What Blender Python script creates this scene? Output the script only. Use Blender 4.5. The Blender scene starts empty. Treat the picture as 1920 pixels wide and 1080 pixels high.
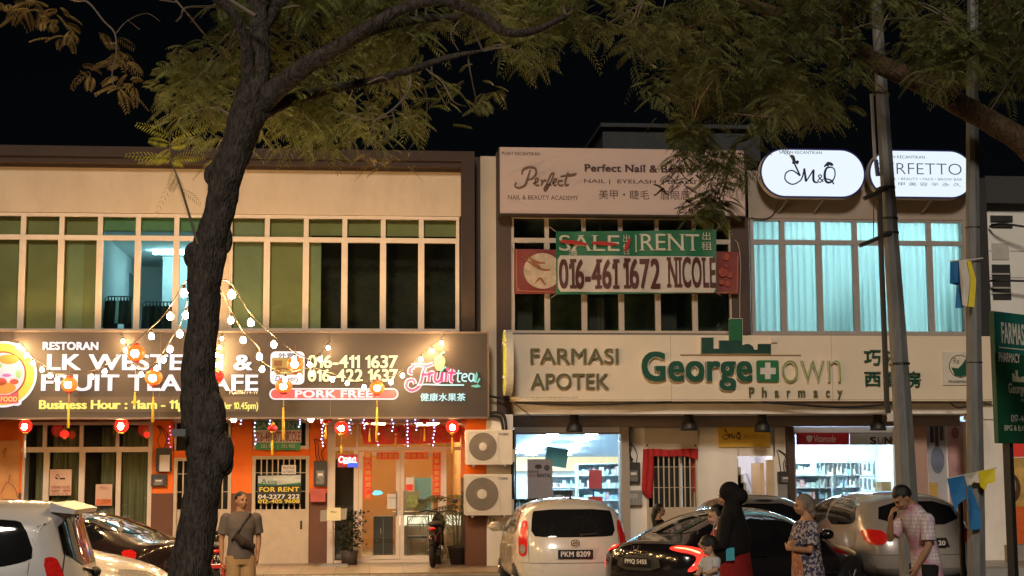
import bpy, bmesh, math, random
import numpy as np
from mathutils import Vector, Matrix
random.seed(7); np.random.seed(7)
SC = bpy.context.scene
COL = SC.collection
rad = math.radians

# ------------------------------------------------------------------ camera
F_PX, CAM = 2900.0, Vector((0.0, -29.0, 1.95))
PITCH, ROLL, YAW = rad(6.75), rad(-0.277), rad(5.24)
def _w(x, y, z):
    cp, sp, cr, sr, cy, sy = (math.cos(PITCH), math.sin(PITCH), math.cos(ROLL), math.sin(ROLL), math.cos(YAW), math.sin(YAW))
    x, y = cr*x - sr*y, sr*x + cr*y
    y, z = cp*y + sp*z, -sp*y + cp*z
    x, z = cy*x + sy*z, -sy*x + cy*z
    return Vector((x, z, y))
cam_d = bpy.data.cameras.new("camera"); cam = bpy.data.objects.new("camera", cam_d); COL.objects.link(cam)
_r, _u, _b = _w(1, 0, 0), _w(0, 1, 0), -_w(0, 0, 1)
cam.matrix_world = Matrix(((_r.x, _u.x, _b.x, CAM.x), (_r.y, _u.y, _b.y, CAM.y), (_r.z, _u.z, _b.z, CAM.z), (0, 0, 0, 1)))
cam_d.sensor_width = 36; cam_d.lens = 36*F_PX/1920; cam_d.clip_start = 0.1; cam_d.clip_end = 600
SC.camera = cam
# ------------------------------------------------------------------ light and exposure
SUN_EL, SUN_AZ = rad(27), rad(190)          # azimuth clockwise from +Y: the lamp light comes from behind the camera
SUN_STRENGTH, SKY_STRENGTH = 1.36, 0.00035
world = bpy.data.worlds.new("World"); SC.world = world; world.use_nodes = True
wn = world.node_tree.nodes; wl = world.node_tree.links
sky = wn.new("ShaderNodeTexSky"); sky.sky_type = 'NISHITA'; sky.sun_disc = False
sky.sun_elevation = SUN_EL; sky.sun_rotation = SUN_AZ
wl.new(sky.outputs[0], wn["Background"].inputs[0]); wn["Background"].inputs[1].default_value = SKY_STRENGTH
sun_d = bpy.data.lights.new("sun", 'SUN'); sun_d.energy = SUN_STRENGTH; sun_d.angle = rad(9); sun_d.color = (1.0, 0.86, 0.71)
sun = bpy.data.objects.new("sun", sun_d); COL.objects.link(sun)
_sd = Vector((math.sin(SUN_AZ)*math.cos(SUN_EL), math.cos(SUN_AZ)*math.cos(SUN_EL), math.sin(SUN_EL)))
sun.rotation_euler = _sd.to_track_quat('Z', 'Y').to_euler()
SC.view_settings.view_transform = 'Standard'; SC.view_settings.look = 'None'
SC.view_settings.exposure = 0.0; SC.view_settings.gamma = 1.0; SC.view_settings.use_curve_mapping = False
SC.cycles.max_bounces = 8; SC.cycles.transparent_max_bounces = 12; SC.cycles.use_denoising = True
SC.cycles.caustics_reflective = False; SC.cycles.caustics_refractive = False
SC.cycles.sample_clamp_indirect = 6.0

# ------------------------------------------------------------------ pixel (1920x1080 photo) -> world point on the plane y = Y
def at(px, py, Y):
    d = _w((px-960)/F_PX, (540-py)/F_PX, 1.0)
    return CAM + d*((Y-CAM.y)/d.y)
def R(x0, y0, x1, y1, Y):
    mx, my = (x0+x1)/2, (y0+y1)/2
    return at(x0, my, Y).x, at(x1, my, Y).x, at(mx, y1, Y).z, at(mx, y0, Y).z
def X_(px, Y, py=700): return at(px, py, Y).x
def Z_(py, Y, px=960): return at(px, py, Y).z
def sc(Y): return (at(961, 700, Y)-at(960, 700, Y)).x      # metres per photo pixel at that plane

# ------------------------------------------------------------------ objects
WORLD_CH = {}
def tag(o, label=None, cat=None, group=None, kind=None):
    if label: o["label"] = label
    if cat: o["category"] = cat
    if group: o["group"] = group
    if kind: o["kind"] = kind
    return o
def thing(name, label, cat, loc=(0, 0, 0), rz=0, group=None, local=False):
    o = bpy.data.objects.new(name, None); COL.objects.link(o)
    o.location = loc; o.rotation_euler = (0, 0, rz); o.empty_display_size = 0.1
    WORLD_CH[o.name] = not local
    return tag(o, label, cat, group)
def link(me, name, mat, parent=None, smooth=False):
    o = bpy.data.objects.new(name, me); COL.objects.link(o)
    if mat is not None:
        for m in (mat if isinstance(mat, (list, tuple)) else [mat]): me.materials.append(m)
    if smooth: me.polygons.foreach_set("use_smooth", [True]*len(me.polygons))
    if parent is not None:
        o.parent = parent
        if parent.parent is None and WORLD_CH.get(parent.name): o.location = -Vector(parent.location)
    return o
def copy_tree(o, parent=None):
    c = o.copy(); COL.objects.link(c)
    if parent is not None: c.parent = parent
    for ch in list(o.children): copy_tree(ch, c)
    return c

class MB:
    def __init__(s): s.v, s.f, s.mi = [], [], []
    def add(s, vs, fs, mi=0):
        n = len(s.v); s.v += [tuple(v) for v in vs]; s.f += [tuple(i+n for i in f) for f in fs]; s.mi += [mi]*len(fs); return s
    def box(s, x0, x1, y0, y1, z0, z1, mi=0):
        if x0 > x1: x0, x1 = x1, x0
        if y0 > y1: y0, y1 = y1, y0
        if z0 > z1: z0, z1 = z1, z0
        return s.add([(x0,y0,z0),(x1,y0,z0),(x1,y1,z0),(x0,y1,z0),(x0,y0,z1),(x1,y0,z1),(x1,y1,z1),(x0,y1,z1)],
              [(0,3,2,1),(4,5,6,7),(0,1,5,4),(1,2,6,5),(2,3,7,6),(3,0,4,7)], mi)
    def pbox(s, x0, y0, x1, y1, Y, dep, mi=0):          # box whose front face covers a photo rectangle on plane Y, dep metres deep
        a, b, c, d = R(x0, y0, x1, y1, Y); return s.box(a, b, Y, Y+dep, c, d, mi)
    def frame(s, x0, x1, z0, z1, y0, y1, t, mi=0):
        s.box(x0, x0+t, y0, y1, z0, z1, mi); s.box(x1-t, x1, y0, y1, z0, z1, mi)
        s.box(x0+t, x1-t, y0, y1, z0, z0+t, mi); s.box(x0+t, x1-t, y0, y1, z1-t, z1, mi); return s
    def prism(s, poly, y0, y1, mi=0):                   # polygon in (x, z), counter-clockwise seen from -y
        n = len(poly); vs = [(p[0], y0, p[1]) for p in poly] + [(p[0], y1, p[1]) for p in poly]
        fs = [tuple(range(n)), tuple(range(2*n-1, n-1, -1))] + [(i, i+n, (i+1) % n+n, (i+1) % n) for i in range(n)]
        return s.add(vs, fs, mi)
    def tube(s, pts, r, n=8, cap=True, mi=0, ell=None):
        pts = [Vector(p) for p in pts]; rs = r if isinstance(r, (list, tuple)) else [r]*len(pts)
        vs, fs = [], []; up = None
        for i, p in enumerate(pts):
            t = (pts[min(i+1, len(pts)-1)]-pts[max(i-1, 0)])
            t = t.normalized() if t.length > 1e-9 else Vector((0, 0, 1))
            if up is None: up = Vector((0, 1, 0)) if abs(t.y) < 0.9 else Vector((1, 0, 0))
            a = t.cross(up)
            if a.length < 1e-4: a = t.cross(Vector((0.3, 0.2, 1)))
            a.normalize(); b = a.cross(t).normalized(); up = b
            for k in range(n):
                q = 2*math.pi*k/n; rr = rs[i]
                vs.append(p + a*(rr*math.cos(q)) + b*(rr*math.sin(q)))
        m = len(pts)
        for i in range(m-1):
            for k in range(n): fs.append((i*n+k, i*n+(k+1) % n, (i+1)*n+(k+1) % n, (i+1)*n+k))
        if cap: fs += [tuple(range(n-1, -1, -1)), tuple(range((m-1)*n, m*n))]
        return s.add(vs, fs, mi)
    def lathe(s, prof, c=(0, 0, 0), n=16, axis='z', mi=0):
        vs, fs = [], []; m = len(prof)
        for r, h in prof:
            for k in range(n):
                q = 2*math.pi*k/n; a, b = r*math.cos(q), r*math.sin(q)
                p = (a, b, h) if axis == 'z' else ((a, h, b) if axis == 'y' else (h, a, b))
                vs.append((p[0]+c[0], p[1]+c[1], p[2]+c[2]))
        for i in range(m-1):
            for k in range(n): fs.append((i*n+k, i*n+(k+1) % n, (i+1)*n+(k+1) % n, (i+1)*n+k))
        fs += [tuple(range(n-1, -1, -1)), tuple(range((m-1)*n, m*n))]
        return s.add(vs, fs, mi)
    def ell(s, c, r, nu=14, nv=9, mi=0, rot=None):
        if not isinstance(r, (list, tuple)): r = (r, r, r)
        vs, fs = [], []
        for j in range(nv+1):
            th = math.pi*j/nv
            for i in range(nu):
                ph = 2*math.pi*i/nu
                v = Vector((r[0]*math.sin(th)*math.cos(ph), r[1]*math.sin(th)*math.sin(ph), r[2]*math.cos(th)))
                if rot is not None: v = rot @ v
                vs.append((v.x+c[0], v.y+c[1], v.z+c[2]))
        for j in range(nv):
            for i in range(nu):
                a, b, c_, d = j*nu+i, j*nu+(i+1) % nu, (j+1)*nu+(i+1) % nu, (j+1)*nu+i
                fs.append((a, d, c_, b))
        return s.add(vs, fs, mi)
    def stroke(s, pts, w, Y, dep=0.004, mi=0):           # flat brush stroke on the plane y=Y; pts in (x, z), w = width or list
        P = cat_rom(pts, 6); n = len(P)
        ws = [w]*n if not isinstance(w, (list, tuple)) else [float(np.interp(i/(n-1), np.linspace(0, 1, len(w)), w)) for i in range(n)]
        L, Rr = [], []
        for i in range(n):
            a, b = P[max(i-1, 0)], P[min(i+1, n-1)]; dx, dz = b[0]-a[0], b[1]-a[1]; l = math.hypot(dx, dz) or 1
            nx, nz = -dz/l*ws[i]/2, dx/l*ws[i]/2
            L.append((P[i][0]+nx, P[i][1]+nz)); Rr.append((P[i][0]-nx, P[i][1]-nz))
        vs = [(p[0], Y, p[1]) for p in L] + [(p[0], Y, p[1]) for p in Rr] + [(p[0], Y+dep, p[1]) for p in L] + [(p[0], Y+dep, p[1]) for p in Rr]
        fs = []
        for i in range(n-1):
            fs += [(n+i, n+i+1, i+1, i), (i, i+1, 2*n+i+1, 2*n+i), (n+i+1, n+i, 3*n+i, 3*n+i+1)]
        fs += [(0, 2*n, 3*n, n), (n-1, 2*n-1, 4*n-1, 3*n-1)]
        return s.add(vs, fs, mi)
    def build(s, name, mat, parent=None, smooth=False):
        me = bpy.data.meshes.new(name); me.from_pydata(s.v, [], s.f)
        o = link(me, name, mat, parent, smooth)
        if any(s.mi): me.polygons.foreach_set("material_index", s.mi)
        me.update(); return o
def cat_rom(P, k=6, closed=False):
    n = len(P); out = []
    if n < 3 and not closed:
        return [tuple(P[0][j]+(P[1][j]-P[0][j])*t/k for j in range(len(P[0]))) for t in range(k+1)]
    for i in range(n if closed else n-1):
        p0, p1, p2, p3 = ((P[(i-1) % n], P[i], P[(i+1) % n], P[(i+2) % n]) if closed else (P[max(i-1, 0)], P[i], P[i+1], P[min(i+2, n-1)]))
        for q in range(k):
            t = q/k
            out.append(tuple(0.5*(2*b+(c-a)*t+(2*a-5*b+4*c-d)*t*t+(3*b-a-3*c+d)*t**3) for a, b, c, d in zip(p0, p1, p2, p3)))
    if not closed: out.append(tuple(P[-1]))
    return out
def chaikin(P, it=2, closed=True):
    for _ in range(it):
        Q = []
        n = len(P)
        for i in range(n if closed else n-1):
            a, b = P[i], P[(i+1) % n]
            Q += [tuple(.75*u+.25*v for u, v in zip(a, b)), tuple(.25*u+.75*v for u, v in zip(a, b))]
        P = Q
    return P
def rrect(x0, x1, z0, z1, r, k=5):
    P = []
    for cx, cz, a0 in ((x0+r, z0+r, 180), (x1-r, z0+r, 270), (x1-r, z1-r, 0), (x0+r, z1-r, 90)):
        for i in range(k+1):
            a = rad(a0+90*i/k); P.append((cx+r*math.cos(a), cz+r*math.sin(a)))
    return P
def prrect(x0, y0, x1, y1, r, Y, k=5):
    a, b, c, d = R(x0, y0, x1, y1, Y); return rrect(a, b, c, d, r*sc(Y), k)
def ppoly(P, Y): return [(at(x, y, Y).x, at(x, y, Y).z) for x, y in P]
def disc(cx, cz, r, n=28, rz=None):
    return [(cx+r*math.cos(2*math.pi*i/n), cz+(rz or r)*math.sin(2*math.pi*i/n)) for i in range(n)]

# ------------------------------------------------------------------ materials
MATS = {}
def pbr(name, col, rough=0.6, metal=0.0, var=0.10, vs=5.0, bump=0.0, bs=40.0, coat=0.0, emis=0.0, ecol=None, spec=0.5, stretch=None, var2=0.0, alpha=None, sss=0):
    if name in MATS: return MATS[name]
    m = bpy.data.materials.new(name); m.use_nodes = True; nt = m.node_tree; N, L = nt.nodes, nt.links
    b = N["Principled BSDF"]
    b.inputs["Roughness"].default_value = rough; b.inputs["Metallic"].default_value = metal
    b.inputs["Coat Weight"].default_value = coat; b.inputs["Coat Roughness"].default_value = 0.05
    b.inputs["Specular IOR Level"].default_value = spec
    tc = N.new("ShaderNodeTexCoord"); src = tc.outputs["Object"]
    if stretch:
        mp = N.new("ShaderNodeMapping"); mp.inputs["Scale"].default_value = stretch; L.new(src, mp.inputs[0]); src = mp.outputs[0]
    if var > 0:
        nz = N.new("ShaderNodeTexNoise"); nz.inputs["Scale"].default_value = vs; nz.inputs["Detail"].default_value = 6; nz.inputs["Roughness"].default_value = 0.62
        L.new(src, nz.inputs["Vector"])
        rp = N.new("ShaderNodeValToRGB"); e = rp.color_ramp.elements
        e[0].position, e[1].position = 0.3, 0.72
        e[0].color = (*[max(0, c*(1-var)) for c in col], 1); e[1].color = (*[min(1, c*(1+var)) for c in col], 1)
        L.new(nz.outputs["Fac"], rp.inputs[0]); col_out = rp.outputs[0]
        if name.endswith("render"):                     # rain streaks and patches on rendered walls
            mp2 = N.new("ShaderNodeMapping"); mp2.inputs["Scale"].default_value = (1.2, 1.2, .35); L.new(tc.outputs["Object"], mp2.inputs[0])
            n3 = N.new("ShaderNodeTexNoise"); n3.inputs["Scale"].default_value = 1.6; n3.inputs["Detail"].default_value = 8; n3.inputs["Roughness"].default_value = .7; L.new(mp2.outputs[0], n3.inputs["Vector"])
            r3 = N.new("ShaderNodeValToRGB"); r3.color_ramp.elements[0].position = .30; r3.color_ramp.elements[1].position = .56; r3.color_ramp.elements[0].color = (.88, .86, .83, 1); r3.color_ramp.elements[1].color = (1, 1, 1, 1); L.new(n3.outputs["Fac"], r3.inputs[0])
            mm = N.new("ShaderNodeMix"); mm.data_type = 'RGBA'; mm.blend_type = 'MULTIPLY'; mm.inputs[0].default_value = 1; L.new(col_out, mm.inputs[6]); L.new(r3.outputs[0], mm.inputs[7]); col_out = mm.outputs[2]
        L.new(col_out, b.inputs["Base Color"])
        mr = N.new("ShaderNodeMapRange"); mr.inputs["To Min"].default_value = max(0.02, rough-0.08); mr.inputs["To Max"].default_value = min(1, rough+0.08)
        L.new(nz.outputs["Fac"], mr.inputs["Value"]); L.new(mr.outputs[0], b.inputs["Roughness"])
    else: b.inputs["Base Color"].default_value = (*col, 1)
    if bump > 0:
        n2 = N.new("ShaderNodeTexNoise"); n2.inputs["Scale"].default_value = bs; n2.inputs["Detail"].default_value = 5; L.new(src, n2.inputs["Vector"])
        bp = N.new("ShaderNodeBump"); bp.inputs["Strength"].default_value = bump; bp.inputs["Distance"].default_value = 0.02
        L.new(n2.outputs["Fac"], bp.inputs["Height"]); L.new(bp.outputs[0], b.inputs["Normal"])
    if emis > 0:
        b.inputs["Emission Color"].default_value = (*(ecol or col), 1); b.inputs["Emission Strength"].default_value = emis
    MATS[name] = m; return m
def glow(name, col, strength):
    return pbr(name, tuple(.22*min(1, c) for c in col), 0.4, var=0, emis=strength, ecol=col)
def glass(name, tint=(1, 1, 1), gloss=0.10, rough=0.02):
    if name in MATS: return MATS[name]
    m = bpy.data.materials.new(name); m.use_nodes = True; nt = m.node_tree; N, L = nt.nodes, nt.links
    N.remove(N["Principled BSDF"]); out = N["Material Output"]
    t = N.new("ShaderNodeBsdfTransparent"); t.inputs[0].default_value = (*tint, 1)
    g = N.new("ShaderNodeBsdfGlossy"); g.inputs["Roughness"].default_value = rough
    lw = N.new("ShaderNodeFresnel"); lw.inputs["IOR"].default_value = 1.5
    mt = N.new("ShaderNodeMath"); mt.operation = 'MULTIPLY_ADD'; mt.inputs[1].default_value = 1.0; mt.inputs[2].default_value = gloss-0.04; mt.use_clamp = True
    L.new(lw.outputs[0], mt.inputs[0])
    mx = N.new("ShaderNodeMixShader"); L.new(mt.outputs[0], mx.inputs[0]); L.new(t.outputs[0], mx.inputs[1]); L.new(g.outputs[0], mx.inputs[2]); L.new(mx.outputs[0], out.inputs[0])
    MATS[name] = m; return m
def leafmat(name, c1, c2, trans=0.35, rough=0.55):
    m = bpy.data.materials.new(name); m.use_nodes = True; nt = m.node_tree; N, L = nt.nodes, nt.links
    b = N["Principled BSDF"]; out = N["Material Output"]
    g = N.new("ShaderNodeNewGeometry"); tc = N.new("ShaderNodeTexCoord")
    nz = N.new("ShaderNodeTexNoise"); nz.inputs["Scale"].default_value = 1.1; nz.inputs["Detail"].default_value = 3; L.new(tc.outputs["Object"], nz.inputs["Vector"])
    ad = N.new("ShaderNodeMath"); ad.operation = 'MULTIPLY_ADD'; ad.inputs[1].default_value = 0.35; L.new(g.outputs["Random Per Island"], ad.inputs[0])
    m2 = N.new("ShaderNodeMapRange"); m2.inputs["From Min"].default_value = .35; m2.inputs["From Max"].default_value = .68; m2.inputs["To Max"].default_value = .75
    L.new(nz.outputs["Fac"], m2.inputs["Value"]); L.new(m2.outputs[0], ad.inputs[2])
    rp = N.new("ShaderNodeValToRGB"); e = rp.color_ramp.elements; e[0].color = (*c1, 1); e[1].color = (*c2, 1); L.new(ad.outputs[0], rp.inputs[0])
    L.new(rp.outputs[0], b.inputs["Base Color"]); b.inputs["Roughness"].default_value = rough
    tr = N.new("ShaderNodeBsdfTranslucent"); L.new(rp.outputs[0], tr.inputs[0])
    mx = N.new("ShaderNodeMixShader"); mx.inputs[0].default_value = trans
    L.new(b.outputs[0], mx.inputs[1]); L.new(tr.outputs[0], mx.inputs[2]); L.new(mx.outputs[0], out.inputs[0])
    MATS[name] = m; return m
def cloth(name, col, trans=0.5):
    m = bpy.data.materials.new(name); m.use_nodes = True; nt = m.node_tree; N, L = nt.nodes, nt.links
    b = N["Principled BSDF"]; out = N["Material Output"]; b.inputs["Base Color"].default_value = (*col, 1); b.inputs["Roughness"].default_value = .9
    tr = N.new("ShaderNodeBsdfTranslucent"); tr.inputs[0].default_value = (*col, 1)
    mx = N.new("ShaderNodeMixShader"); mx.inputs[0].default_value = trans
    L.new(b.outputs[0], mx.inputs[1]); L.new(tr.outputs[0], mx.inputs[2]); L.new(mx.outputs[0], out.inputs[0])
    return m

# ------------------------------------------------------------------ lettering
def _glyphs(s, bold=0.0, shear=0.0, spacing=1.0, ext=0.0):
    cu = bpy.data.curves.new("t", 'FONT'); cu.body = s; cu.size = 1; cu.resolution_u = 4
    cu.offset = min(bold, 0.0)
    cu.shear = shear; cu.space_character = spacing; cu.extrude = ext; cu.fill_mode = 'BOTH' if ext else 'FRONT'
    o = bpy.data.objects.new("t", cu); COL.objects.link(o)
    me = bpy.data.meshes.new_from_object(o)
    V = np.array([v.co[:] for v in me.vertices]) if len(me.vertices) else np.zeros((0, 3))
    Fc = [tuple(p.vertices) for p in me.polygons]
    bpy.data.objects.remove(o); bpy.data.curves.remove(cu); bpy.data.meshes.remove(me)
    return V, Fc
def _serifs(V, Fc, ser):
    cnt = {}
    for f in Fc:
        for i in range(len(f)):
            e = (f[i], f[(i+1) % len(f)]); k = (min(e), max(e)); cnt[k] = cnt.get(k, 0)+1
    rowz = {round(float(z), 3) for z in V[:, 1]}; lo, hi = V[:, 1].min(), V[:, 1].max()
    cap = hi-lo; vs, fs = [], []
    for (a, b), c in cnt.items():
        if c != 1: continue
        p, q = V[a], V[b]
        if abs(p[1]-q[1]) > 1e-3: continue
        l = abs(p[0]-q[0])
        if not (0.05*cap < l < 0.34*cap): continue
        if abs(p[1]-lo) < .03*cap: z0, z1 = p[1], p[1]+ser*.5
        elif abs(p[1]-hi) < .03*cap: z0, z1 = p[1]-ser*.5, p[1]
        else: continue
        x0, x1 = min(p[0], q[0])-ser, max(p[0], q[0])+ser; n = len(vs)
        vs += [(x0, z0, .002), (x1, z0, .002), (x1, z1, .002), (x0, z1, .002)]; fs.append((n, n+1, n+2, n+3))
    return vs, fs
GC = {}
def _layout(s, bold, shear, spacing):
    """strings with the figure 1 are set letter by letter so that 1 gets its flag"""
    if "1" not in s: return _glyphs(s, bold, shear, spacing)
    def g(c):
        if c not in GC: GC[c] = _glyphs(c)
        return GC[c]
    Vs, Fs, x, n = [], [], 0.0, 0; H = g("0")[0][:, 1].max()
    for c in s:
        if c == " ": x += .26; continue
        if c == "1": V, F = np.array([(.13, 0, 0), (.22, 0, 0), (.22, H, 0), (.15, H, 0), (.13, H-.06, 0), (.0, H-.14, 0), (.0, H-.23, 0), (.13, H-.15, 0)]), [(0, 1, 2, 3, 4), (4, 5, 6, 7)]
        else: V, F = g(c)
        V = V.copy(); w0, w1 = V[:, 0].min(), V[:, 0].max(); V[:, 0] += x-w0+shear*V[:, 1]; x += (w1-w0)+.085*spacing
        Vs.append(V); Fs += [tuple(i+n for i in f) for f in F]; n += len(V)
    return np.vstack(Vs), Fs
def text(s, box, Y, mat, parent, bold=0.0, ext=0.0, shear=0.0, spacing=1.0, serif=0.0, name="lettering", local=None, keepw=False, bend=None):
    """box: photo rectangle (x0,y0,x1,y1) on plane Y; local=(x0,x1,z0,z1) gives metres instead"""
    V, Fc = _layout(s, bold, shear, spacing*(1+max(0, bold)*1.6))
    if len(V) == 0: return None
    if serif:
        vs, fs = _serifs(V, Fc, serif); n = len(V)
        if vs: V = np.vstack([V, np.array(vs)]); Fc = Fc + [tuple(i+n for i in f) for f in fs]
    if bold > 0:                                     # heavier strokes: the glyph repeated with small shifts
        q = bold*.95; Vs, Fs = [V], list(Fc); n = len(V)
        for i, (dx, dy) in enumerate(((q, q*.55), (-q, q*.55), (q, -q*.55), (-q, -q*.55), (q, 0), (-q, 0))):
            Vs.append(V+np.array([dx, dy, .0004*(i+1)])); Fs += [tuple(k+n*(i+1) for k in f) for f in Fc]
        V, Fc = np.vstack(Vs), Fs
    x0, x1, z0, z1 = local if local else R(*box, Y)
    lo, hi = V[:, :2].min(0), V[:, :2].max(0)
    k = (z1-z0)/max(hi[1]-lo[1], 1e-6); kx = k if keepw else (x1-x0)/max(hi[0]-lo[0], 1e-6)
    X = x0+(V[:, 0]-lo[0])*kx; Z = z0+(V[:, 1]-lo[1])*k; Yy = np.full(len(V), Y)-V[:, 2]*.5
    if bend: Yy = Yy+np.array([bend(x, z) for x, z in zip(X, Z)])
    vs = [tuple(p) for p in np.stack([X, Yy, Z], 1)]; fs = [f for f in Fc]
    if ext > 0:
        n = len(vs); cnt = {}
        for f in Fc:
            for i in range(len(f)):
                e = (f[i], f[(i+1) % len(f)]); cnt[e] = 1
        vs += [(p[0], p[1]+ext, p[2]) for p in vs]
        for (a, b) in cnt:
            if (b, a) not in cnt: fs.append((b, a, a+n, b+n))
    me = bpy.data.meshes.new(name); me.from_pydata(vs, [], fs); me.update()
    return link(me, name, mat, parent)
# ================================================================== MATERIALS
WALLCREAM = pbr("cream_render", (.67, .54, .40), .85, var=.06, vs=1.3, bump=.15, bs=60)
FASCIA = pbr("brown_fascia", (.048, .030, .024), .8, var=.18, vs=2)
BROWNPIER = pbr("dark_brown_render", (.085, .056, .046), .85, var=.12, vs=2)
GREIGE = pbr("greige_render", (.40, .33, .27), .85, var=.07, vs=2, bump=.1, bs=60)
WHITEWALL = pbr("white_render", (.90, .83, .74), .85, var=.08, vs=1.6, bump=.15, bs=70)
ORANGE = pbr("orange_paint", (.95, .18, .008), .7, var=.08, vs=2.5)
DADO = pbr("brown_dado_paint", (.15, .062, .033), .7, var=.12, vs=3)
CEIL = pbr("soffit_paint", (.50, .43, .36), .9, var=.1)
ALU = pbr("white_aluminium", (.72, .60, .48), .45, var=.05, vs=8)
ALUD = pbr("grey_aluminium", (.36, .33, .31), .45, var=.08, vs=8)
WHITEMETAL = pbr("white_painted_steel", (.56, .45, .32), .5, var=.08, vs=6)
BLACKM = pbr("black_plastic", (.02, .02, .02), .5, var=.2)
DARKM = pbr("dark_steel", (.05, .05, .05), .5, .6, var=.2)
GREYM = pbr("grey_steel", (.30, .30, .29), .5, .3, var=.15)
CABLE = pbr("black_cable", (.018, .016, .015), .6, var=.2)
PANEWIN = glass("window_glass", (.92, .96, .92), .10)
PANETEAL = glass("teal_window_glass", (.70, .945, .965), .05)
PANEBLACK = glass("smoked_glass", (.35, .38, .36), .10)
OLIVE = pbr("olive_pane_tone", (.42, .40, .17), .85, var=.16, vs=1.6)  # painted pane tone, standing in for light through film glass
GREENB = pbr("green_pane_tone", (.46, .50, .28), .85, var=.2, vs=1.6)
DARKROOM = pbr("dark_backing_paint", (.030, .030, .024), .9, var=.3, vs=2)  # near-black colour standing in for the dark of unlit rooms
ROOMWHITE = pbr("room_white_paint", (.70, .72, .72), .9, var=.04)
PAPER = pbr("white_paper", (.72, .66, .60), .8, var=.05, vs=9)
RED = pbr("red_print", (.88, .055, .028), .6, var=.12, vs=6)
BLACKINK = pbr("black_ink", (.03, .022, .02), .6, var=0)
GOLD = pbr("gold_print", (.75, .45, .06), .5, var=.1)
TEXTWHITE = pbr("white_print", (.78, .74, .66), .6, var=0)
YELLOWP = pbr("yellow_print", (.80, .62, .05), .6, var=.05)
GREENP = pbr("green_print", (.012, .15, .055), .6, var=.12, vs=4)
WOODC = pbr("carton_brown", (.30, .17, .08), .8, var=.1)
TILE = None

def tile_mat(name, c1, c2, grout, size):
    m = bpy.data.materials.new(name); m.use_nodes = True; nt = m.node_tree; N, L = nt.nodes, nt.links; b = N["Principled BSDF"]
    tc = N.new("ShaderNodeTexCoord"); br = N.new("ShaderNodeTexBrick"); br.offset = 0; br.inputs["Scale"].default_value = 1/size
    br.inputs["Brick Width"].default_value = 1; br.inputs["Row Height"].default_value = 1; br.inputs["Mortar Size"].default_value = .012
    br.inputs["Color1"].default_value = (*c1, 1); br.inputs["Color2"].default_value = (*c2, 1); br.inputs["Mortar"].default_value = (*grout, 1)
    L.new(tc.outputs["Object"], br.inputs["Vector"])
    nz = N.new("ShaderNodeTexNoise"); nz.inputs["Scale"].default_value = 2.5; nz.inputs["Detail"].default_value = 6
    mx = N.new("ShaderNodeMix"); mx.data_type = 'RGBA'; mx.blend_type = 'MULTIPLY'; mx.inputs[0].default_value = .55
    L.new(tc.outputs["Object"], nz.inputs["Vector"]); L.new(br.outputs["Color"], mx.inputs[6]); L.new(nz.outputs["Color"], mx.inputs[7]); L.new(mx.outputs[2], b.inputs["Base Color"])
    b.inputs["Roughness"].default_value = .4
    return m
# ================================================================== GROUND
WALK_Z = 0.22
ASPH = pbr("asphalt", (.050, .048, .046), .85, var=.35, vs=1.2, bump=.5, bs=120)
g = MB(); g.box(-120, 120, -60, 120, -0.5, 0.0); tag(g.build("ground", ASPH), kind="structure")
TILE = tile_mat("walkway_tile", (.46, .36, .26), (.40, .31, .22), (.16, .12, .09), .6)
g = MB(); g.box(-14, 14.2, -1.9, 1.19, .002, WALK_Z); tag(g.build("walkway", TILE), kind="structure")
KERB = pbr("kerb_concrete", (.36, .34, .31), .9, var=.2, vs=3, bump=.3)
g = MB(); g.box(-14, 14.2, -2.05, -1.902, .002, WALK_Z-.03); tag(g.build("kerb", KERB), kind="structure")
LINE = pbr("white_road_paint", (.60, .58, .52), .8, var=.25, vs=5)
g = MB()
for k in range(-4, 7): g.box(k*2.6-.05, k*2.6+.05, -7.2, -2.3, .004, .008)
tag(g.build("road_marking", LINE), kind="structure")
g = MB(); g.box(-14, 16, -18.5, -11.8, .002, .12); tag(g.build("verge", pbr("paving_strip", (.13, .12, .10), .9, var=.3, vs=2, bump=.4)), kind="structure")

# ================================================================== SHOPHOUSES
def window_strip(parent, edges, yref, ytop, ytr, ybot, Y, bar=9, mat=ALU, panemat=PANEWIN, dep=.09, trw=9, lit=()):
    xs = [X_(e, Y, yref) for e in edges]; pm = sum(edges)/len(edges); k = sc(Y)
    zt, zr, zb = Z_(ytop, Y, pm), Z_(ytr, Y, pm), Z_(ybot, Y, pm); h = bar*k/2; t = trw*k/2
    f = MB()
    f.box(xs[0], xs[-1], Y-.012, Y+dep, zt-.06, zt); f.box(xs[0], xs[-1], Y-.012, Y+dep, zb, zb+.05)
    f.box(xs[0], xs[-1], Y-.010, Y+dep, zr-t, zr+t)
    for i, x in enumerate(xs):
        a, b = (x, x+h*1.3) if i == 0 else ((x-h*1.3, x) if i == len(xs)-1 else (x-h, x+h))
        f.box(a, b, Y, Y+dep, zr+t, zt-.06); f.box(a-.012*(i > 0), b+.012*(i < len(xs)-1), Y, Y+dep, zb+.05, zr-t)
        if 0 < i < len(xs)-1: f.box(x-.008, x+.008, Y-.008, Y, zb+.05, zr-t)
    w = f.build("window", mat, parent)
    p, p2 = MB(), MB()
    for i in range(len(xs)-1):
        if i in lit: p2.box(xs[i]+h, xs[i+1]-h, Y+.045, Y+.050, zr+t, zt-.06); p2.box(xs[i]+h, xs[i+1]-h, Y+.045, Y+.050, zb+.05, zr-t); continue
        p.box(xs[i]+h, xs[i+1]-h, Y+.045, Y+.050, zr+t, zt-.06); p.box(xs[i]+h, xs[i+1]-h, Y+.045, Y+.050, zb+.05, zr-t)
    p.build("pane", panemat, w)
    if lit: p2.build("pane", PANETEAL, w)
    return w, xs, zt, zr, zb, h
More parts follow.
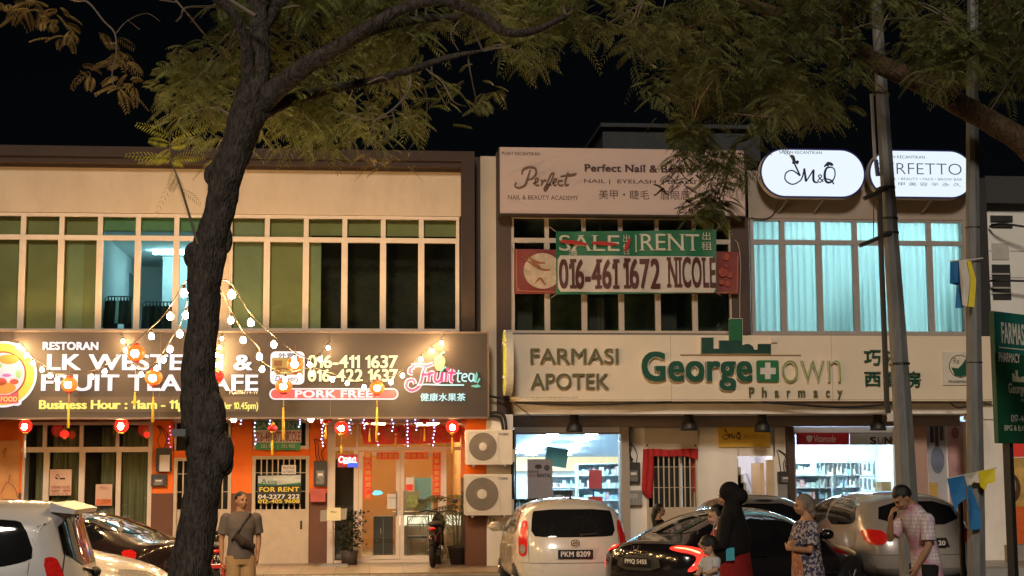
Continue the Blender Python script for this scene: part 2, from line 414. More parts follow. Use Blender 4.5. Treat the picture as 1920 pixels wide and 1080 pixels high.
def room(parent, x0, x1, y0, y1, z0, z1, mat, name="interior_wall", floor=None):
    m = MB(); t = .05
    m.box(x0-t, x0, y0, y1, z0, z1); m.box(x1, x1+t, y0, y1, z0, z1); m.box(x0-t, x1+t, y1, y1+t, z0-t, z1+t)
    m.box(x0-t, x1+t, y0, y1, z1, z1+t)
    if floor is None: m.box(x0-t, x1+t, y0, y1, z0-t, z0)
    o = m.build(name, mat, parent)
    if floor is not None: f = MB(); f.box(x0-t, x1+t, y0, y1, z0-t, z0); f.build("interior_floor", floor, parent)
    return o

# ---------------- left shophouse (restaurant)
LB = thing("shophouse", "two storey cream shophouse with brown surround above the brown restaurant sign and orange shopfront", "building", (-3, 2, 0))
XL, XR = -14.0, X_(864, 0, 500)
ztop = Z_(398, 0, 100); zsill = Z_(622, 0, 500)
zw = Z_(313, 0, 500); zpar = Z_(277, -.3, 400)
XCOLR = X_(890, -.3, 400)
w = MB()
w.box(XL, XR, 0, .25, Z_(401.5, 0, 460), zw+.1)
XA0, XA1 = X_(404, 0, 400), X_(430, 0, 404)
w.box(XA1, XA0, 0, .25, zsill, Z_(401.5, 0, 460))
w.box(XL, XR, 0, .25, 3.05, zsill)
w.build("wall", WALLCREAM, LB)
w = MB(); w.box(XL, XCOLR+.3, 9.8, 10, 0, zpar); w.build("back_wall", WALLCREAM, LB)
fa = MB(); fa.box(XL, XCOLR, -.3, -.02, zw+.10, zpar); fa.box(XL, XCOLR, -.24, -.02, zw, zw+.098)
fa.box(XR, XCOLR, -.3, .24, 3.0, zw+.10-.002)
fa.build("surround", FASCIA, LB)
rf = MB(); rf.box(XL, XCOLR, -.02, 9.8, zpar-.35, zpar-.2); rf.build("roof", BROWNPIER, LB)
wA, xsA, ztA, zrA, zbA, hA = window_strip(LB, [-172, -100, -28, 44.6, 116.7, 188.9, 260, 332, 404], 398, 399.5, 445, 621, .03, lit=(5, 6, 7))
wB, xsB, ztB, zrB, zbB, hB = window_strip(LB, [430, 501.5, 574.5, 646.7, 718.7, 790, 861], 405, 404.5, 450, 621, .03)
bl = MB(); bl.box(xsA[0], xsA[5]-.06, .16, .18, zbA, ztA)  # boards added behind the glass, painted the tone of its warm light
bl.box(xsB[0], xsB[2]+.1, .16, .18, zbB, ztB); bl.box(xsB[2]+.1, xsB[-1], .16, .18, zrB+.1, ztB)
bl.build("pane_tone_board", OLIVE, LB)
g2 = MB(); g2.box(xsB[2]+.1, xsB[2]+.28, .14, .155, zbB, zrB+.04); g2.box(xsB[0]+.1, xsB[0]+.6, .15, .158, zbB, ztB-.1); g2.box(xsA[4]+.12, xsA[4]+.40, .15, .158, zbA, zrA)
g2.build("pane_tone_board", GREENB, LB)
dk = MB(); dk.box(xsB[2]+.1, xsB[-1], .9, .95, zbB-.1, ztB); dk.box(xsB[-1], xsB[-1]+.03, .13, .95, zbB-.1, ztB); dk.box(xsB[2]+.07, xsB[2]+.099, .19, .95, zbB-.1, ztB); dk.box(xsB[2]+.1, xsB[-1], .13, .95, zbB-.15, zbB-.1); dk.box(xsB[2]+.1, xsB[-1], .19, .95, ztB, ztB+.05); dk.build("interior_wall", DARKROOM, LB)  # shallow near-black boards in place of unlit room depth
# lit upstairs room
rx0, rx1 = xsA[5]-.02, xsA[-1]+.3
ro = room(LB, rx0, rx1, .19, 5.2, zbA-.9, ztA-.32, ROOMWHITE)
m = MB(); m.box(rx0, rx1, .13, .187, ztA-.30, ztA); m.build("pane_tone_board", pbr("pale_pane_tone", (.60, .40, .16), .85, var=.1), LB)  # top board also carries the pane's lit tone in its paint
m = MB(); cx = at(480, 480, 5.1)
c0 = at(305, 500, 3.4).x; m.box(c0, c0+1.6, 3.4, 3.8, zbA-.9, ztA-.33); m.build("column", ROOMWHITE, LB)
m = MB(); q = at(226, 540, 4.6); m.box(rx0+.002, rx0+.03, 3.7, 4.6, zbA-.9, Z_(517, 4.2, 226)); m.build("inner_door", pbr("grey_door", (.16, .2, .2), .6), LB)
tl = at(330, 457, 2.6); m = MB(); m.box(at(288, 457, 2.6).x, at(372, 457, 2.6).x, 2.56, 2.64, ztA-.40, ztA-.34)
t_ = m.build("ceiling_lamp", glow("upstairs_tube", (.78, .94, 1.0), 60), LB)
# clothes rail inside the lit room
CLD = [pbr("dark_garment", (.015, .013, .016), .9), pbr("brown_garment", (.05, .03, .02), .9), pbr("pale_garment", (.35, .38, .40), .9)]
def clothes_rail(name, label, px0, px1, ptop, Y, n, pale):
    x0, x1 = X_(px0, Y, 570), X_(px1, Y, 570); z = Z_(ptop, Y, (px0+px1)/2)
    t = thing(name, label, "clothes rail", ((x0+x1)/2, Y, zbA-.9), group="clothes rails in the lit upstairs room")
    r = MB(); r.tube([(x0, Y, zbA-.9), (x0, Y, z-.05), (x0+.05, Y, z), (x1-.05, Y, z), (x1, Y, z-.05), (x1, Y, zbA-.9)], .012, 6); r.build("rail", DARKM, t)
    for i in range(n):
        x = x0+.06+(x1-x0-.12)*i/(n-1); h = random.uniform(.5, .8); a = random.uniform(-.06, .06)
        m = MB(); m.tube([(x, Y, z-.01), (x, Y, z-.07), (x, Y+.01, z-.1), (x+a*.3, Y, z-.3), (x+a, Y, z-h)], [.01, .015, .055, .07, .085], 8)
        m.build("garment", CLD[2] if i in pale else CLD[i % 2], t, True)
clothes_rail("clothes_rail", "clothes rail with dark garments behind the leftmost lit upstairs window bay", 197, 256, 556, .75, 9, (3, 8))
clothes_rail("clothes_rail", "clothes rail with brownish garments behind the second lit upstairs window bay", 268, 326, 566, 1.1, 8, ())

# ---------------- ground floor of the restaurant, shopfront plane
YS = 1.2
def Zs(py): return Z_(py, YS, 600)
WARMWALL = pbr("warm_interior_paint", (.45, .22, .08), .8, var=.15, vs=1.2)
zlin = Zs(789); zfl = WALK_Z
sw = MB()     # orange upper wall pieces
def pcs(mb, x0, x1, y0, y1, Y=YS, d=.2): a, b, c, e = R(x0, y0, x1, y1, Y); mb.box(a, b, Y, Y+d, c, e)
zb925 = Zs(925)
def orange_pier(x0, x1, ysplit=925, Y=YS, d=.2):
    a, b = X_(x0, Y, 920), X_(x1, Y, 920); zs_ = Z_(ysplit, Y, x0)
    m = MB(); m.box(a, b, Y, Y+d, zs_, 3.05); o = m.build("orange_wall", ORANGE, LB)
    m = MB(); m.box(a, b, Y-.002, Y+d, WALK_Z, zs_-.001); m.build("dado", DADO, LB)
orange_pier(-120, 40); orange_pier(284, 325); orange_pier(433, 472); orange_pier(579, 614)
a, b = X_(472, YS, 850), X_(579, YS, 850)
m = MB(); m.box(a, b, YS, YS+.2, Z_(855, YS, 520), Z_(841, YS, 520)); m.box(X_(325, YS, 850), X_(433, YS, 850), YS, YS+.2, Z_(858, YS, 380), Z_(845, YS, 380)); m.build("orange_wall", ORANGE, LB)
m = MB(); m.box(XL, X_(912, YS, 790), YS, YS+.2, Z_(788, YS, 600), 3.05); m.build("lintel", pbr("lintel_paint", (.35, .12, .05), .7, var=.15), LB)
m = MB(); m.box(XL, X_(912, 0), 0, YS-.003, 3.05, 3.2); m.box(XL, XCOLR, -.30, -.003, 2.96, 3.04); m.build("walkway_ceiling", CEIL, LB)
# columns at the party wall (front plane)
m = MB(); a, b = X_(873, -.2, 850), X_(912, -.2, 850); zz = Z_(896, -.2, 890)
m.box(a, b, -.2, 1.4, zz, 3.0); m.build("orange_wall", ORANGE, LB)
m = MB(); m.box(a, b, -.202, 1.4, .0, zz-.001); m.build("dado", DADO, LB)
m = MB(); m.box(X_(912, -.2, 850)+.002, X_(962, -.2, 850), -.2, 1.4, 0, 3.0); m.build("column", WHITEWALL, LB)
# left entrance: aluminium frame with two doors and curtains behind
def alu_bars(parent, vs, hs, Y, dep=.08, mat=ALU, name="door_frame"):
    m = MB()
    for (x0, x1, y0, y1) in vs: a, b, c, e = R(x0, y0, x1, y1, Y); m.box(a, b, Y, Y+dep, c, e)
    for (x0, x1, y0, y1) in hs: a, b, c, e = R(x0, y0, x1, y1, Y); m.box(a, b, Y-.006, Y+dep, c, e)
    return m.build(name, mat, parent)
fr = alu_bars(LB, [(40, 45, 793, 1062), (79, 90, 840, 1062), (80, 87, 796, 842), (146, 157, 840, 1062), (149, 156, 796, 842), (216, 225, 840, 1062), (217, 223, 796, 842), (276, 285, 793, 1062)],
              [(40, 285, 791, 797), (40, 285, 838, 848), (40, 285, 1054, 1063)], YS, name="door_frame")
m = MB(); a, b, c, e = R(42, 794, 283, 1060, YS); m.box(a, b, YS+.04, YS+.045, c, e); m.build("pane", PANEWIN, fr)
CURT = pbr("olive_curtain", (.30, .27, .15), .9, var=.25, vs=2.2, stretch=(3, 3, .15))
def curtain(parent, x0, x1, z0, z1, Y, mat, amp=.035, wl=.13, n=None, name="curtain"):
    n = n or max(8, int((x1-x0)/wl*8)); vs, fs = [], []; ph = random.uniform(0, 6)
    for i in range(n+1):
        x = x0+(x1-x0)*i/n; t = x/wl*2*math.pi+ph
        for z, k in ((z0, 1.25), ((z0+z1)/2, 1), (z1, .7)):
            y = Y+amp*k*(math.sin(t+.8*math.sin(t*.31))+.35*math.sin(t*.47+1))
            vs.append((x, y, z))
    for i in range(n):
        for j in range(2): fs.append((i*3+j, i*3+3+j, i*3+4+j, i*3+1+j))
    mb = MB(); mb.add(vs, fs); return mb.build(name, mat, parent, True)
for (x0, x1) in ((62, 78), (95, 120), (120, 143), (186, 212), (226, 274)):
    a, b, c, e = R(x0, 800, x1, 1056, YS); curtain(LB, a, b, c, e, YS+.16, CURT)
m = MB(); a, b, c, e = R(38, 790, 290, 1062, YS); m.box(a, b, YS+.7, YS+.75, c, e); m.build("interior_wall", pbr("dim_brown_interior", (.10, .075, .05), .9, var=.3, vs=1.5), LB)
# grille doors with white lower panel
def grille_door(parent, x0, x1, y0, y1, ysill, nb, Y, kick=True, wide=6):
    a, b, c, e = R(x0, y0, x1, y1, Y); zs_ = Z_(ysill, Y, (x0+x1)/2); k = sc(Y)
    m = MB(); t = wide*k; m.box(a, a+t, Y-.04, Y+.06, c, e); m.box(b-t, b, Y-.04, Y+.06, c, e); m.box(a+t, b-t, Y-.04, Y+.06, e-t, e)
    m.box(a+t+.003, b-t-.003, Y-.005, Y+.035, c+.02, zs_)
    d = m.build("door", WHITEMETAL, parent)
    g = MB()
    for i in range(1, nb+1): x = a+t+(b-a-2*t)*i/(nb+1); g.box(x-.012, x+.012, Y, Y+.024, zs_, e-t)
    g.box(a+t, b-t, Y+.004, Y+.02, zs_+(e-zs_)*.33, zs_+(e-zs_)*.33+.012); g.box(a+t, b-t, Y+.004, Y+.02, zs_+(e-zs_)*.68, zs_+(e-zs_)*.68+.012)
    g.build("grille", WHITEMETAL, d)
    h = MB(); hx = b-t-.08; h.tube([(hx, Y-.03, zs_-.25), (hx, Y-.05, zs_-.3), (hx, Y-.03, zs_-.35)], .01, 6); h.box(hx-.02, hx+.02, Y-.012, Y-.004, zs_-.38, zs_-.22); h.build("handle", DARKM, d)
    s = MB(); s.box(a+.01, b-.01, Y+.35, Y+.4, c, e+.0); s.box(a, a+.01, Y+.06, Y+.4, c, e); s.box(b-.01, b, Y+.06, Y+.4, c, e); s.build("dark_backing", DARKROOM, parent)  # shallow near-black sheet painted for the darkness behind the grille
    return d
grille_door(LB, 472, 579, 855, 1062, 955, 8, YS)
grille_door(LB, 325, 433, 858, 1062, 955, 8, YS)
fr = alu_bars(LB, [(475, 480, 788, 842), (573, 579, 788, 842)], [(475, 579, 787, 793), (475, 579, 836, 842)], YS, name="transom_window")
m = MB(); a, b, c, e = R(480, 793, 573, 836, YS)
for i in range(1, 6): x = a+(b-a)*i/6; m.box(x-.01, x+.01, YS+.02, YS+.04, c, e)
m.build("grille", WHITEMETAL, fr)
m = MB(); m.box(a, b, YS+.3, YS+.34, c-.05, e+.05); m.build("dark_backing", DARKROOM, LB)
fr = alu_bars(LB, [(325, 330, 788, 846), (428, 433, 788, 846)], [(325, 433, 787, 793)], YS, name="transom_window")
m = MB(); a, b, c, e = R(328, 790, 430, 846, YS); m.box(a, b, YS+.3, YS+.34, c, e); m.build("dark_backing", DARKROOM, LB)
# glass shopfront of the restaurant
fr = alu_bars(LB, [(614, 628, 786, 1060), (663, 671, 840, 1057), (668, 672, 794, 842), (868, 873, 786, 1060), (829, 837, 840, 1057)],
              [(614, 873, 785, 793), (614, 873, 838, 845), (614, 873, 1050, 1059)], YS, name="shopfront_frame")
m = MB(); a, b, c, e = R(628, 793, 868, 838, YS); m.box(a, b, YS+.04, YS+.044, c, e)
for x0, x1 in ((628, 664), (837, 868)): a, b, c, e = R(x0, 845, x1, 1050, YS); m.box(a, b, YS+.04, YS+.044, c, e)
m.build("pane", PANEWIN, fr)
for x0, x1, hx in ((672, 749.5, 743), (750.5, 829, 757)):
    a, b, c, e = R(x0, 847, x1, 1049, YS); m = MB(); m.frame(a, b, c, e, YS+.0, YS+.05, .075); d = m.build("door", ALU, LB)
    m = MB(); m.box(a+.075, b-.075, YS+.02, YS+.026, c+.075, e-.075); m.build("pane", PANEWIN, d)
    m = MB(); hxx = X_(hx, YS, 950); m.tube([(hxx, YS-.01, Z_(965, YS)), (hxx, YS-.05, Z_(960, YS)), (hxx, YS-.05, Z_(925, YS)), (hxx, YS-.01, Z_(920, YS))], .012, 6); m.build("handle", GREYM, d)
ra, rb = X_(616, YS, 900), X_(872, YS, 900)
room(LB, ra, rb, YS+.2, 6.2, WALK_Z, 3.0, WARMWALL, floor=pbr("restaurant_floor", (.22, .18, .12), .35, var=.2))
m = MB(); m.box(ra+.05, X_(668, 2.6, 930), 2.4, 2.6, WALK_Z, 2.2); m.build("partition", pbr("dark_partition", (.02, .016, .02), .5), LB)
m = MB()
for k in range(2): m.box(ra+.7+k*1.1, ra+1.1+k*1.1, 2.4, 5.0, 2.93, 2.98)
m.build("ceiling_lamp", glow("restaurant_ceiling_lamp", (1, .72, .40), 26), LB)

# ---------------- middle and right shophouses
XM0, XM1 = X_(893, 0.0, 500), X_(1404, 0, 500)
MB_ = thing("shophouse", "narrow middle shophouse with dark upstairs windows behind the hanging red and green banners", "building", (4, 2, 0))
for q_ in ((X_(890, .1, 400)+.004, X_(901, .1, 400), .12, .6, 2.9, Z_(294, .1, 910)), (X_(930, 0, 400)+.01, X_(958, 0, 500), .0, .5, 2.9, Z_(285, 0, 945)), (X_(1371, 0, 500), X_(1406, 0, 500)-.004, 0, .5, Z_(628, 0, 1390), Z_(285, 0, 1390))): m = MB(); m.box(*q_); m.build("pier", BROWNPIER, MB_)
m = MB(); m.box(X_(901, .1, 400), X_(930, .1, 400), .1, .6, 2.9, Z_(293, .1, 915)); m.build("party_wall", WALLCREAM, MB_)
m = MB(); m.box(X_(958, 0, 400), X_(1371, 0, 400), .02, .3, Z_(405, 0, 1160), Z_(300, 0, 1160)); m.build("wall", GREIGE, MB_); m = MB(); m.box(X_(958, 0), X_(1371, 0), .02, .3, 3.05, Z_(626, 0, 1160)); m.build("wall", GREIGE, MB_); m = MB(); m.box(XM0+.02, XM1, 9.8, 10, 0, 7.9); m.build("back_wall", GREIGE, MB_)
wC, xsC, ztC, zrC, zbC, hC = window_strip(MB_, [958, 1025, 1094, 1163, 1231, 1300, 1371], 405, 405, 452, 625, .03, bar=8, mat=pbr("tan_aluminium", (.52, .43, .34), .5, var=.06))
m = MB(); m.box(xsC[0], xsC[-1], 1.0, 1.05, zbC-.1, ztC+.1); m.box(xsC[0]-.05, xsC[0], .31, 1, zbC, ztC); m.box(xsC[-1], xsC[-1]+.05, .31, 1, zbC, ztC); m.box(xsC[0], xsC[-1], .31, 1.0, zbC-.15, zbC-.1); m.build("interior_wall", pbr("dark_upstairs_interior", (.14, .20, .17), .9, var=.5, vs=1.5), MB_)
m = MB()
for i in (0, 2, 4): m.box(xsC[i]+.15, xsC[i]+.45, .5, .55, zbC, zrC-.3); 
m.box(xsC[0]+.1, xsC[-1]-.1, .7, .73, zrC+.15, zrC+.18); m.build("cabinet", pbr("dark_cabinet", (.03, .028, .024), .6), MB_)
m = MB(); m.box(X_(1130, 3, 260), X_(1425, 3, 260), 3, 6, Z_(300, 3, 1250), Z_(237, 3, 1250)); m.box(X_(1126, 2.9, 260), X_(1428, 2.9, 260), 2.85, 6.1, Z_(240, 2.9, 1250), Z_(233, 2.9, 1250)); m.box(XM0, XM1, .6, 9.8, 7.4, 7.6); m.build("roof_tank_house", pbr("grey_roof_render", (.05, .055, .06), .9, var=.15), MB_)

RB = thing("shophouse", "right shophouse with teal lit curtained windows under two glowing oval signs", "building", (9, 2, 0))
XE = X_(1834, 0, 500)
XF = X_(1861, 0, 700)
m = MB(); m.box(X_(1406, 0), XE, .0, .3, Z_(411, 0, 1600), Z_(322, 0, 1600)); m.box(X_(1406, 0), XE, 0, .3, 3.05, Z_(626, 0, 1600)); m.box(X_(1808, 0, 500), XE, .004, .3, Z_(626, 0, 1600), Z_(411, 0, 1600)); m.build("wall", GREIGE, RB); m = MB(); m.box(XM1+.01, XF, 9.8, 10, 0, 7.7); m.build("back_wall", GREIGE, RB); m = MB(); m.box(XM1+.01, XF, .35, 9.8, 7.2, 7.4); m.build("roof", GREIGE, RB)
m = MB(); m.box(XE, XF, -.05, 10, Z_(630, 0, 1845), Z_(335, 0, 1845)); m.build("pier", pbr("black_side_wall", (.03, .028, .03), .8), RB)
wD, xsD, ztD, zrD, zbD, hD = window_strip(RB, [1406, 1466, 1534, 1602, 1671, 1741, 1808], 412, 410.5, 455, 626, .03, mat=ALUD, panemat=PANETEAL)
room(RB, xsD[0], xsD[-1], .30, 3.2, zbD-.3, ztD+.25, ROOMWHITE)
CW = cloth("white_curtain", (.80, .80, .78), .55)
for i in range(6): curtain(RB, xsD[i]+.01, xsD[i+1]-.01, zbD-.1, ztD+.02, .24, CW, .022, .12+.03*random.random())
m = MB()
for k in range(3): x = xsD[0]+.8+k*1.35; m.box(x, x+.8, .95, 1.08, ztD+.12, ztD+.18); m.box(x, x+.8, 1.6, 1.73, zbD+.2, zbD+.26)  # second row, low near the sill, is added to brighten the curtains
m.build("ceiling_lamp", glow("salon_tube_and_fill", (.86, .96, 1.0), 40), RB)
m = MB()
for (px, pw, ph) in ((1551, 14, 40), (1590, 22, 75), (1765, 16, 60)): a, b, c, e = R(px, 626-ph, px+pw, 626, .5); m.box(a, b, .45, .6, zbD-.2, e)
m.build("cabinet", pbr("salon_cabinet", (.10, .12, .12), .7), RB)
# ================================================================== RIGHT GROUND FLOOR
YB = -0.02
m = MB(); a, b, c, e = R(963, 757, 1868, 776, YB); m.box(a, b, YB, 1.0, c, e); m.build("beam", WHITEWALL, MB_)
m = MB(); m.box(X_(963, 0, 780), X_(1836, 0, 780), .98, 1.0, Z_(800, 1.0, 1400), Z_(770, 1.0, 1400)); m.build("soffit_shade_strip", pbr("soffit_shade_paint", (.24, .19, .165), .9), MB_)  # dark strip, soffit shade put into its colour
m = MB(); m.box(X_(963, 0), XF, .2, 1.6, Z_(757, 0, 1400)+.001, Z_(757, 0, 1400)+.1); m.build("walkway_ceiling", CEIL, MB_)
YG = 1.2
def pharmacy_front(parent, x0, x1, ytop, ybot, lintel_top, pil):
    a, b, c, e = R(x0, ytop, x1, ybot, YG); e2 = Z_(lintel_top, YG, (x0+x1)/2)
    m = MB(); m.box(a, b, YG, YG+.2, e, e2); m.build("lintel", WHITEWALL, parent)
    f = MB(); f.frame(a, b, c, e, YG+.01, YG+.07, .035)
    fo = f.build("shopfront_frame", ALUD, parent)
    return a, b, c, e, fo
PHW = pbr("pharmacy_interior_white", (.70, .78, .86), .8, var=.03)
PFL = tile_mat("pharmacy_floor", (.55, .55, .55), (.5, .5, .5), (.3, .3, .3), .6)
LAMPW = glow("pharmacy_ceiling_lamp", (.58, .81, 1.0), 175)
# front 1
a1, b1, c1, e1, fo1 = pharmacy_front(MB_, 965, 1166, 811, 1056, 800, None)
m = MB()
xd = [X_(p, YG, 930) for p in (1082, 1114)]
for x in xd: m.box(x-.02, x+.02, YG+.02, YG+.06, c1+.03, Z_(895, YG, 1100))
m.box(a1+.04, b1-.04, YG+.03, YG+.036, c1+.04, e1-.04); m.build("pane", PANEWIN, fo1)
room(MB_, a1-.6, b1+1.2, YG+.2, 8.2, WALK_Z, Z_(808, YG, 1065)+.28, PHW, floor=PFL)
m = MB(); m.add([(a1-.59, 1.45, 2.84), (b1+1.19, 1.45, 2.84), (b1+1.19, 7.85, 2.28), (a1-.59, 7.85, 2.28), (a1-.59, 1.45, 2.88), (b1+1.19, 1.45, 2.88), (b1+1.19, 7.85, 2.32), (a1-.59, 7.85, 2.32)], [(0, 3, 2, 1), (4, 5, 6, 7), (0, 1, 5, 4), (1, 2, 6, 5), (2, 3, 7, 6), (3, 0, 4, 7)]); m.build("sloped_ceiling", pbr("pale_blue_ceiling", (.62, .68, .76), .85, var=.02), MB_)
scz = lambda y: 2.84-(y-1.45)*.0875-.02
zc = Z_(808, YG, 1065)+.28
m = MB()
for k in range(9): p = at(966+k*9.5, 850-k*6.5, 6.4-k*.5); m.box(p.x-.06, p.x+.06, p.y-.10, p.y+.10, scz(p.y)-.035, scz(p.y)-.012)
for k in range(4):
    for x in (a1+.9, a1+1.7): m.box(x-.11, x+.11, 2.3+k*1.4, 2.7+k*1.4, scz(2.7+k*1.4)-.03, scz(2.7+k*1.4)-.012)
m.build("ceiling_lamp", LAMPW, MB_)
m = MB(); m.box(a1-.5, b1+1.1, 7.9, 8.1, 1.95, 2.30); m.build("cove_light", glow("warm_cove_light", (1.0, .80, .48), 1.1), MB_)
# front 2
a2, b2, c2, e2, fo2 = pharmacy_front(RB, 1491, 1684, 811, 1056, 800, None)
m = MB(); m.box(a2+.04, b2-.04, YG+.03, YG+.036, c2+.04, e2-.04); x = X_(1592, YG, 900); m.box(x-.01, x+.01, YG+.02, YG+.05, c2+.04, e2-.05); m.build("pane", PANEWIN, fo2)
room(RB, a2-.15, b2+1.6, YG+.2, 7.2, WALK_Z, zc, PHW, floor=PFL)
m = MB()
for k in range(5):
    for x in (a2+.5, a2+1.5, a2+2.5): m.box(x-.15, x+.15, 1.9+k*1.05, 2.2+k*1.05, zc-.05, zc-.02)
m.build("ceiling_lamp", LAMPW, RB)
m = MB(); m.box(a2-.1, a2+.9, 6.95, 7.1, 2.2, 2.75); m.build("cove_light", MATS["warm_cove_light"], RB)
# shelving and goods inside both shops
PRODC = [pbr("product_%s" % n, c, .6, var=.1) for n, c in (("blue", (.38, .58, .80)), ("white", (.8, .8, .8)), ("cream", (.8, .76, .68)), ("red", (.72, .40, .40)), ("pale_green", (.55, .72, .62)), ("pale_blue", (.58, .72, .82)), ("orange", (.8, .62, .46)), ("teal", (.45, .70, .74)))]
SHELF = pbr("shelf_white", (.62, .66, .70), .5, var=.03)
def shelf_unit(name, label, x0, x1, Y, z0, rows, dep=.35, density=.16, group=None):
    t = thing(name, label, "shelf", ((x0+x1)/2, Y, z0), group=group)
    H = rows*.27
    m = MB(); m.box(x0, x0+.03, Y, Y+dep, z0, z0+H); m.box(x1-.03, x1, Y, Y+dep, z0, z0+H)
    for r in range(rows+1): m.box(x0+.03, x1-.03, Y+.002, Y+dep, z0+r*.27-.02*(r == rows), z0+r*.27+.02*(r < rows))
    m.box(x0+.03, x1-.03, Y+dep-.02, Y+dep-.004, z0+.02, z0+H-.02); m.build("rack", SHELF, t)
    bs = [MB() for _ in PRODC]
    for r in range(rows):
        x = x0+.05
        while x < x1-.14:
            w = random.uniform(.035, .11); h = random.uniform(.06, .19)
            if random.random() < .88: random.choice(bs).box(x, x+w*.9, Y+random.uniform(.01, .05), Y+.2, z0+r*.27+.021, z0+r*.27+.021+h)
            x += w
    o = MB()
    for i, b in enumerate(bs):
        o.v, n = o.v+b.v, len(o.v); o.f += [tuple(q+n for q in f) for f in b.f]; o.mi += [i]*len(b.f)
    g = o.build("goods", PRODC, t); g["kind"] = "stuff"
shelf_unit("display_shelf", "white shelf of coloured packets deep in the left pharmacy room", a1+.9, a1+2.0, 5.4, WALK_Z, 6)
shelf_unit("display_shelf", "low shelf with blue packets just behind the left pharmacy glass", a1+.85, a1+1.3, 2.2, WALK_Z, 5)
shelf_unit("display_shelf", "tall white shelf at right edge of the left pharmacy room", b1-.45, b1+.6, 4.4, WALK_Z, 7)
shelf_unit("display_shelf", "long low rack of packets in the front of the right pharmacy room", a2+.05, a2+1.1, 2.3, WALK_Z, 6)
shelf_unit("display_shelf", "white rack of small goods in the middle of the right pharmacy room", a2+1.0, a2+2.0, 3.2, WALK_Z, 7)
shelf_unit("display_shelf", "wall shelf of goods along the back of the right pharmacy room", a2+.6, a2+2.6, 6.4, WALK_Z, 7)
# hanging goods rack
t = thing("hook_rack", "wire rack of hanging silver packets behind the right pharmacy glass", "rack", (a2+1.5, 2.0, WALK_Z))
m = MB(); x0, x1 = X_(1535, 2.0, 870), X_(1640, 2.0, 870); zt = Z_(865, 2.0, 1590)
m.tube([(x0, 2, WALK_Z), (x0, 2, zt), (x1, 2, zt), (x1, 2, WALK_Z)], .012, 6); m.tube([(x0, 2, zt-.3), (x1, 2, zt-.3)], .01, 6); m.build("frame", GREYM, t)
m = MB()
for r in range(2):
    for i in range(13): x = x0+.04+(x1-x0-.08)*i/12; w_ = random.uniform(.018, .03); m.box(x-w_, x+w_, 1.95, 1.99, zt-.29-.3*r+random.uniform(0, .14), zt-.03-.3*r-random.uniform(0, .03))
m.build("hanging_packets", [pbr("silver_packet", (.72, .74, .78), .3, .1, var=.3, vs=20)], t)
t = tag(MB().pbox(1653, 903, 1688, 936, 1.75, .35).build("carton", WOODC), "brown carton standing in the right pharmacy window beside the pole", "box")
# pillars and walls between the fronts
m = MB(); m.pbox(1166, 776, 1181, 1056, 1.0, .4); m.build("pillar", GREIGE, MB_)
m = MB(); m.pbox(1480, 776, 1491, 1056, 1.0, .4); m.build("pillar", BROWNPIER, RB)
def holewall(x0, x1, y0, y1, holes, Y, d, mat, parent):
    m = MB(); xs = sorted({x0, x1, *[h[0] for h in holes], *[h[1] for h in holes]})
    for i in range(len(xs)-1):
        cx = (xs[i]+xs[i+1])/2; hs = sorted([h for h in holes if h[0] < cx < h[1]], key=lambda h: h[2]); y = y0
        for h in hs:
            if h[2] > y: m.pbox(xs[i], y, xs[i+1], h[2], Y, d)
            y = h[3]
        if y < y1: m.pbox(xs[i], y, xs[i+1], y1, Y, d)
    return m.build("wall", mat, parent)
holewall(1181, 1480, 778, 1060, [(1215, 1306, 842, 1060), (1384, 1452, 855, 1060)], YG, .12, WHITEWALL, MB_)
grille_door(MB_, 1213, 1308, 841, 1060, 951, 8, YG-.02, wide=3)
# stairway behind the door opening
sx0, sx1 = X_(1370, 3.2, 900), X_(1458, 1.4, 900)
ST = pbr("stairwell_white", (.78, .77, .80), .9, var=.03)
m = MB(); za = Z_(855, YG, 1420)
m.box(sx0-.5, sx1, 3.2, 3.25, WALK_Z, za+.6); m.box(sx1, sx1+.05, 1.33, 3.2, WALK_Z, za+.6); m.box(sx0-.55, sx0-.5, 1.33, 3.2, WALK_Z, za+.6); m.box(sx0-.55, sx1+.05, 1.33, 3.2, za+.6, za+.65)
m.build("stairwell_wall", ST, MB_)
m = MB()
for k in range(7): p0 = at(1384+k*5.0, 866+k*15, YG+.13); m.box(p0.x-.9, p0.x, YG+.125, YG+.9, WALK_Z, p0.z+.06-.0)
m.build("stair", pbr("stair_render", (.60, .50, .38), .85, var=.05), MB_)
m = MB(); P = [at(*p, 3.0) for p in ((1374, 850), (1384, 891), (1400, 888), (1418, 940), (1432, 985))]; m.tube(P, .018, 6); m.build("handrail", pbr("handrail_paint", (.45, .45, .47), .5), MB_)
m = MB(); m.box(sx0+.2, sx0+.9, 1.7, 2.1, za+.52, za+.58); m.build("ceiling_lamp", glow("stairwell_lamp", (1, .97, 1), 48), MB_)
m = MB(); a, b, c, e = R(1427, 868, 1434, 1056, 1.36); m.box(a, b, 1.34, 2.1, c, e); a, b, c, e = R(1440, 862, 1452, 1056, YG); m.box(a, b, YG-.03, YG+.1, c, e); m.build("door", pbr("cream_door", (.66, .50, .30), .6, var=.08), MB_)
# right end: recess with posters, corner pillar
m = MB(); m.pbox(1684, 776, 1700, 1056, 1.0, .4); m.pbox(1700, 790, 1838, 1056, 1.3, .1); m.build("wall", WHITEWALL, RB)
m = MB(); m.pbox(1716, 790, 1741, 1050, 1.0, .3); m.build("pillar", pbr("pinkish_pillar", (.42, .27, .22), .8, var=.08), RB)
m = MB(); m.pbox(1834, 776, 1888, 1056, -.1, .5); a, b, c, e = R(1828, 752, 1900, 786, -.14); m.box(a, b, -.14, .45, c, e); m.build("column", WHITEWALL, RB)

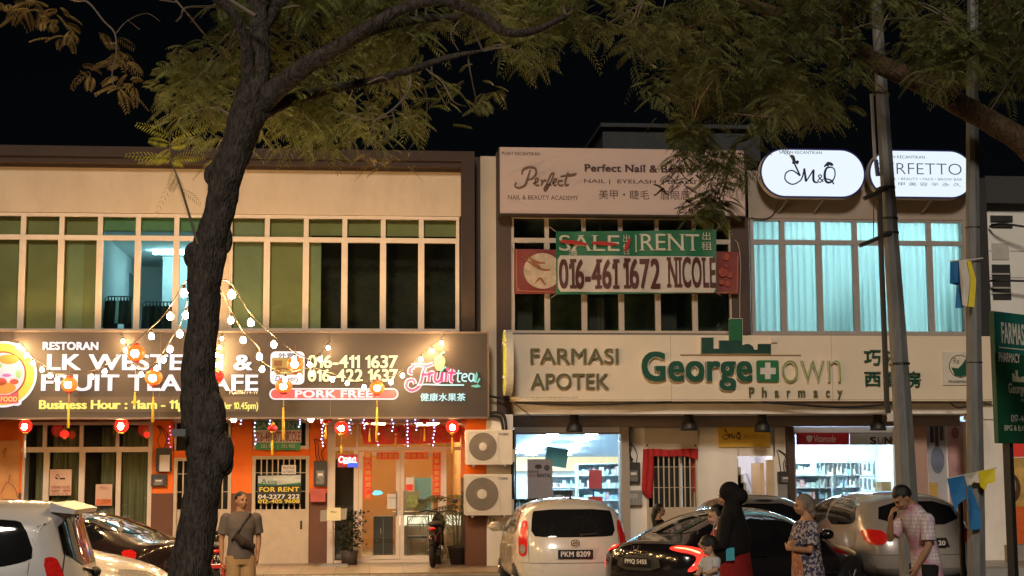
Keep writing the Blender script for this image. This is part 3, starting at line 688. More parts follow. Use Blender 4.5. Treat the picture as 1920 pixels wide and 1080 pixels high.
# ================================================================== BIG SIGNS
WLIT = glow("lit_white_letter", (.88, .87, 1.0), .80)
YLIT = glow("lit_yellow_letter", (.95, .95, .22), .70)
PLIT = glow("lit_pale_letter", (.90, 1.0, .60), .72)
REDLIT = glow("lit_red_panel", (1.0, .13, .15), .50)
PINKLIT = glow("lit_pink_letter", (1.0, .10, .28), .7)
CYANLIT = glow("lit_cyan_letter", (.55, .92, 1.0), .8)
LEAFLIT = glow("lit_leaf", (.25, .85, .70), .45)
SY = -.55
SIGNB = pbr("sign_brown_panel", (.036, .027, .024), .55, var=.12, vs=1.5)
S1 = thing("shop_sign", "long dark brown restaurant signboard with lit white lettering and round yellow badge", "sign", (-3, SY, 3.0))
a, b, c, e = R(-130, 624, 914, 782, SY)
m = MB(); m.box(a, b, SY, -.31, c, e); m.build("panel", SIGNB, S1)
m = MB(); m.box(a, b+.02, SY-.03, -.31, e+.001, e+.035); m.box(b+.001, b+.03, SY-.03, -.31, c, e); m.box(a, b+.02, SY-.02, -.31, c-.035, c-.001)
for px in (300, 620): x = X_(px, SY); m.box(x-.004, x+.004, SY-.004, SY-.001, c, e)
m.build("edge_trim", pbr("sign_trim", (.14, .10, .085), .5), S1)
def lit(s, box, mat, bold=.03, ext=.03, Y=SY, parent=S1, **k): return text(s, box, Y-ext-.002, mat, parent, bold=bold, ext=ext, **k)
lit("RESTORAN", (80, 641, 184, 656), WLIT, .035)
lit("LK WESTERN &", (88, 664, 473, 694), WLIT, .026)
lit("FRUIT TEA CAFE", (77, 702, 484, 733), WLIT, .026)
text("PG0316774-W", (430, 731.5, 484, 739), SY-.012, TEXTWHITE, S1, bold=.01)
m = MB(); m.pbox(75, 744, 487, 772, SY-.01, .009); m.build("hours_strip", pbr("sign_grey_brown_strip", (.075, .055, .046), .55), S1)
text("Business Hour : 11am - 11pm", (73, 750, 366, 772), SY-.03, YLIT, S1, bold=.035, ext=.018)
text("(Last Order 10.45pm)", (371, 754, 484, 771), SY-.03, YLIT, S1, bold=.03, ext=.018)
lit("016-411 1637", (577, 666, 746, 690), PLIT, .03); lit("016-422 1637", (577, 692, 746, 715.5), PLIT, .03)
m = MB(); m.prism(prrect(505, 728, 747, 749.5, 10.5, SY), SY-.02, SY-.002); m.build("pill_outline", WLIT, S1)
m = MB(); m.prism(prrect(508, 730.5, 744, 747, 8, SY), SY-.03, SY-.021); m.build("pill_panel", REDLIT, S1)
text("PORK FREE", (553, 731.5, 699, 745.5), SY-.04, WLIT, S1, bold=.035, ext=.008)
# delivery badge
m = MB(); m.prism(prrect(507, 659, 571, 721, 9, SY), SY-.02, SY-.002); m.build("badge_outline", WLIT, S1)
m = MB(); m.prism(prrect(510, 671, 568, 703, 2, SY), SY-.026, SY-.021); m.build("badge_panel", glow("lit_badge_yellow", (.70, .58, .16), .22), S1)
text("外賣", (522, 662, 552, 671), SY-.026, BLACKINK, S1, bold=.01); text("Delivery", (516, 705, 562, 717), SY-.026, BLACKINK, S1, bold=.0, shear=.2)
m = MB(); P = lambda x, y: (at(x, y, SY).x, at(x, y, SY).z); r = sc(SY)
for cx_, cy_ in ((523, 696), (553, 697)): m.prism(disc(*P(cx_, cy_), 5*r, 16), SY-.034, SY-.027)
m.stroke([P(518, 690), P(530, 691), P(545, 692), P(553, 685), P(549, 678)], 3*r, SY-.034); m.prism(ppoly([(514, 687), (529, 687), (529, 676), (514, 676)], SY), SY-.034, SY-.027)
m.build("badge_picture", pbr("badge_brown_print", (.16, .07, .03), .6), S1)
# fruit tea logo
m = MB()
def fs(mb, pts, w, Y=SY-.03, dep=.02): mb.stroke([P(*p) for p in pts], [q*r for q in w] if isinstance(w, list) else w*r, Y, dep)
FR = [[(772, 686), (785, 684), (800, 686), (812, 682)], [(798, 687), (793, 700), (790, 715), (783, 727), (771, 732), (762, 725), (765, 714), (775, 713), (778, 720)],
      [(776, 688), (769, 692), (768, 699), (774, 700)], [(790, 703), (803, 702)],
      [(805, 698), (803, 716)], [(804, 704), (809, 699), (813, 700)], [(817, 698), (815, 711), (819, 716), (826, 712), (829, 698)], [(829, 698), (828, 716)], [(837, 699), (835, 716)], [(848, 692), (845, 712), (850, 716)], [(840, 699), (854, 699)]]
for q in FR: fs(m, q, 8, SY-.014, .012)
m.build("logo_outline", WLIT, S1)
m = MB()
for i, q in enumerate(FR): fs(m, q, 4.5 if i > 3 else [2.5, 5, 5, 2.5], SY-.028, .013)
m.prism(disc(*P(839, 692), 3*r, 12), SY-.028, SY-.015)
m.build("logo_lettering", PINKLIT, S1)
m = MB()
for q in ([(860, 694), (858, 713), (863, 716)], [(855, 700), (866, 700)], [(866, 708), (875, 706), (873, 701), (867, 704), (867, 713), (875, 715)], [(888, 702), (881, 701), (879, 710), (884, 715), (888, 708), (888, 701), (888, 713), (892, 716)], [(782, 722), (800, 721), (830, 722), (870, 722)]): fs(m, q, 2.6)
m.build("logo_lettering", CYANLIT, S1)
m = MB(); m.prism(ppoly([(888, 716), (891, 703), (894, 697), (896, 704), (893, 716)], SY), SY-.03, SY-.002); m.prism(ppoly([(893, 717), (899, 708), (900.5, 712), (896, 719)], SY), SY-.03, SY-.002); m.prism(ppoly([(884, 723), (896, 721), (902, 725), (893, 727), (884, 725)], SY), SY-.03, SY-.002); m.build("logo_leaf", LEAFLIT, S1)
m = MB(); m.prism([P(*p) for p in chaikin([(812, 676), (820, 664), (832, 668), (836, 680), (828, 694), (818, 696)], 2)][::-1], SY-.035, SY-.002); m.build("logo_fruit", glow("lit_peach", (1.0, .70, .38), .45), S1)
m = MB(); fs(m, [(826, 668), (829, 662), (834, 661)], 3, SY-.04); fs(m, [(826, 697), (832, 690), (836, 688)], 4, SY-.04); m.build("logo_leaf", LEAFLIT, S1)
text("健康水果茶", (788, 737, 873, 752), SY-.03, CYANLIT, S1, bold=.02, ext=.02)
# round badge at left
bc = P(6, 702)
m = MB(); m.prism(disc(*bc, 60*r, 40), SY-.03, SY-.002); m.prism([P(*p) for p in ((-60, 740), (42, 740), (40, 758), (34, 761), (-60, 756))][::-1], SY-.0285, SY-.003); m.build("badge_outline", WLIT, S1)
m = MB(); m.prism(disc(*bc, 56*r, 40), SY-.045, SY-.031); m.build("badge_ring", glow("lit_badge_ring", (.98, .74, .10), .55), S1)
m = MB(); m.prism(disc(*bc, 42*r, 36), SY-.05, SY-.046); m.build("badge_ring_line", glow("lit_dark_red", (.5, .06, .03), .4), S1)
m = MB(); m.prism(disc(*bc, 39*r, 36), SY-.055, SY-.051); m.build("badge_plate", glow("lit_plate", (.75, .82, 1.0), .5), S1)
for nm, colr, sh in (("orange", (1.0, .42, .08), [(18, 674, 18, 9), (8, 728, 22, 11)]), ("red", (.95, .12, .08), [(2, 716, 12, 7), (28, 716, 8, 5)]), ("green", (.45, .75, .35), [(-4, 686, 9, 6), (36, 702, 5, 8)]), ("purple", (.75, .2, .7), [(14, 704, 8, 3)])):
    for q, (x, y, u, v) in enumerate(sh): m = MB(); m.prism(disc(*P(x, y), u*r, 14, v*r), SY-.062, SY-.056); m.build("badge_food", glow("lit_food_"+nm, colr, .45), S1)
m = MB(); m.prism([P(*p) for p in ((-60, 732), (-10, 741), (24, 740), (36, 734), (36, 756), (28, 757), (-10, 756), (-60, 750))][::-1], SY-.062, SY-.056); m.build("badge_ribbon", REDLIT, S1)
text("WESTERN FOOD", (-52, 743.5, 32, 753), SY-.068, glow("lit_gold_letter", (1, .75, .2), .8), S1, bold=.02)

# pharmacy fascia sign
PY = -.35
PANELW = pbr("pharmacy_sign_panel", (.82, .69, .52), .6, var=.05, vs=1.2)
GDK = pbr("dark_green_acrylic", (.008, .085, .045), .4, var=.1); GMID = pbr("mid_green_acrylic", (.02, .17, .06), .4, var=.1)
OLV = pbr("olive_letter", (.13, .115, .04), .5); LIME = pbr("lime_letter", (.24, .33, .05), .5); RIM = pbr("white_letter_side", (.75, .66, .54), .6)
S2 = thing("shop_sign", "cream pharmacy fascia sign with raised dark green letters, skyline and white cross", "sign", (6, PY, 3.3))
a, b, c, e = R(958, 629, 1862, 752, PY)
m = MB(); m.box(a, b, PY, -.03, c, e); m.build("panel", PANELW, S2)
m = MB()
for px in (1258, 1560): x = X_(px, PY, 690); m.box(x-.003, x+.003, PY-.002, PY-.0005, c, e)
m.box(a, b, PY-.001, PY-.0004, c+.02, c+.028); m.build("panel_joint", pbr("joint_gap_brown", (.35, .29, .22), .8), S2)  # thin brown strips mark the panel joints
def raised(s, box, face, bold=0, d=.07, **k):
    text(s, box, PY-d+.004, RIM, S2, bold=bold+.014, ext=d-.006, **k); text(s, box, PY-d-.004, face, S2, bold=bold, ext=.004, **k)
raised("FARMASI", (995, 653, 1160, 682), OLV, .012, .06); raised("APOTEK", (995, 700, 1142, 730), OLV, .012, .06)
raised("George", (1203, 659, 1411, 732), GDK, .034, .09)
text("own", (1467, 675, 1577, 717), PY-.076, RIM, S2, bold=-.012, ext=.074); text("own", (1467.5, 675.5, 1576.5, 716.5), PY-.082, LIME, S2, bold=-.024, ext=.004)
for ch, x0, x1, y0 in (("P", 1405, 1415, 726), ("h", 1429, 1438, 726), ("a", 1453, 1461, 732), ("r", 1476, 1482, 732), ("m", 1497, 1510, 732), ("a", 1526, 1534, 732), ("c", 1549, 1556, 732), ("y", 1571, 1580, 732)):
    text(ch, (x0, y0, x1, 745 if ch != "y" else 749), PY-.04, OLV, S2, bold=.03, ext=.03)
m = MB(); m.prism(prrect(1418, 676, 1459, 716, 4, PY), PY-.06, PY-.002); m.build("cross_box", GMID, S2)
m = MB(); m.prism(ppoly([(1424, 702), (1433, 702), (1433, 711), (1443, 711), (1443, 702), (1453, 702), (1453, 690), (1443, 690), (1443, 680), (1433, 680), (1433, 690), (1424, 690)], PY), PY-.066, PY-.061); m.build("cross", PAPER, S2)
sk = [(605, 195), (710, 195), (710, 290), (757, 290), (757, 220), (850, 220), (850, 35), (963, 35), (963, 262), (985, 252), (1020, 250), (1050, 268), (1065, 305), (1095, 305), (1095, 250), (1208, 250), (1208, 338), (605, 338)]
skp = [(1180+x/4.571, 590+y/4.571) for x, y in sk][::-1]
m = MB(); m.prism(ppoly(skp, PY), PY-.08, PY-.002); m.build("skyline_edge", RIM, S2)
m = MB(); cxs = sum(p[0] for p in skp)/len(skp)
m.prism(ppoly([(x+(1 if x < cxs else -1)*.8, y-.4 if y > 655 else y+.9) for x, y in skp], PY), PY-.086, PY-.081); m.build("skyline", pbr("skyline_green", (.010, .060, .040), .4, var=.4, vs=4), S2)
m = MB(); m.pbox(1366.5, 599.5, 1390, 638, PY-.09, .003); m.build("tower_face", GMID, S2)
m = MB()
for k in range(9): m.pbox(1367, 602+k*4, 1389.5, 602.8+k*4, PY-.0925, .002)
m.build("tower_lines", GDK, S2)
m = MB(); m.pbox(1276, 664.5, 1313, 666.5, PY-.02, .018); m.pbox(1446, 665, 1502, 667, PY-.02, .018); m.build("ground_line", pbr("bronze_strip", (.3, .21, .13), .5), S2)
for s_, bx in (("巧", (1621, 656, 1652, 684)), ("济", (1660, 656, 1690, 684)), ("西", (1622, 697, 1652, 724)), ("药", (1661, 697, 1691, 725)), ("房", (1700, 696, 1727, 726))): text(s_, bx, PY-.05, GDK if s_ != "x" else OLV, S2, bold=.012, ext=.045)
m = MB(); m.pbox(1768, 660, 1830, 722, PY-.03, .028); m.build("emblem_panel", pbr("emblem_panel_paint", (.70, .63, .52), .6), S2)
pe = lambda x, y: (at(x, y, PY).x, at(x, y, PY).z); r2 = sc(PY)
m = MB(); m.prism(disc(*pe(1799, 687), 22*r2, 36), PY-.034, PY-.031); m.build("emblem_ring", BLACKINK, S2)
m = MB(); m.prism(disc(*pe(1799, 687), 20.5*r2, 36), PY-.038, PY-.035); m.build("emblem_disc", pbr("emblem_disc_paint", (.70, .63, .52), .6), S2)
m = MB(); m.prism(ppoly([(1782, 689), (1795, 691), (1803, 683), (1811, 670), (1817, 679), (1818, 692), (1812, 703), (1800, 707), (1789, 704)], PY)[::-1], PY-.042, PY-.039); m.build("emblem_mark", GDK, S2)
text("Rx", (1788, 671, 1799, 682), PY-.042, BLACKINK, S2, bold=.0); text("PHARMACY", (1779, 713, 1821, 718.5), PY-.036, BLACKINK, S2, bold=.01)
text("LESEN NO. PHM JUALAN & PERUNTUKAN NO. 1/2021", (970, 744, 1083, 748), PY-.002, OLV, S2)
m = MB(); m.pbox(1447, 633, 1458, 642, PY-.05, .048); m.build("junction_box", PAPER, S2)

# nail salon sign
NY = -.32
NP = pbr("pink_sign_vinyl", (.57, .43, .38), .6, var=.05, vs=1, stretch=(1, 1, 2.5))
MAROON = pbr("maroon_print", (.055, .014, .012), .5); BRONZE = pbr("bronze_script", (.16, .085, .05), .35, .3)
S3 = thing("shop_sign", "pinkish nail and beauty salon sign with brown script above the dark windows", "sign", (3, NY, 6.9))
a, b, c, e = R(937, 279, 1396, 402, NY)
m = MB(); m.box(a, b, NY, -.02, c, e); m.build("panel", NP, S3)
m = MB(); m.box(a-.02, a-.001, NY-.01, -.02, c, e); m.box(b+.001, b+.02, NY-.01, -.02, c, e); m.box(a-.02, b+.02, NY-.01, -.02, c-.03, c-.001); m.build("edge_trim", FASCIA, S3)
pn = lambda x, y: (at(930+x/4, 260+y/4, NY).x, at(930+x/4, 260+y/4, NY).z); r3 = sc(NY)
m = MB()
for q in ([(45, 310), (150, 240), (300, 200), (380, 150), (470, 130)], [(150, 330), (330, 270), (500, 170)], [(50, 500), (140, 470), (250, 510)], [(540, 380), (640, 310), (700, 290)]): m.stroke([pn(*p) for p in q], [1*r3, 9*r3, 1*r3], NY-.0015, .001)
m.build("vinyl_veins", pbr("pink_vein_print", (.54, .41, .37), .6), S3)
PF = [([(255, 235), (235, 300), (215, 350), (170, 370), (140, 355), (150, 330)], [2, 4, 4, 2, 3]), ([(195, 270), (200, 235), (245, 215), (290, 222), (300, 260), (270, 300), (230, 305)], [2, 4, 4, 4, 2]),
      ([(275, 340), (310, 320), (315, 300), (295, 305), (295, 345), (325, 350)], 2.6), ([(335, 310), (345, 320), (340, 350)], 3), ([(345, 325), (365, 312), (375, 320)], 3),
      ([(375, 350), (410, 270), (432, 262), (428, 280), (395, 350), (370, 390), (362, 375), (385, 345), (415, 350)], [2, 3.5, 2, 3.5, 4, 2]), ([(420, 335), (450, 320), (452, 302), (430, 310), (432, 348), (455, 348)], 2.6),
      ([(500, 318), (475, 315), (465, 335), (480, 352), (505, 345)], 2.6), ([(540, 255), (520, 310), (520, 348), (545, 345)], 3.2), ([(480, 285), (530, 275), (575, 272), (603, 262)], [1.5, 3, 4.5, 2])]
m = MB()
for i, (q, w_) in enumerate(PF): m.stroke([pn(*p) for p in q], [z*r3 for z in w_] if isinstance(w_, list) else w_*r3, NY-.02-.0006*i, .018)
m.build("script_lettering", BRONZE, S3)
text("PUSAT KECANTIKAN", (941, 285, 1012, 291), NY-.003, MAROON, S3, bold=.01)
text("NAIL & BEAUTY ACADEMY", (952, 366.5, 1085, 374.5), NY-.003, MAROON, S3, bold=.0, serif=.05)
text("Perfect Nail & Beauty", (1095, 309, 1304, 327), NY-.012, MAROON, S3, bold=.03, serif=.06, ext=.008)
text("NAIL |  EYELASH  | BEAUTY", (1095, 337, 1320, 346.5), NY-.003, MAROON, S3, bold=.005)
text("美甲・睫毛・眉眼唇・培訓", (1123, 357, 1350, 374.5), NY-.003, MAROON, S3)

# oval light boxes
LB_FACE = pbr("light_box_face", (.2, .2, .2), .4, var=0, emis=.98, ecol=(.76, .88, 1.0)); NAVY = pbr("navy_acrylic", (.012, .02, .16), .4); NVT = pbr("navy_print", (.012, .015, .08), .5)
OY = -.45
def stadium(x0, y0, x1, y1, Y): a, b, c, e = R(x0, y0, x1, y1, Y); return rrect(a, b, c, e, (e-c)/2-.001, 14)
def oval(label, x0, y0, x1, y1):
    a, b, c, e = R(x0, y0, x1, y1, OY); t = thing("light_box_sign", label, "sign", ((a+b)/2, OY, c), group="oval light boxes")
    m = MB(); m.prism(stadium(x0, y0, x1, y1, OY), OY+.004, OY+.2); m.build("case", pbr("white_case", (.7, .68, .66), .5), t)
    m = MB(); m.prism(stadium(x0, y0, x1, y1, OY), OY-.012, OY+.003); m.build("rim", NAVY, t)
    m = MB(); m.prism(stadium(x0+3, y0+3, x1-3, y1-3, OY), OY-.018, OY-.013); m.build("face", LB_FACE, t)
    for f in (.28, .62):
        x = a+(b-a)*f
        for q, w_ in (([(x, OY+.1, c+.02), (x-.12, -.02, c-.22)], .02), ([(x, OY+.19, c+.3), (x, .05, c+.1), (x, .05, c-.4)], .018)): m = MB(); m.tube(q, w_, 6); m.build("bracket", GREYM, t)
    return t
O1 = oval("glowing white oval light box with curly navy letters and crown", 1425, 279, 1622, 371)
O2 = oval("glowing white oval light box partly hidden behind the leaning pole", 1629, 281, 1826, 372)
po = lambda x, y: (at(1400+x/4.364, 260+y/4.364, OY).x, at(1400+x/4.364, 260+y/4.364, OY).z); r4 = sc(OY)
m = MB()
for i, (q, w_) in enumerate([([(362, 150), (395, 220), (435, 305)], [1, 2, 2]), ([(435, 305), (370, 262), (318, 285), (315, 340), (370, 375), (430, 350), (455, 310), (470, 245)], [2, 1.2, 1.2, 1.4, 1.2, 1.4, 2.5]),
    ([(470, 245), (482, 350)], [2, 3.6]), ([(482, 355), (545, 255)], [1, 1.6]), ([(545, 255), (545, 345), (580, 362)], [3, 3.4, 1]),
    ([(625, 355), (585, 310), (600, 298), (610, 312), (580, 345), (600, 358), (625, 330)], .9),
    ([(690, 235), (650, 245), (635, 300), (650, 355), (690, 355), (718, 310), (715, 255), (690, 235)], [1.2, 3, 4, 3, 1.2, 1.2, 1.2]), ([(650, 330), (690, 345), (710, 375)], [1, 2, 1.4]),
    ([(355, 145), (375, 150), (385, 190), (370, 205)], [2, 5, 5, 2]), ([(385, 200), (415, 190), (405, 210)], [2, 4, 2]),
    ([(630, 232), (655, 212), (665, 230)], [1, 4, 1]), ([(645, 225), (662, 205), (690, 212), (700, 225)], [2, 5, 5, 2])]):
    m.stroke([po(*p) for p in q], [(z+1.2)*r4 for z in w_] if isinstance(w_, list) else (w_+1.2)*r4, OY-.024-.0005*i, .004)
m.build("script_lettering", NVT, O1)
text("SALON KECANTIKAN", (1461, 283, 1541, 288.5), OY-.021, NVT, O1, bold=.0)
text("SALON KECANTIKAN", (1652, 291.5, 1734, 297), OY-.021, NVT, O2)
text("PERFETTO", (1645, 306, 1803, 327), OY-.021, pbr("slate_print", (.10, .13, .20), .5), O2, bold=-.014)
PALE = pbr("pale_blue_print", (.30, .36, .45), .6)
text("NAIL • BEAUTY • FACE • BROW BAR", (1662, 333.5, 1804, 338), OY-.021, PALE, O2)
text("美 甲 美 容 半 永 久", (1662, 342, 1802, 349), OY-.021, PALE, O2)

# ================================================================== HANGING BANNERS
def banner(name, label, P4, Y, mat, nx=36, ny=10, sag=.0, rip=.02, group=None, cat="banner", bulge=0):
    """P4: photo corners tl,tr,br,bl"""
    tl, tr, br, bl = [at(*p, Y) for p in P4]; vs, fs = [], []
    ph = random.uniform(0, 6)
    for j in range(ny+1):
        for i in range(nx+1):
            u, v = i/nx, j/ny
            p = (tl*(1-u)+tr*u)*(1-v)+(bl*(1-u)+br*u)*v
            z = p.z-sag*4*u*(1-u)*(1-.4*v)
            vs.append((p.x, Y+_rip(p.x, z, rip, ph), z))
    for j in range(ny):
        for i in range(nx): a_ = j*(nx+1)+i; fs.append((a_, a_+nx+1, a_+nx+2, a_+1))
    n = len(vs); vs += [(x, y+.004, z) for x, y, z in vs]; fs += [tuple(q+n for q in f[::-1]) for f in fs]
    t = thing(name, label, cat, (tuple((tl+br)/2)), group=group)
    mb = MB(); mb.add(vs, fs); mb.build("sheet", mat, t, True)
    return t, (lambda x, z: _rip(x, z, rip, ph))
def _rip(x, z, rip, ph): return rip*(math.sin(x*5.1+ph+z*1.7)+.6*math.sin(x*9.3-z*3.1+ph*2)+.35*math.sin(z*11+x*2.3))
BY = -.12
REDB = pbr("red_banner_vinyl", (.19, .020, .014), .55, var=.25, vs=2.5)
t, bf = banner("banner", "dark red food banner hanging behind the green and white phone banner", [(964, 467), (1387, 472), (1384, 551), (964, 551)], BY, REDB, sag=-.0, rip=.012)
pb = lambda x, y: (at(950+x/4.174, 410+y/4.174, BY).x, at(950+x/4.174, 410+y/4.174, BY).z)
m = MB(); m.prism(disc(*pb(280, 410), 36*sc(BY), 30, 34*sc(BY)), BY-.03, BY-.026); m.build("printed_plate", pbr("plate_print", (.50, .38, .27), .6, var=.3, vs=6), t)
m = MB()
for q in ([(120, 300), (200, 360), (280, 400), (340, 400)], [(150, 290), (230, 340), (300, 350)], [(180, 330), (260, 380)], [(220, 510), (260, 470), (300, 520)]): m.stroke([pb(*p) for p in q], [1*sc(BY), 5*sc(BY), 3*sc(BY)], BY-.035, .003)
m.build("printed_food", pbr("food_print", (.28, .10, .04), .6, var=.3, vs=9), t)
m = MB()
for (x, y, u) in ((1715, 300, 7), (1715, 370, 4), (1690, 420, 9), (1745, 440, 6), (1730, 510, 6), (1680, 500, 5)): m.prism(disc(*pb(x, y), u*sc(BY), 14), BY-.03, BY-.027)
m.build("printed_fruit", pbr("fruit_print", (.34, .05, .025), .5, var=.4, vs=10), t)
m = MB()
for q in ([(75, 240), (80, 545), (100, 545), (105, 565), (385, 575)], [(1650, 580), (1780, 575), (1785, 560), (1800, 558), (1805, 290)]): m.stroke([pb(*p) for p in q], .8*sc(BY), BY-.028, .002)
m.build("gold_border", pbr("gold_border_print", (.5, .26, .1), .6), t)
A = at(1387, 472, BY)
for q in ([A, at(1389, 500, BY), at(1387, 560, BY), at(1387, 598, BY)], [A, at(1383, 455, BY), at(1378, 450, 0)], [at(964, 467, BY), at(959, 462, 0)]): m = MB(); m.tube(q, .007, 5); m.build("rope", pbr("pale_rope", (.5, .45, .38), .8), t)
GY = -.22
GREENV = pbr("green_banner_vinyl", (.010, .135, .055), .55, var=.12, vs=2)
t, bf = banner("banner", "green and white banner with phone number in large brown figures on upstairs windows", [(1042, 434), (1343, 430), (1344, 549), (1043, 552)], GY, GREENV, sag=.008, rip=.017)
fl = lambda x, z: bf(x, z)-.022
m = MB(); a, b, c, e = R(1045.5, 480, 1342, 548, GY); nx, ny = 30, 8; pol = rrect(a, b, c, e, .09, 4)
vs, fs_ = [], []
for j in range(ny+1):
    for i in range(nx+1):
        z = c+(e-c)*j/ny; ins = .0
        if j in (0, ny): ins = .05
        x = a+ins+(b-a-2*ins)*i/nx; vs.append((x, GY-.006+bf(x, z), z))
for j in range(ny):
    for i in range(nx): q = j*(nx+1)+i; fs_.append((q, q+1, q+nx+2, q+nx+1))
m.add(vs, fs_); m.build("white_panel", pbr("white_banner_panel", (.60, .52, .45), .6, var=.08, vs=3), t, True)
BRN = pbr("brown_print", (.085, .018, .010), .6); OFFW = pbr("offwhite_print", (.55, .54, .42), .6, var=.1)
text("016-461", (1047.5, 486, 1161, 542), GY, BRN, t, bold=.03, serif=.10, bend=fl)
text("1672", (1168, 484.5, 1238, 542), GY, BRN, t, bold=.03, serif=.10, bend=fl)
text("NICOLE", (1250, 482, 1341.5, 540), GY, BRN, t, bold=.03, serif=.09, bend=fl)
text("SALE", (1048, 441, 1161, 471), GY, OFFW, t, bold=.0, serif=.06, bend=fl); text("RENT", (1199, 439, 1311, 470), GY, OFFW, t, bold=.0, serif=.06, bend=fl)
m = MB(); m.pbox(1191.5, 440, 1193.5, 473, GY-.03, .003); m.build("divider", OFFW, t)
text("出", (1168, 440, 1181, 455), GY, OFFW, t, bend=fl); text("售", (1167, 457, 1180, 478), GY, OFFW, t, bend=fl)
text("出", (1317, 435, 1332, 450), GY, OFFW, t, bend=fl); text("租", (1315, 453, 1335, 469), GY, OFFW, t, bend=fl); text("海", (1066, 466, 1082, 480), GY, OFFW, t, bend=fl)
m = MB(); pg = lambda x, y: (at(x, y, GY).x, at(x, y, GY).z)
for i, q in enumerate(([(1050, 453), (1075, 455), (1100, 459)], [(1108, 456), (1130, 457), (1156, 459)], [(1180, 448), (1176, 460), (1171, 471)])): m.stroke([pg(*p) for p in q], [4*sc(GY), 8*sc(GY), 4*sc(GY)], GY-.045, .003)
m.build("red_strike", pbr("red_spray", (.40, .02, .015), .7), t)
for p, q in (((1042, 434), (1030, 425)), ((1343, 430), (1352, 424)), ((1344, 549), (1354, 556)), ((1043, 552), (1033, 558))): m = MB(); m.tube([at(*p, GY), at(*q, -.0)], .005, 5); m.build("rope", MATS["pale_rope"], t)
# small banner over the grille door and notices
Y1 = YS-.14
t, bf = banner("banner", "small green and white sale banner above the restaurant grille door", [(478, 789, ), (566, 790), (563, 844), (479, 843)], Y1, pbr("small_green_vinyl", (.05, .30, .12), .6, var=.2), rip=.004, nx=16, ny=8)
fl = lambda x, z: bf(x, z)-.010
m = MB(); m.pbox(479.5, 806, 565, 830, Y1-.014, .004); m.build("white_panel", MATS["white_banner_panel"], t)
text("016-461 1672 NICOLE", (481, 809, 563, 828), Y1-.018, pbr("dark_red_print", (.30, .03, .02), .6), t, bold=.01, serif=.05)
text("SALE RENT", (482, 792, 562, 803), Y1, OFFW, t, serif=.05, bend=fl); text("出售 | 出租", (490, 832, 553, 841), Y1, OFFW, t, bend=fl)
Y2 = YS-.10
t, bf = banner("banner", "black for rent banner with yellow letters tied to the white grille door", [(483, 891), (565, 889), (564, 945), (482, 944)], Y2, pbr("black_banner_vinyl", (.018, .016, .012), .5, var=.2), rip=.004, nx=16, ny=8)
fl = lambda x, z: bf(x, z)-.010
m = MB(); m.add([(at(x, y, Y2).x, Y2-.013, at(x, y, Y2).z) for x, y in ((484, 911), (564, 910), (564, 890.5), (484, 892.5))], [(0, 1, 2, 3)]); m.build("picture_strip", pbr("landscape_print", (.52, .55, .48), .6, var=.35, vs=3, stretch=(1, 1, 4)), t)
m = MB(); m.add([(at(x, y, Y2).x, Y2-.016, at(x, y, Y2).z) for x, y in ((484, 911), (564, 910), (564, 905), (520, 909), (500, 908), (484, 906))], [tuple(range(6))]); m.build("picture_hills", GREENP, t)
text("Asia", (488, 898, 520, 909), Y2-.012, pbr("logo_green", (.06, .2, .12), .6), t, bold=.02, serif=.04)
text("FOR RENT", (486, 913, 561, 922), Y2, YELLOWP, t, bold=.03, bend=fl); text("04-2277 222", (484, 927, 562, 935), Y2, TEXTWHITE, t, bold=.03, bend=fl); text("012-405 9608", (484, 936, 562, 943.5), Y2, YELLOWP, t, bold=.03, bend=fl)
def notice(name, label, x0, y0, x1, y1, Y, mat, cat="notice", group=None, rz=0, dep=.006):
    a, b, c, e = R(x0, y0, x1, y1, Y); t = thing(name, label, cat, ((a+b)/2, Y, c), group=group)
    m = MB(); m.box(a, b, Y, Y+dep, c, e); m.build("sheet", mat, t); return t
t = notice("notice", "small white notice tied to the grille door above the for rent banner", 528, 872, 555, 889, Y2-.02, PAPER)
text("NOTICE", (531, 875, 552, 880), Y2-.024, BLACKINK, t); text("NO PARKING", (530, 882, 553, 887), Y2-.024, BLACKINK, t)
t = notice("poster", "pale poster with car drawing on the left glass door", 93, 880, 134, 929, YS-.012, pbr("poster_peach", (.70, .45, .33), .7, var=.05), "poster")
m = MB(); m.stroke([(at(x, y, YS).x, at(x, y, YS).z) for x, y in ((104, 897), (108, 889), (112, 895))], .012, YS-.018); m.pbox(112, 896, 122, 899, YS-.018, .004); m.pbox(105, 895.5, 109, 898.5, YS-.018, .004); m.build("drawing", BLACKINK, t)
text("OPENING HOURS", (96, 911, 131, 916), YS-.016, pbr("dull_red_print", (.30, .07, .04), .6), t, bold=.02); text("11AM - 11PM", (96, 918, 131, 923), YS-.016, MATS["dull_red_print"], t, bold=.02); text("欢 迎 光 临", (98, 924, 128, 928), YS-.016, MATS["dull_red_print"], t)
t = notice("poster", "pale poster with orange food picture at foot of the second glass door", 179, 908, 210, 948, YS-.012, MATS["poster_peach"], "poster")
m = MB(); m.pbox(180, 936, 209, 947, YS-.016, .003); m.build("picture", pbr("orange_food_print", (.62, .16, .05), .6, var=.5, vs=14), t)
text("MENU", (187, 912, 202, 918), YS-.016, MATS["dull_red_print"], t)
t = notice("picture", "peach painting on the orange wall at the far left edge", -40, 826, 36, 936, YS-.02, pbr("peach_painting", (.75, .36, .12), .7, var=.2, vs=2), "painting")
m = MB()
for q in ([(5, 850), (12, 840), (8, 858)], [(3, 925), (14, 905), (28, 915), (34, 933)], [(16, 905), (20, 890)]): m.stroke([(at(x, y, YS).x, at(x, y, YS).z) for x, y in q], .02, YS-.03)
m.build("drawing", pbr("painting_line", (.5, .15, .05), .7), t)
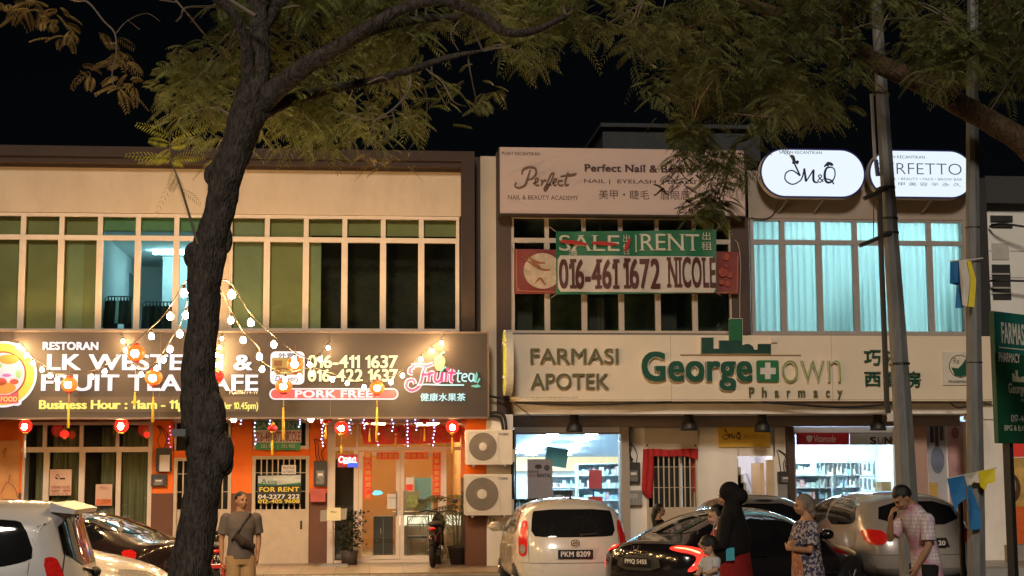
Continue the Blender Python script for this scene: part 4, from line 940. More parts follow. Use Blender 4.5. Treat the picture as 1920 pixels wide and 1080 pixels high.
# couplets and door decorations
def couplet(label, s, x0, y0, x1, y1, Y, vertical=True, group="red couplets on the glass doors"):
    t = notice("couplet", label, x0, y0, x1, y1, Y, RED, "couplet", group=group); n = len(s)
    for i, ch in enumerate(s):
        if vertical: h = (y1-y0)/n; bx = (x0+2, y0+i*h+1.2, x1-2, y0+(i+1)*h-1.2)
        else: w_ = (x1-x0)/n; bx = (x0+i*w_+1.2, y0+2, x0+(i+1)*w_-1.2, y1-2)
        text(ch, bx, Y-.004, GOLD, t, bold=.015)
    return t
couplet("tall red couplet hanging inside the left glass door", "一帆风顺财源广进", 682.5, 848, 697, 936, YS-.012)
couplet("tall red couplet hanging at right edge of the right glass door", "万事如意步步高升", 811, 848, 826, 936, YS-.012)
couplet("short red strip with gold characters across top of the left glass door", "吉祥如意", 706, 848, 748, 861, YS-.012, False)
couplet("short red strip with gold characters across top of the right glass door", "迎春接福", 760, 848, 803, 861, YS-.012, False)
t, bf = banner("banner", "wide red festive cloth with gold pattern hanging above the glass doors", [(676, 795), (868, 797), (862, 829), (682, 833)], YS-.06, pbr("red_festive_cloth", (.95, .07, .04), .7, var=.3, vs=5), rip=.012, sag=.02)
for i, ch in enumerate("恭喜发财大吉"): text(ch, (692+i*27, 802, 712+i*27, 824), YS-.06, pbr("dull_gold_print", (.55, .22, .05), .5), t, bend=lambda x, z: bf(x, z)-.02)
t = notice("notice", "white sheet on the left glass door below the couplet", 726, 926, 746, 954, YS-.012, PAPER); text("NOTICE", (729, 932, 743, 935), YS-.016, BLACKINK, t)
t = notice("notice", "small white and red sticker on the right glass door", 761, 895, 775, 921, YS+.01, PAPER, "sticker"); m = MB(); m.pbox(761.5, 908, 774.5, 920, YS+.006, .003); m.build("red_block", RED, t)
# open sign
t = thing("neon_sign", "glowing red and blue neon open sign in the shop window", "sign", tuple(at(651, 876, YS-.03)))
m = MB(); m.pbox(633, 852, 670, 876, YS-.03, .02); m.build("panel", pbr("dark_red_acrylic", (.25, .01, .02), .4, emis=.25, ecol=(1, .02, .05)), t)
m = MB(); m.pbox(652, 866, 671, 876, YS-.034, .003); m.build("blue_panel", glow("neon_blue", (.05, .12, 1.0), 1.2), t)
m = MB(); pz = lambda x, y: (at(x, y, YS-.03).x, at(x, y, YS-.03).z)
for i, q in enumerate([[(640, 856), (636, 860), (637, 866), (642, 866), (645, 860), (641, 856)], [(647, 858), (645, 870)], [(647, 860), (651, 859), (651, 864), (646, 865)], [(653, 862), (658, 861), (656, 858), (653, 861), (655, 865), (659, 864)], [(661, 865), (662, 859)], [(662, 860), (666, 858), (666, 864)]]): m.stroke([pz(*p) for p in q], .022, YS-.05-.001*i, .008)
m.build("neon_lettering", glow("neon_red", (1, .45, .42), 3.5), t)
m = MB(); m.stroke([pz(*p) for p in ((647, 869), (658, 866.5), (669, 867))], .015, YS-.045); m.build("neon_underline", glow("neon_white", (.9, .95, 1), 3), t)
# right-hand notices
t = notice("shop_sign", "red pharmacy brand board with white lettering inside top of the right shop window", 1493, 812, 1592, 834, YG-.02, pbr("red_board", (.55, .02, .025), .5, var=.05), "sign")
text("Vitamode", (1526, 816, 1567, 829), YG-.024, TEXTWHITE, t, serif=.04)
m = MB(); m.prism([(at(x, y, YG).x, at(x, y, YG).z) for x, y in ((1511, 818), (1517, 816), (1523, 818), (1522, 825), (1517, 830), (1512, 825))][::-1], YG-.026, YG-.021); m.build("shield", TEXTWHITE, t)
t = notice("shop_sign", "white board with black letters beside the red board in right shop window", 1593, 813, 1682, 834, YG-.015, pbr("white_board", (.58, .52, .46), .6), "sign")
text("S", (1631, 819, 1643, 833), YG-.02, BLACKINK, t, bold=.05); text("U", (1646, 820, 1656, 833), YG-.02, MATS["maroon_print"], t); text("N", (1658, 819, 1672, 833), YG-.02, BLACKINK, t, bold=.05)
t = notice("poster", "dark treatment poster with red block low in the right shop window", 1499, 935, 1597, 990, YG-.03, pbr("dark_poster", (.085, .085, .09), .5, var=.7, vs=2.5), "poster")
m = MB(); m.pbox(1561, 938, 1592, 951, YG-.034, .003); m.build("red_block", MATS["red_board"], t)
text("TREATMENT &", (1540, 952, 1592, 960), YG-.036, TEXTWHITE, t, bold=.03); text("MAINTENANCE", (1532, 960, 1592, 966), YG-.036, TEXTWHITE, t, bold=.03)
for k in range(3): m = MB(); m.pbox(1536+k*4, 970+k*5, 1590, 971.5+k*5, YG-.034, .002); m.build("small_print", PAPER, t)
t = notice("poster", "grey rental poster hanging in the left pharmacy window", 989, 861, 1036, 948, YG-.03, pbr("grey_poster", (.30, .26, .26), .6, var=.08), "poster")
text("REHAB", (991, 882, 1010, 887), YG-.034, MATS["maroon_print"], t, bold=.02); text("SALE+", (991, 889, 1006, 894), YG-.034, MATS["dull_red_print"], t, bold=.02); text("RENTAL", (1007, 888, 1034, 895), YG-.034, BLACKINK, t, bold=.04)
m = MB(); m.prism(disc(at(1009, 875, YG).x, at(1009, 875, YG).z, .07, 18, .045), YG-.036, YG-.031); m.build("badge", MATS["maroon_print"], t)
m = MB(); q = at(1025, 877, YG); m.prism(disc(q.x, q.z, .055, 14, .06), YG-.036, YG-.031); q = at(1004, 938, YG); m.prism(disc(q.x, q.z, .08, 14, .05), YG-.036, YG-.031); m.build("picture", pbr("dark_photo_print", (.07, .06, .06), .6, var=.5, vs=20), t)
t = notice("poster", "tilted pale blue sheet hanging in the left pharmacy window", 1023, 840, 1064, 875, YG+.3, pbr("blue_sheet", (.28, .75, .90), .6, var=.15, vs=4), "poster")
_c = at(1043, 857, YG+.3); t.children[0].rotation_euler = (0, rad(9), 0); t.children[0].location = _c-Matrix.Rotation(rad(9), 3, 'Y') @ _c-Vector(t.location)
for lb, bx, mt in (("large red poster on the left pharmacy glass near its right side", (1104, 881, 1129, 916), "red"), ("small red and white poster below the large red poster", (1104, 931, 1130, 950), "red2"), ("red and white poster left of the pharmacy door handles", (1046, 931, 1071, 950), "red2")):
    t = notice("poster", lb, *bx, YG-.01, pbr("pinkred_poster", (.55, .10, .13), .6, var=.12, vs=6) if mt == "red" else pbr("red_poster", (.50, .06, .05), .6, var=.1), "poster")
    if mt == "red2": m = MB(); m.pbox(bx[0]+1, bx[1]+8, bx[2]-1, bx[3]-1, YG-.014, .003); m.build("picture", pbr("pale_photo_print", (.55, .32, .28), .6, var=.5, vs=16), t)
t = notice("shop_sign", "yellow board with small dark script above the stair door", 1347, 794, 1444, 838, YG-.05, pbr("yellow_board", (.92, .58, .07), .6, var=.05), "sign", dep=.04)
m = MB(); py = lambda x, y: (at(1170+x/5.685, 770+y/5.685, YG-.05).x, at(1170+x/5.685, 770+y/5.685, YG-.05).z); r5 = sc(YG)
for i, (q, w_) in enumerate([([(1075, 200), (1095, 240), (1105, 265), (1060, 262), (1050, 285), (1075, 305), (1110, 290), (1120, 240)], 1.2), ([(1120, 240), (1128, 290)], 1.6), ([(1128, 290), (1150, 245), (1155, 290), (1170, 295)], 1.4), ([(1180, 295), (1172, 270), (1180, 262), (1170, 290), (1190, 280)], .8), ([(1225, 245), (1205, 260), (1205, 295), (1230, 300), (1240, 270), (1225, 245)], 1.5), ([(1215, 290), (1245, 308)], 1.2), ([(1070, 195), (1090, 225)], 2.5), ([(1205, 235), (1235, 240)], 2.5)]): m.stroke([py(*p) for p in q], w_*r5, YG-.056-.0005*i, .004)
m.build("script_lettering", MATS["maroon_print"], t); text("PERFETTO", (1395, 815, 1436, 823), YG-.054, pbr("dull_yellow_print", (.48, .25, .03), .6), t, bold=-.01)
t = notice("panel", "blank cream acrylic board screwed above the red draped grille door", 1209, 794, 1309, 839, YG-.03, pbr("cream_acrylic", (.64, .55, .45), .18, var=.04), "panel", dep=.02)
m = MB()
for x, y in ((1214, 798), (1304, 798), (1214, 835), (1304, 835)): q = at(x, y, YG-.03); m.lathe([(0, -.012), (.018, -.010), (.02, 0)], (q.x, q.y, q.z), 8, 'y')
m.build("screw", DARKM, t)
t = notice("poster", "tall advert with portrait of a dark haired person beside the pole", 1742, 792, 1776, 1012, 1.27, pbr("portrait_advert", (.45, .44, .48), .5, var=.25, vs=1.6), "poster")
m = MB()
for x0, x1, y1 in ((1744, 1751, 830), (1753, 1760, 845), (1762, 1769, 826)): a_, b_, c_, e_ = R(x0, 795, x1, y1, 1.26); m.prism(rrect(a_, b_, c_, e_, .02), 1.262, 1.267)
m.build("printed_hair", pbr("hair_print", (.06, .03, .025), .6, var=.4, vs=15), t)
m = MB(); q = at(1758, 862, 1.26); m.prism(disc(q.x, q.z, .14, 18, .27), 1.258, 1.2615); m.build("printed_cloth", pbr("blue_cloth_print", (.16, .19, .27), .6, var=.3, vs=5), t)
m = MB(); m.pbox(1744, 905, 1760, 1010, 1.262, .004); m.build("printed_stripe", pbr("yellow_advert_print", (.55, .34, .08), .6, var=.3, vs=6), t)
t = notice("poster", "pinkish tall advert at the right end of the pharmacy wall", 1780, 790, 1808, 1012, 1.27, pbr("pink_advert", (.52, .30, .30), .5, var=.35, vs=1.4), "poster")
m = MB(); q = at(1791, 812, 1.26); m.prism(disc(q.x, q.z, .08, 14, .12), 1.262, 1.268); m.build("printed_picture", pbr("brown_photo_print", (.22, .08, .06), .6, var=.3, vs=9), t)
# ================================================================== STRING LIGHTS AND LANTERNS
BULBM = glow("bulb_glass", (1.0, .60, .25), 780); CORD = pbr("bulb_cord", (.10, .07, .04), .7)
def _bulb_mesh():
    m = MB(); m.lathe([(.004, .0), (.018, -.012), (.033, -.032), (.040, -.055), (.034, -.080), (.019, -.093), (.002, -.097)], n=12)
    me = bpy.data.meshes.new("bulb"); me.from_pydata(m.v, [], m.f); me.materials.append(BULBM); me.polygons.foreach_set("use_smooth", [True]*len(me.polygons))
    c = MB(); c.lathe([(.004, .05), (.018, .045), (.02, .0), (.012, -.004)], n=8)
    ce = bpy.data.meshes.new("socket"); ce.from_pydata(c.v, [], c.f); ce.materials.append(BLACKM); return me, ce
BULB, SOCK = _bulb_mesh()
def light_string(label, pts, start=None, end=None, scl=1.0):
    P3 = [at(*p) for p in pts]; t = thing("string_light", label, "string lights", tuple(P3[0]), group="strings of warm bulbs over the car park")
    path = ([at(*start)] if start else [])+[p+Vector((0, 0, .12)) for p in P3]+([at(*end)] if end else [])
    m = MB(); m.tube(cat_rom([tuple(p) for p in path], 5), .007, 5); m.build("cord", CORD, t)
    for i, p in enumerate(P3):
        b = bpy.data.objects.new("bulb", BULB); COL.objects.link(b); b.parent = t; b.location = p+Vector((0, 0, .06))-Vector(t.location); b.rotation_euler = (random.uniform(-.2, .2), random.uniform(-.2, .2), 0)
        b.scale = (scl*random.uniform(.74, .9),)*3
        s = bpy.data.objects.new("socket", SOCK); COL.objects.link(s); s.parent = b
light_string("upper left string of warm bulbs falling from the trunk to the yellow badge", [(345, 553, -14.0), (318, 596, -12), (283, 633, -10), (197, 699, -5), (172, 709, -4), (107, 714, -2.8), (93, 706, -2.3), (78, 695, -1.9), (61, 683, -1.5), (49, 668, -1.1), (34, 651, -.8)], (362, 530, -14.4), (20, 640, -.5))
light_string("lower left string of warm bulbs falling steeply beside the trunk, then rising", [(349, 595, -13.6), (337, 629, -11.8), (319, 657, -9.8), (306, 677, -8), (294, 693, -6.3), (264, 704, -3.6), (249, 691, -2.2), (236, 658, -1.1), (230, 642, -.8)], (352, 560, -14.4), (226, 628, -.5))
light_string("upper right string of warm bulbs falling from the trunk towards the delivery badge", [(433, 555, -14.0), (469, 608, -12.2), (513, 648, -10), (552, 676, -7.5), (580, 686, -5), (600, 676, -3), (615, 654, -1)], (411, 526, -14.4), (619, 640, -.5))
light_string("string of warm bulbs sagging right from the trunk along the sign to the fruit logo", [(433, 605, -13.4), (455, 641, -11.8), (485, 671, -10), (492, 695, -8.6), (511, 706, -7), (535, 714, -5.8), (562, 708, -5), (585, 703, -4.2), (622, 713, -3.4), (651, 721, -2.8), (682, 728, -2.2), (733, 718, -1.6), (755, 706, -1.3), (790, 676, -.95), (810, 660, -.85), (828, 645, -.8)], (412, 542, -14.4), (832, 630, -.5))
light_string("short string of warm bulbs hanging vertically beside the trunk in front of the sign", [(416, 637, -.95), (412, 654, -.95), (406, 668, -.95), (411, 684, -.95), (409, 698, -.95)], (418, 628, -.6), None, .9)
LREDC = glow("lantern_red_lit", (1.0, .03, .015), 1.3); LORG = glow("lantern_orange_lit", (1.0, .27, .03), .80); LREDD = pbr("lantern_red_unlit", (.45, .01, .012), .5, var=.15); LGOLD = pbr("lantern_gold", (.75, .45, .08), .4, .3); TASS = pbr("yellow_tassel", (.80, .50, .04), .7, var=.15); LCORE = glow("lantern_core", (1, .50, .22), 170)
TASR = pbr("red_tassel", (.5, .02, .02), .7)
def lantern(label, px, py, Y, w, h, body, tassel, tl, core=False, tasm=None):
    c = at(px, py, Y); k = sc(Y); W, H = w*k/2, h*k/2
    t = thing("lantern", label, "lantern", tuple(c), group="festive lanterns", local=True)
    m = MB(); n = 24; vs, fs = [], []
    for j in range(9):
        th = math.pi*(.12+.76*j/8); rr = W*math.sin(th)**.8
        for i in range(n): q = 2*math.pi*i/n; rb = rr*(1-.045*(i % 2)); vs.append((rb*math.cos(q), rb*math.sin(q), H*math.cos(th)))
    for j in range(8):
        for i in range(n): fs.append((j*n+i, (j+1)*n+i, (j+1)*n+(i+1) % n, j*n+(i+1) % n))
    m.add(vs, fs); m.build("lantern_body", body, t, True)
    m = MB(); z = H*.93; m.lathe([(W*.42, z-.01), (W*.45, z+.02), (W*.3, z+.035), (.004, z+.04)], n=14); m.lathe([(.004, -z-.035), (W*.3, -z-.03), (W*.42, -z-.015), (W*.42, -z+.01)], n=14); m.tube([(0, 0, z+.03), (0, 0, z+.22)], .004, 5); m.build("lantern_cap", LREDD if body is LORG else LGOLD, t)
    if core or body is LORG: m = MB(); m.ell((0, -W*.78, -H*.1), (W*.46, W*.3, H*.5), 12, 8); m.build("lamp", LCORE, t, True)
    if tassel:
        a0, a1 = (py-tassel[0])*k, (py-tassel[1])*k; d = .006
        m = MB(); m.tube([(0, 0, -z-.03), (0, 0, a0)], .004, 5); m.ell((0, 0, a0), (.018, .018, .02), 8, 6); m.tube([(0, 0, a0-.01), (0, 0, a0-.05), (0, 0, a1)], [.008, .018, .026], 8); m.build("tassel", tasm or TASS, t, True)
    return t
for a_ in (("glowing orange lantern hanging highest of those left of the trunk", 255, 662, -1.5, 33, 30, LORG, (735, 758), True), ("glowing orange lantern in front of the sign beside the yellow badge", 130, 721, -1.2, 30, 26, LORG, (758, 800), False), ("glowing orange lantern in front of the sign just left of the trunk", 288, 708, -1.6, 32, 28, LORG, (745, 790), True),
           ("glowing orange lantern in front of the delivery badge", 553, 683, -1.5, 32, 26, LORG, None, False), ("glowing orange lantern at left end of the pork free panel", 532, 724, -1.2, 32, 24, LORG, (765, 822), False), ("glowing orange lantern at right end of the pork free panel", 707, 727, -1.2, 28, 24, LORG, (765, 826), False)):
    lantern(*a_[:7], a_[7], None, core=a_[8])
lantern("bright red lantern under the sign at the far left", 48, 799, -.2, 24, 24, LREDC, (826, 856), None, True, PAPER)
lantern("bright red lantern under the sign above the second glass door", 228, 798, -.2, 26, 26, LREDC, None, None, True)
lantern("small dim red lantern inside the left shopfront", 121, 814, .9, 16, 14, LREDC, None, None)
lantern("tiny red lantern beside the orange wall of the left shopfront", 275, 815, .9, 11, 10, LREDC, None, None)
lantern("bright red lantern under the sign beside the open sign", 640, 802, -.2, 25, 24, LREDC, (835, 850), None, True)
lantern("bright red lantern under the sign beside the air conditioner", 848, 800, -.2, 24, 24, LREDC, (822, 850), None, True)
lantern("flat unlit red lantern above the red cloth, left of the pair", 693, 788, .1, 18, 11, LREDD, (806, 828), None)
lantern("flat unlit red lantern above the red cloth, right of the pair", 796, 788, .1, 18, 11, LREDD, (806, 826), None)
lantern("small unlit red lantern hanging in the middle of the red cloth", 742, 806, .5, 16, 14, LREDD, (822, 836), None)
lantern("flat red lantern hanging at the top of the orange pier", 611, 788, -.2, 20, 12, LREDD, (800, 822), None)
lantern("red lantern hanging in front of the small green banner", 511, 803, -.1, 20, 12, LREDD, (826, 852), None)
lantern("red lantern half hidden behind the trunk in front of the sign", 408, 706, -1.0, 22, 22, LREDC, (725, 742), None, False, TASR)
ICEB = glow("icicle_blue", (.45, .50, 1.0), 7); ICER = glow("icicle_red", (1.0, .12, .3), 4)
def icicle(label, px, y0, y1, n, mat, Y):
    c = at(px, y0, Y); t = thing("fairy_light", label, "fairy lights", tuple(c), group="hanging fairy light strands")
    pts = [at(px+random.uniform(-2, 2), y0+(y1-y0)*i/(n-1), Y) for i in range(n)]
    m = MB(); m.tube(pts, .003, 4); m.build("cord", CORD, t)
    m = MB()
    for p in pts: m.ell(p, .013, 6, 4)
    m.build("lamps", mat, t)
for i, (px, y0, y1, n, mt) in enumerate(((604, 786, 836, 9, ICEB), (656, 787, 806, 4, ICEB), (682, 787, 803, 4, ICEB), (708, 786, 834, 8, ICEB), (736, 787, 808, 4, ICEB), (763, 789, 836, 8, ICEB), (780, 787, 806, 4, ICEB), (813, 788, 835, 8, ICEB), (318, 800, 838, 6, ICER), (478, 793, 832, 6, ICEB), (561, 786, 800, 4, ICEB), (505, 783, 800, 4, ICEB), (453, 782, 795, 3, ICEB))):
    where = ["in front of the electricity meter on the orange pier", "right of the red lantern by the open sign", "at the left edge of the red cloth", "over the left part of the red cloth", "short, over the middle of the red cloth", "over the right middle of the red cloth", "short, right of middle on the red cloth", "over the right end of the red cloth", "of pink lamps on the orange wall left of the trunk", "at the left edge of the small green banner", "short, at the right edge of the small green banner", "short, above the small green banner", "short, under the sign right of the trunk"][i]
    icicle("fairy light strand "+where, px, y0, y1, n, mt, -.05 if px != 318 else 1.1)
def spot(label, px, py):
    c = at(px, py, -.2); t = thing("spotlight", label, "spotlight", tuple(c), group="white spotlights under the sign", local=True)
    m = MB(); m.tube([(0, .05, .12), (0, 0, .03)], .012, 6); m.lathe([(.03, .10), (.055, .02), (.06, 0), (.052, 0)], n=12, axis='y'); m.build("housing", GREYM, t)
    m = MB(); m.ell((0, -.005, 0), (.05, .02, .035), 12, 8); m.build("lamp", glow("spot_lamp", (1, .70, .43), 3800), t)
spot("small white spotlight under the sign just right of the trunk", 438, 786); spot("small white spotlight under the sign beside the small green banner", 583, 786)

# ================================================================== EQUIPMENT ON THE WALLS
ACW = pbr("air_conditioner_white", (.66, .60, .52), .5, var=.05, vs=3); ACG = pbr("fan_guard_grey", (.13, .11, .09), .6); ACH = pbr("fan_hub", (.60, .56, .5), .5)
def aircon(label, x0, y0, x1, y1):
    Y = -.62; a, b, c, e = R(x0, y0, x1, y1, Y); t = thing("air_conditioner", label, "air conditioner", ((a+b)/2, Y+.2, c), group="outdoor air conditioner units on the pier")
    m = MB(); m.prism(rrect(a, b, c, e, .02, 3), Y, Y+.34)
    fx = a+(b-a)*.365; fz = (c+e)/2+.01; R_ = (e-c)*.40
    m.frame(fx-R_*1.1, fx+R_*1.1, fz-R_*1.1, fz+R_*1.1, Y-.012, Y-.0005, .012); m.box(a+(b-a)*.69, a+(b-a)*.693, Y-.003, Y-.0005, c+.01, e-.01); m.build("casing", ACW, t)
    m = MB(); m.lathe([(R_, -.002), (R_, -.006), (.02, -.006)], (fx, Y, fz), 40, 'y'); m.build("fan_opening", ACG, t)
    m = MB()
    for r_ in np.linspace(.18, 1.0, 9): 
        n = 40; P_ = [(fx+R_*r_*math.cos(2*math.pi*i/n), Y-.012, fz+R_*r_*math.sin(2*math.pi*i/n)) for i in range(n+1)]; m.tube(P_, .0035, 4, False)
    for k in range(30): q = 2*math.pi*k/30; m.tube([(fx+R_*.2*math.cos(q), Y-.014, fz+R_*.2*math.sin(q)), (fx+R_*math.cos(q+.25), Y-.014, fz+R_*math.sin(q+.25))], .0035, 4, False)
    m.build("fan_guard", pbr("guard_wire", (.36, .31, .26), .5), t)
    m = MB(); m.lathe([(R_*.30, -.01), (R_*.29, -.022), (.004, -.026)], (fx, Y, fz), 24, 'y'); m.build("fan_hub", ACH, t)
    for x in (a+.12, b-.16): m = MB(); m.box(x, x+.04, Y-.02, -.2, c-.04, c-.001); m.build("bracket", GREYM, t)
    m = MB(); m.box(b, b+.05, Y+.1, Y+.26, c+.05, c+.28); m.build("valve_cover", ACW, t)
    text("YORK", (x1-26, y0+6, x1-7, y0+10.5), Y-.002, BLACKINK, t, bold=.03)
aircon("upper white outdoor air conditioner unit with round fan on the pier", 873.5, 806, 961, 871)
aircon("lower white outdoor air conditioner unit with round fan on the pier", 871.5, 889, 959.5, 966)
def pipe(name, label, pts, r, mat=CABLE, cat="pipe", group=None, n=7):
    P_ = [at(*p) for p in pts]; t = thing(name, label, cat, tuple(P_[0]), group=group); m = MB(); m.tube(cat_rom([tuple(p) for p in P_], 6), r, n); m.build("line", mat, t, True); return t
for i in range(2):
    t = pipe("refrigerant_pipe", ["black insulated pipe bending from under the sign into the upper air conditioner", "second black pipe curving beside the first, above the upper air conditioner"][i], [(914, 775+i*5, -.3), (935-i*4, 774+i*7, -.3), (946-i*6, 782+i*6, -.3), (949-i*6, 806, -.3)], .028, group="insulated pipes on the pier")
pipe("refrigerant_pipe", "black pipe running down the pier behind the right edge of the air conditioners", [(962, 806, -.25), (962, 830, -.25), (961, 900, -.25), (963, 962, -.25)], .03, group="insulated pipes on the pier")
SHADE = pbr("black_lamp_shade", (.022, .019, .016), .5, var=.15)
def shade(label, px, y0, y1, Y=.45):
    c = at(px, y1, Y); k = sc(Y); H = (y1-y0)*k; t = thing("pendant_lamp", label, "lamp", tuple(c), group="black bell lamps under the walkway ceiling", local=True)
    m = MB(); m.lathe([(.004, H+.2), (.085, H+.2), (.09, H*.62), (.10, H*.55), (.145, H*.34), (.16, H*.12), (.165, 0), (.155, 0), (.14, H*.3), (.08, H*.55)], n=24); m.build("lamp_shade", SHADE, t, True)
    m = MB(); m.tube([(0, 0, H*.6), (0, 0, H*.25)], .03, 8); m.ell((0, 0, H*.2), .045, 10, 7); m.build("bulb", pbr("lamp_bulb_off", (.6, .55, .45), .3), t)
for lb, px, y0, y1 in (("black bell lamp above the left pharmacy window", 1077, 776, 810), ("black bell lamp in front of the blank cream board", 1292, 771, 807), ("black bell lamp overlapping right end of the yellow board", 1430, 775, 810), ("black bell lamp above the white letter board near the pole", 1646, 776, 807)): shade(lb, px, y0, y1)
METG = pbr("meter_glass", (.20, .19, .17), .2, var=.4, vs=18)
def meter(label, x0, y0, x1, y1, Y, wires=True):
    a, b, c, e = R(x0, y0, x1, y1, Y-.12); t = thing("electricity_meter", label, "meter", ((a+b)/2, Y-.06, c), group="electricity meters on the walls")
    m = MB(); m.prism(rrect(a, b, c, e, .02, 3), Y-.1, Y-.002); m.build("case", pbr("meter_case", (.035, .033, .03), .5, var=.2), t)
    h = e-c; m = MB(); m.prism(rrect(a+(b-a)*.2, b-(b-a)*.2, c+h*.08, c+h*.62, .015, 3), Y-.13, Y-.101); m.build("window", METG, t)
    m = MB(); m.box(a+(b-a)*.3, b-(b-a)*.3, Y-.134, Y-.131, c+h*.4, c+h*.52); m.build("dial", PAPER, t)
    if wires:
        m = MB()
        for k in range(3): x = a+(b-a)*(.25+.25*k); m.tube(cat_rom([(x, Y-.05, e), (x+random.uniform(-.06, .06), Y-.06, e+.15), (x+random.uniform(-.04, .04), Y-.03, e+.30), (a+.02*k, Y-.02, e+.42)], 5), .008, 5)
        m.build("wires", CABLE, t)
meter("black electricity meter with white card on the orange pier left of the trunk", 292, 840, 321, 884, YS); meter("small dark meter box below the white card meter", 283, 889, 312, 912, YS, False)
meter("black electricity meter on the orange pier between the grille door and glass shopfront", 588, 864, 613, 912, YS)
meter("black electricity meter beside the red drape", 1175, 867, 1201, 906, YG); meter("black electricity meter beside the stair door", 1460, 884, 1486, 907, YG)
notice("notice", "white card hanging on the meter left of the trunk", 299, 853, 318, 884, YS-.15, PAPER)
def wall_box(name, label, cat, x0, y0, x1, y1, Y, dep, mat, lid=True):
    a, b, c, e = R(x0, y0, x1, y1, Y-dep); t = thing(name, label, cat, ((a+b)/2, Y-dep/2, c)); m = MB(); m.prism(rrect(a, b, c, e, .012, 3), Y-dep, Y-.002); m.build("case", mat, t)
    m = MB(); m.box(a-.006, b+.006, Y-dep-.012, Y-.01, e-.05, e+.004); m.box(a+(b-a)*.25, b-(b-a)*.25, Y-dep-.008, Y-dep-.001, c+(e-c)*.55, c+(e-c)*.62); m.build("lid", mat, t); return t
wall_box("mailbox", "pink red letter box on the brown pier below the meter", "letter box", 582, 917, 610, 941, YS, .16, pbr("pinkred_metal", (.55, .10, .08), .5, var=.12))
t = wall_box("switch_box", "grey box with white figures below the meter beside the red drape", "utility box", 1176, 920, 1204, 947, YG, .14, pbr("grey_box_paint", (.28, .27, .26), .5, var=.1)); text("221", (1180, 926, 1194, 933), YG-.15, TEXTWHITE, t)
wall_box("switch_box", "grey box on the wall below the meter beside the stair door", "utility box", 1460, 907, 1481, 960, YG, .06, pbr("grey_box_paint", (.28, .27, .26), .5))
# red drape over the grille door
DRAPE = pbr("red_drape", (.42, .018, .015), .85, var=.2, vs=5)
t = thing("drape", "red cloth draped over top and left side of the white grille door", "cloth", tuple(at(1256, 842, YG-.1)))
vs, fs = [], []
top = [(1206, 842), (1225, 841), (1256, 843.5), (1285, 841), (1309, 841)]; bot = [(1208, 862), (1224, 855), (1256, 856), (1284, 855), (1309, 862)]
n = 40
for i in range(n+1):
    u = i/n*4; k = min(3, int(u)); f = u-k
    for q in (top, bot):
        x, y = q[k][0]*(1-f)+q[k+1][0]*f, q[k][1]*(1-f)+q[k+1][1]*f; p = at(x, y, YG-.09); vs.append((p.x, YG-.09+.018*math.sin(i*1.3)*(q is bot)+.006*math.sin(i*.9), p.z))
for i in range(n): fs.append((i*2, i*2+1, i*2+3, i*2+2))
m = MB(); m.add(vs, fs)
vs, fs = [], []
for j in range(15):
    v = j/14; xl, xr = 1206-3*v, 1225-7*v+6*math.sin(v*2.2); y = 842+v*92
    if v > .85: xl += (v-.85)*70
    for i in range(9): x = xl+(xr-xl)*i/8; p = at(x, y, YG-.1); vs.append((p.x, YG-.10+.028*math.sin(i*1.6+v*2), p.z))
for j in range(14):
    for i in range(8): fs.append((j*9+i, j*9+9+i, j*9+10+i, j*9+1+i))
m.add(vs, fs)
vs, fs = [], []
for j in range(9):
    v = j/8; y = 842+v*80
    for i in range(5): x = 1297+2*v+(12-v*3)*i/4; p = at(x, y, YG+.09); vs.append((p.x, YG+.09+.02*math.sin(i*1.7), p.z))
for j in range(8):
    for i in range(4): fs.append((j*5+i, j*5+5+i, j*5+6+i, j*5+1+i))
m.add(vs, fs); m.build("cloth", DRAPE, t, True)
# cables below the pharmacy sign
for lb, pts, r_ in (("black cable sagging under left half of the pharmacy sign", [(965, 754, -.3), (1010, 757, -.3), (1100, 759, -.3), (1180, 757, -.3), (1260, 753, -.3)], .014),
                    ("black cable sagging under right half of the pharmacy sign", [(1430, 754, -.3), (1500, 759, -.3), (1560, 763, -.3), (1620, 762, -.3), (1672, 757, -.3)], .02),
                    ("thin cable running from the sign over to the green sign", [(1830, 754, -.3), (1850, 757, -.6), (1880, 764, -1.5), (1910, 768, -3)], .012),
                    ("looped cable hanging on wall above the left meter", [(1178, 790, 1.0), (1200, 776, 1.0), (1215, 790, 1.05), (1225, 776, 1.0)], .012),
                    ("black cable running down the pillar beside the left pharmacy window", [(1182, 776, 1.0), (1180, 800, 1.0), (1181, 850, 1.0), (1187, 862, 1.1)], .014),
                    ("drooping power cable between the oval sign and the windows", [(1462, 378, -.3), (1454, 392, -.1), (1448, 404, -.02), (1430, 412, -.02), (1408, 408, -.02)], .01),
                    ("thin brown cable crossing the beam under the pharmacy sign", [(965, 757, -.06), (985, 772, -.06), (1002, 786, -.04)], .006),
                    ("thin cable looping beside pole under the sign end", [(1782, 756, -.3), (1795, 764, -.3), (1812, 762, -.3), (1830, 756, -.3)], .014),
                    ("black cable at the end of brown sign below the windows", [(914, 742, -.1), (925, 744, -.1), (940, 747, -.2), (956, 750, -.2)], .02)):
    pipe("cable", lb, pts, r_, group="cables on the facade", n=6)
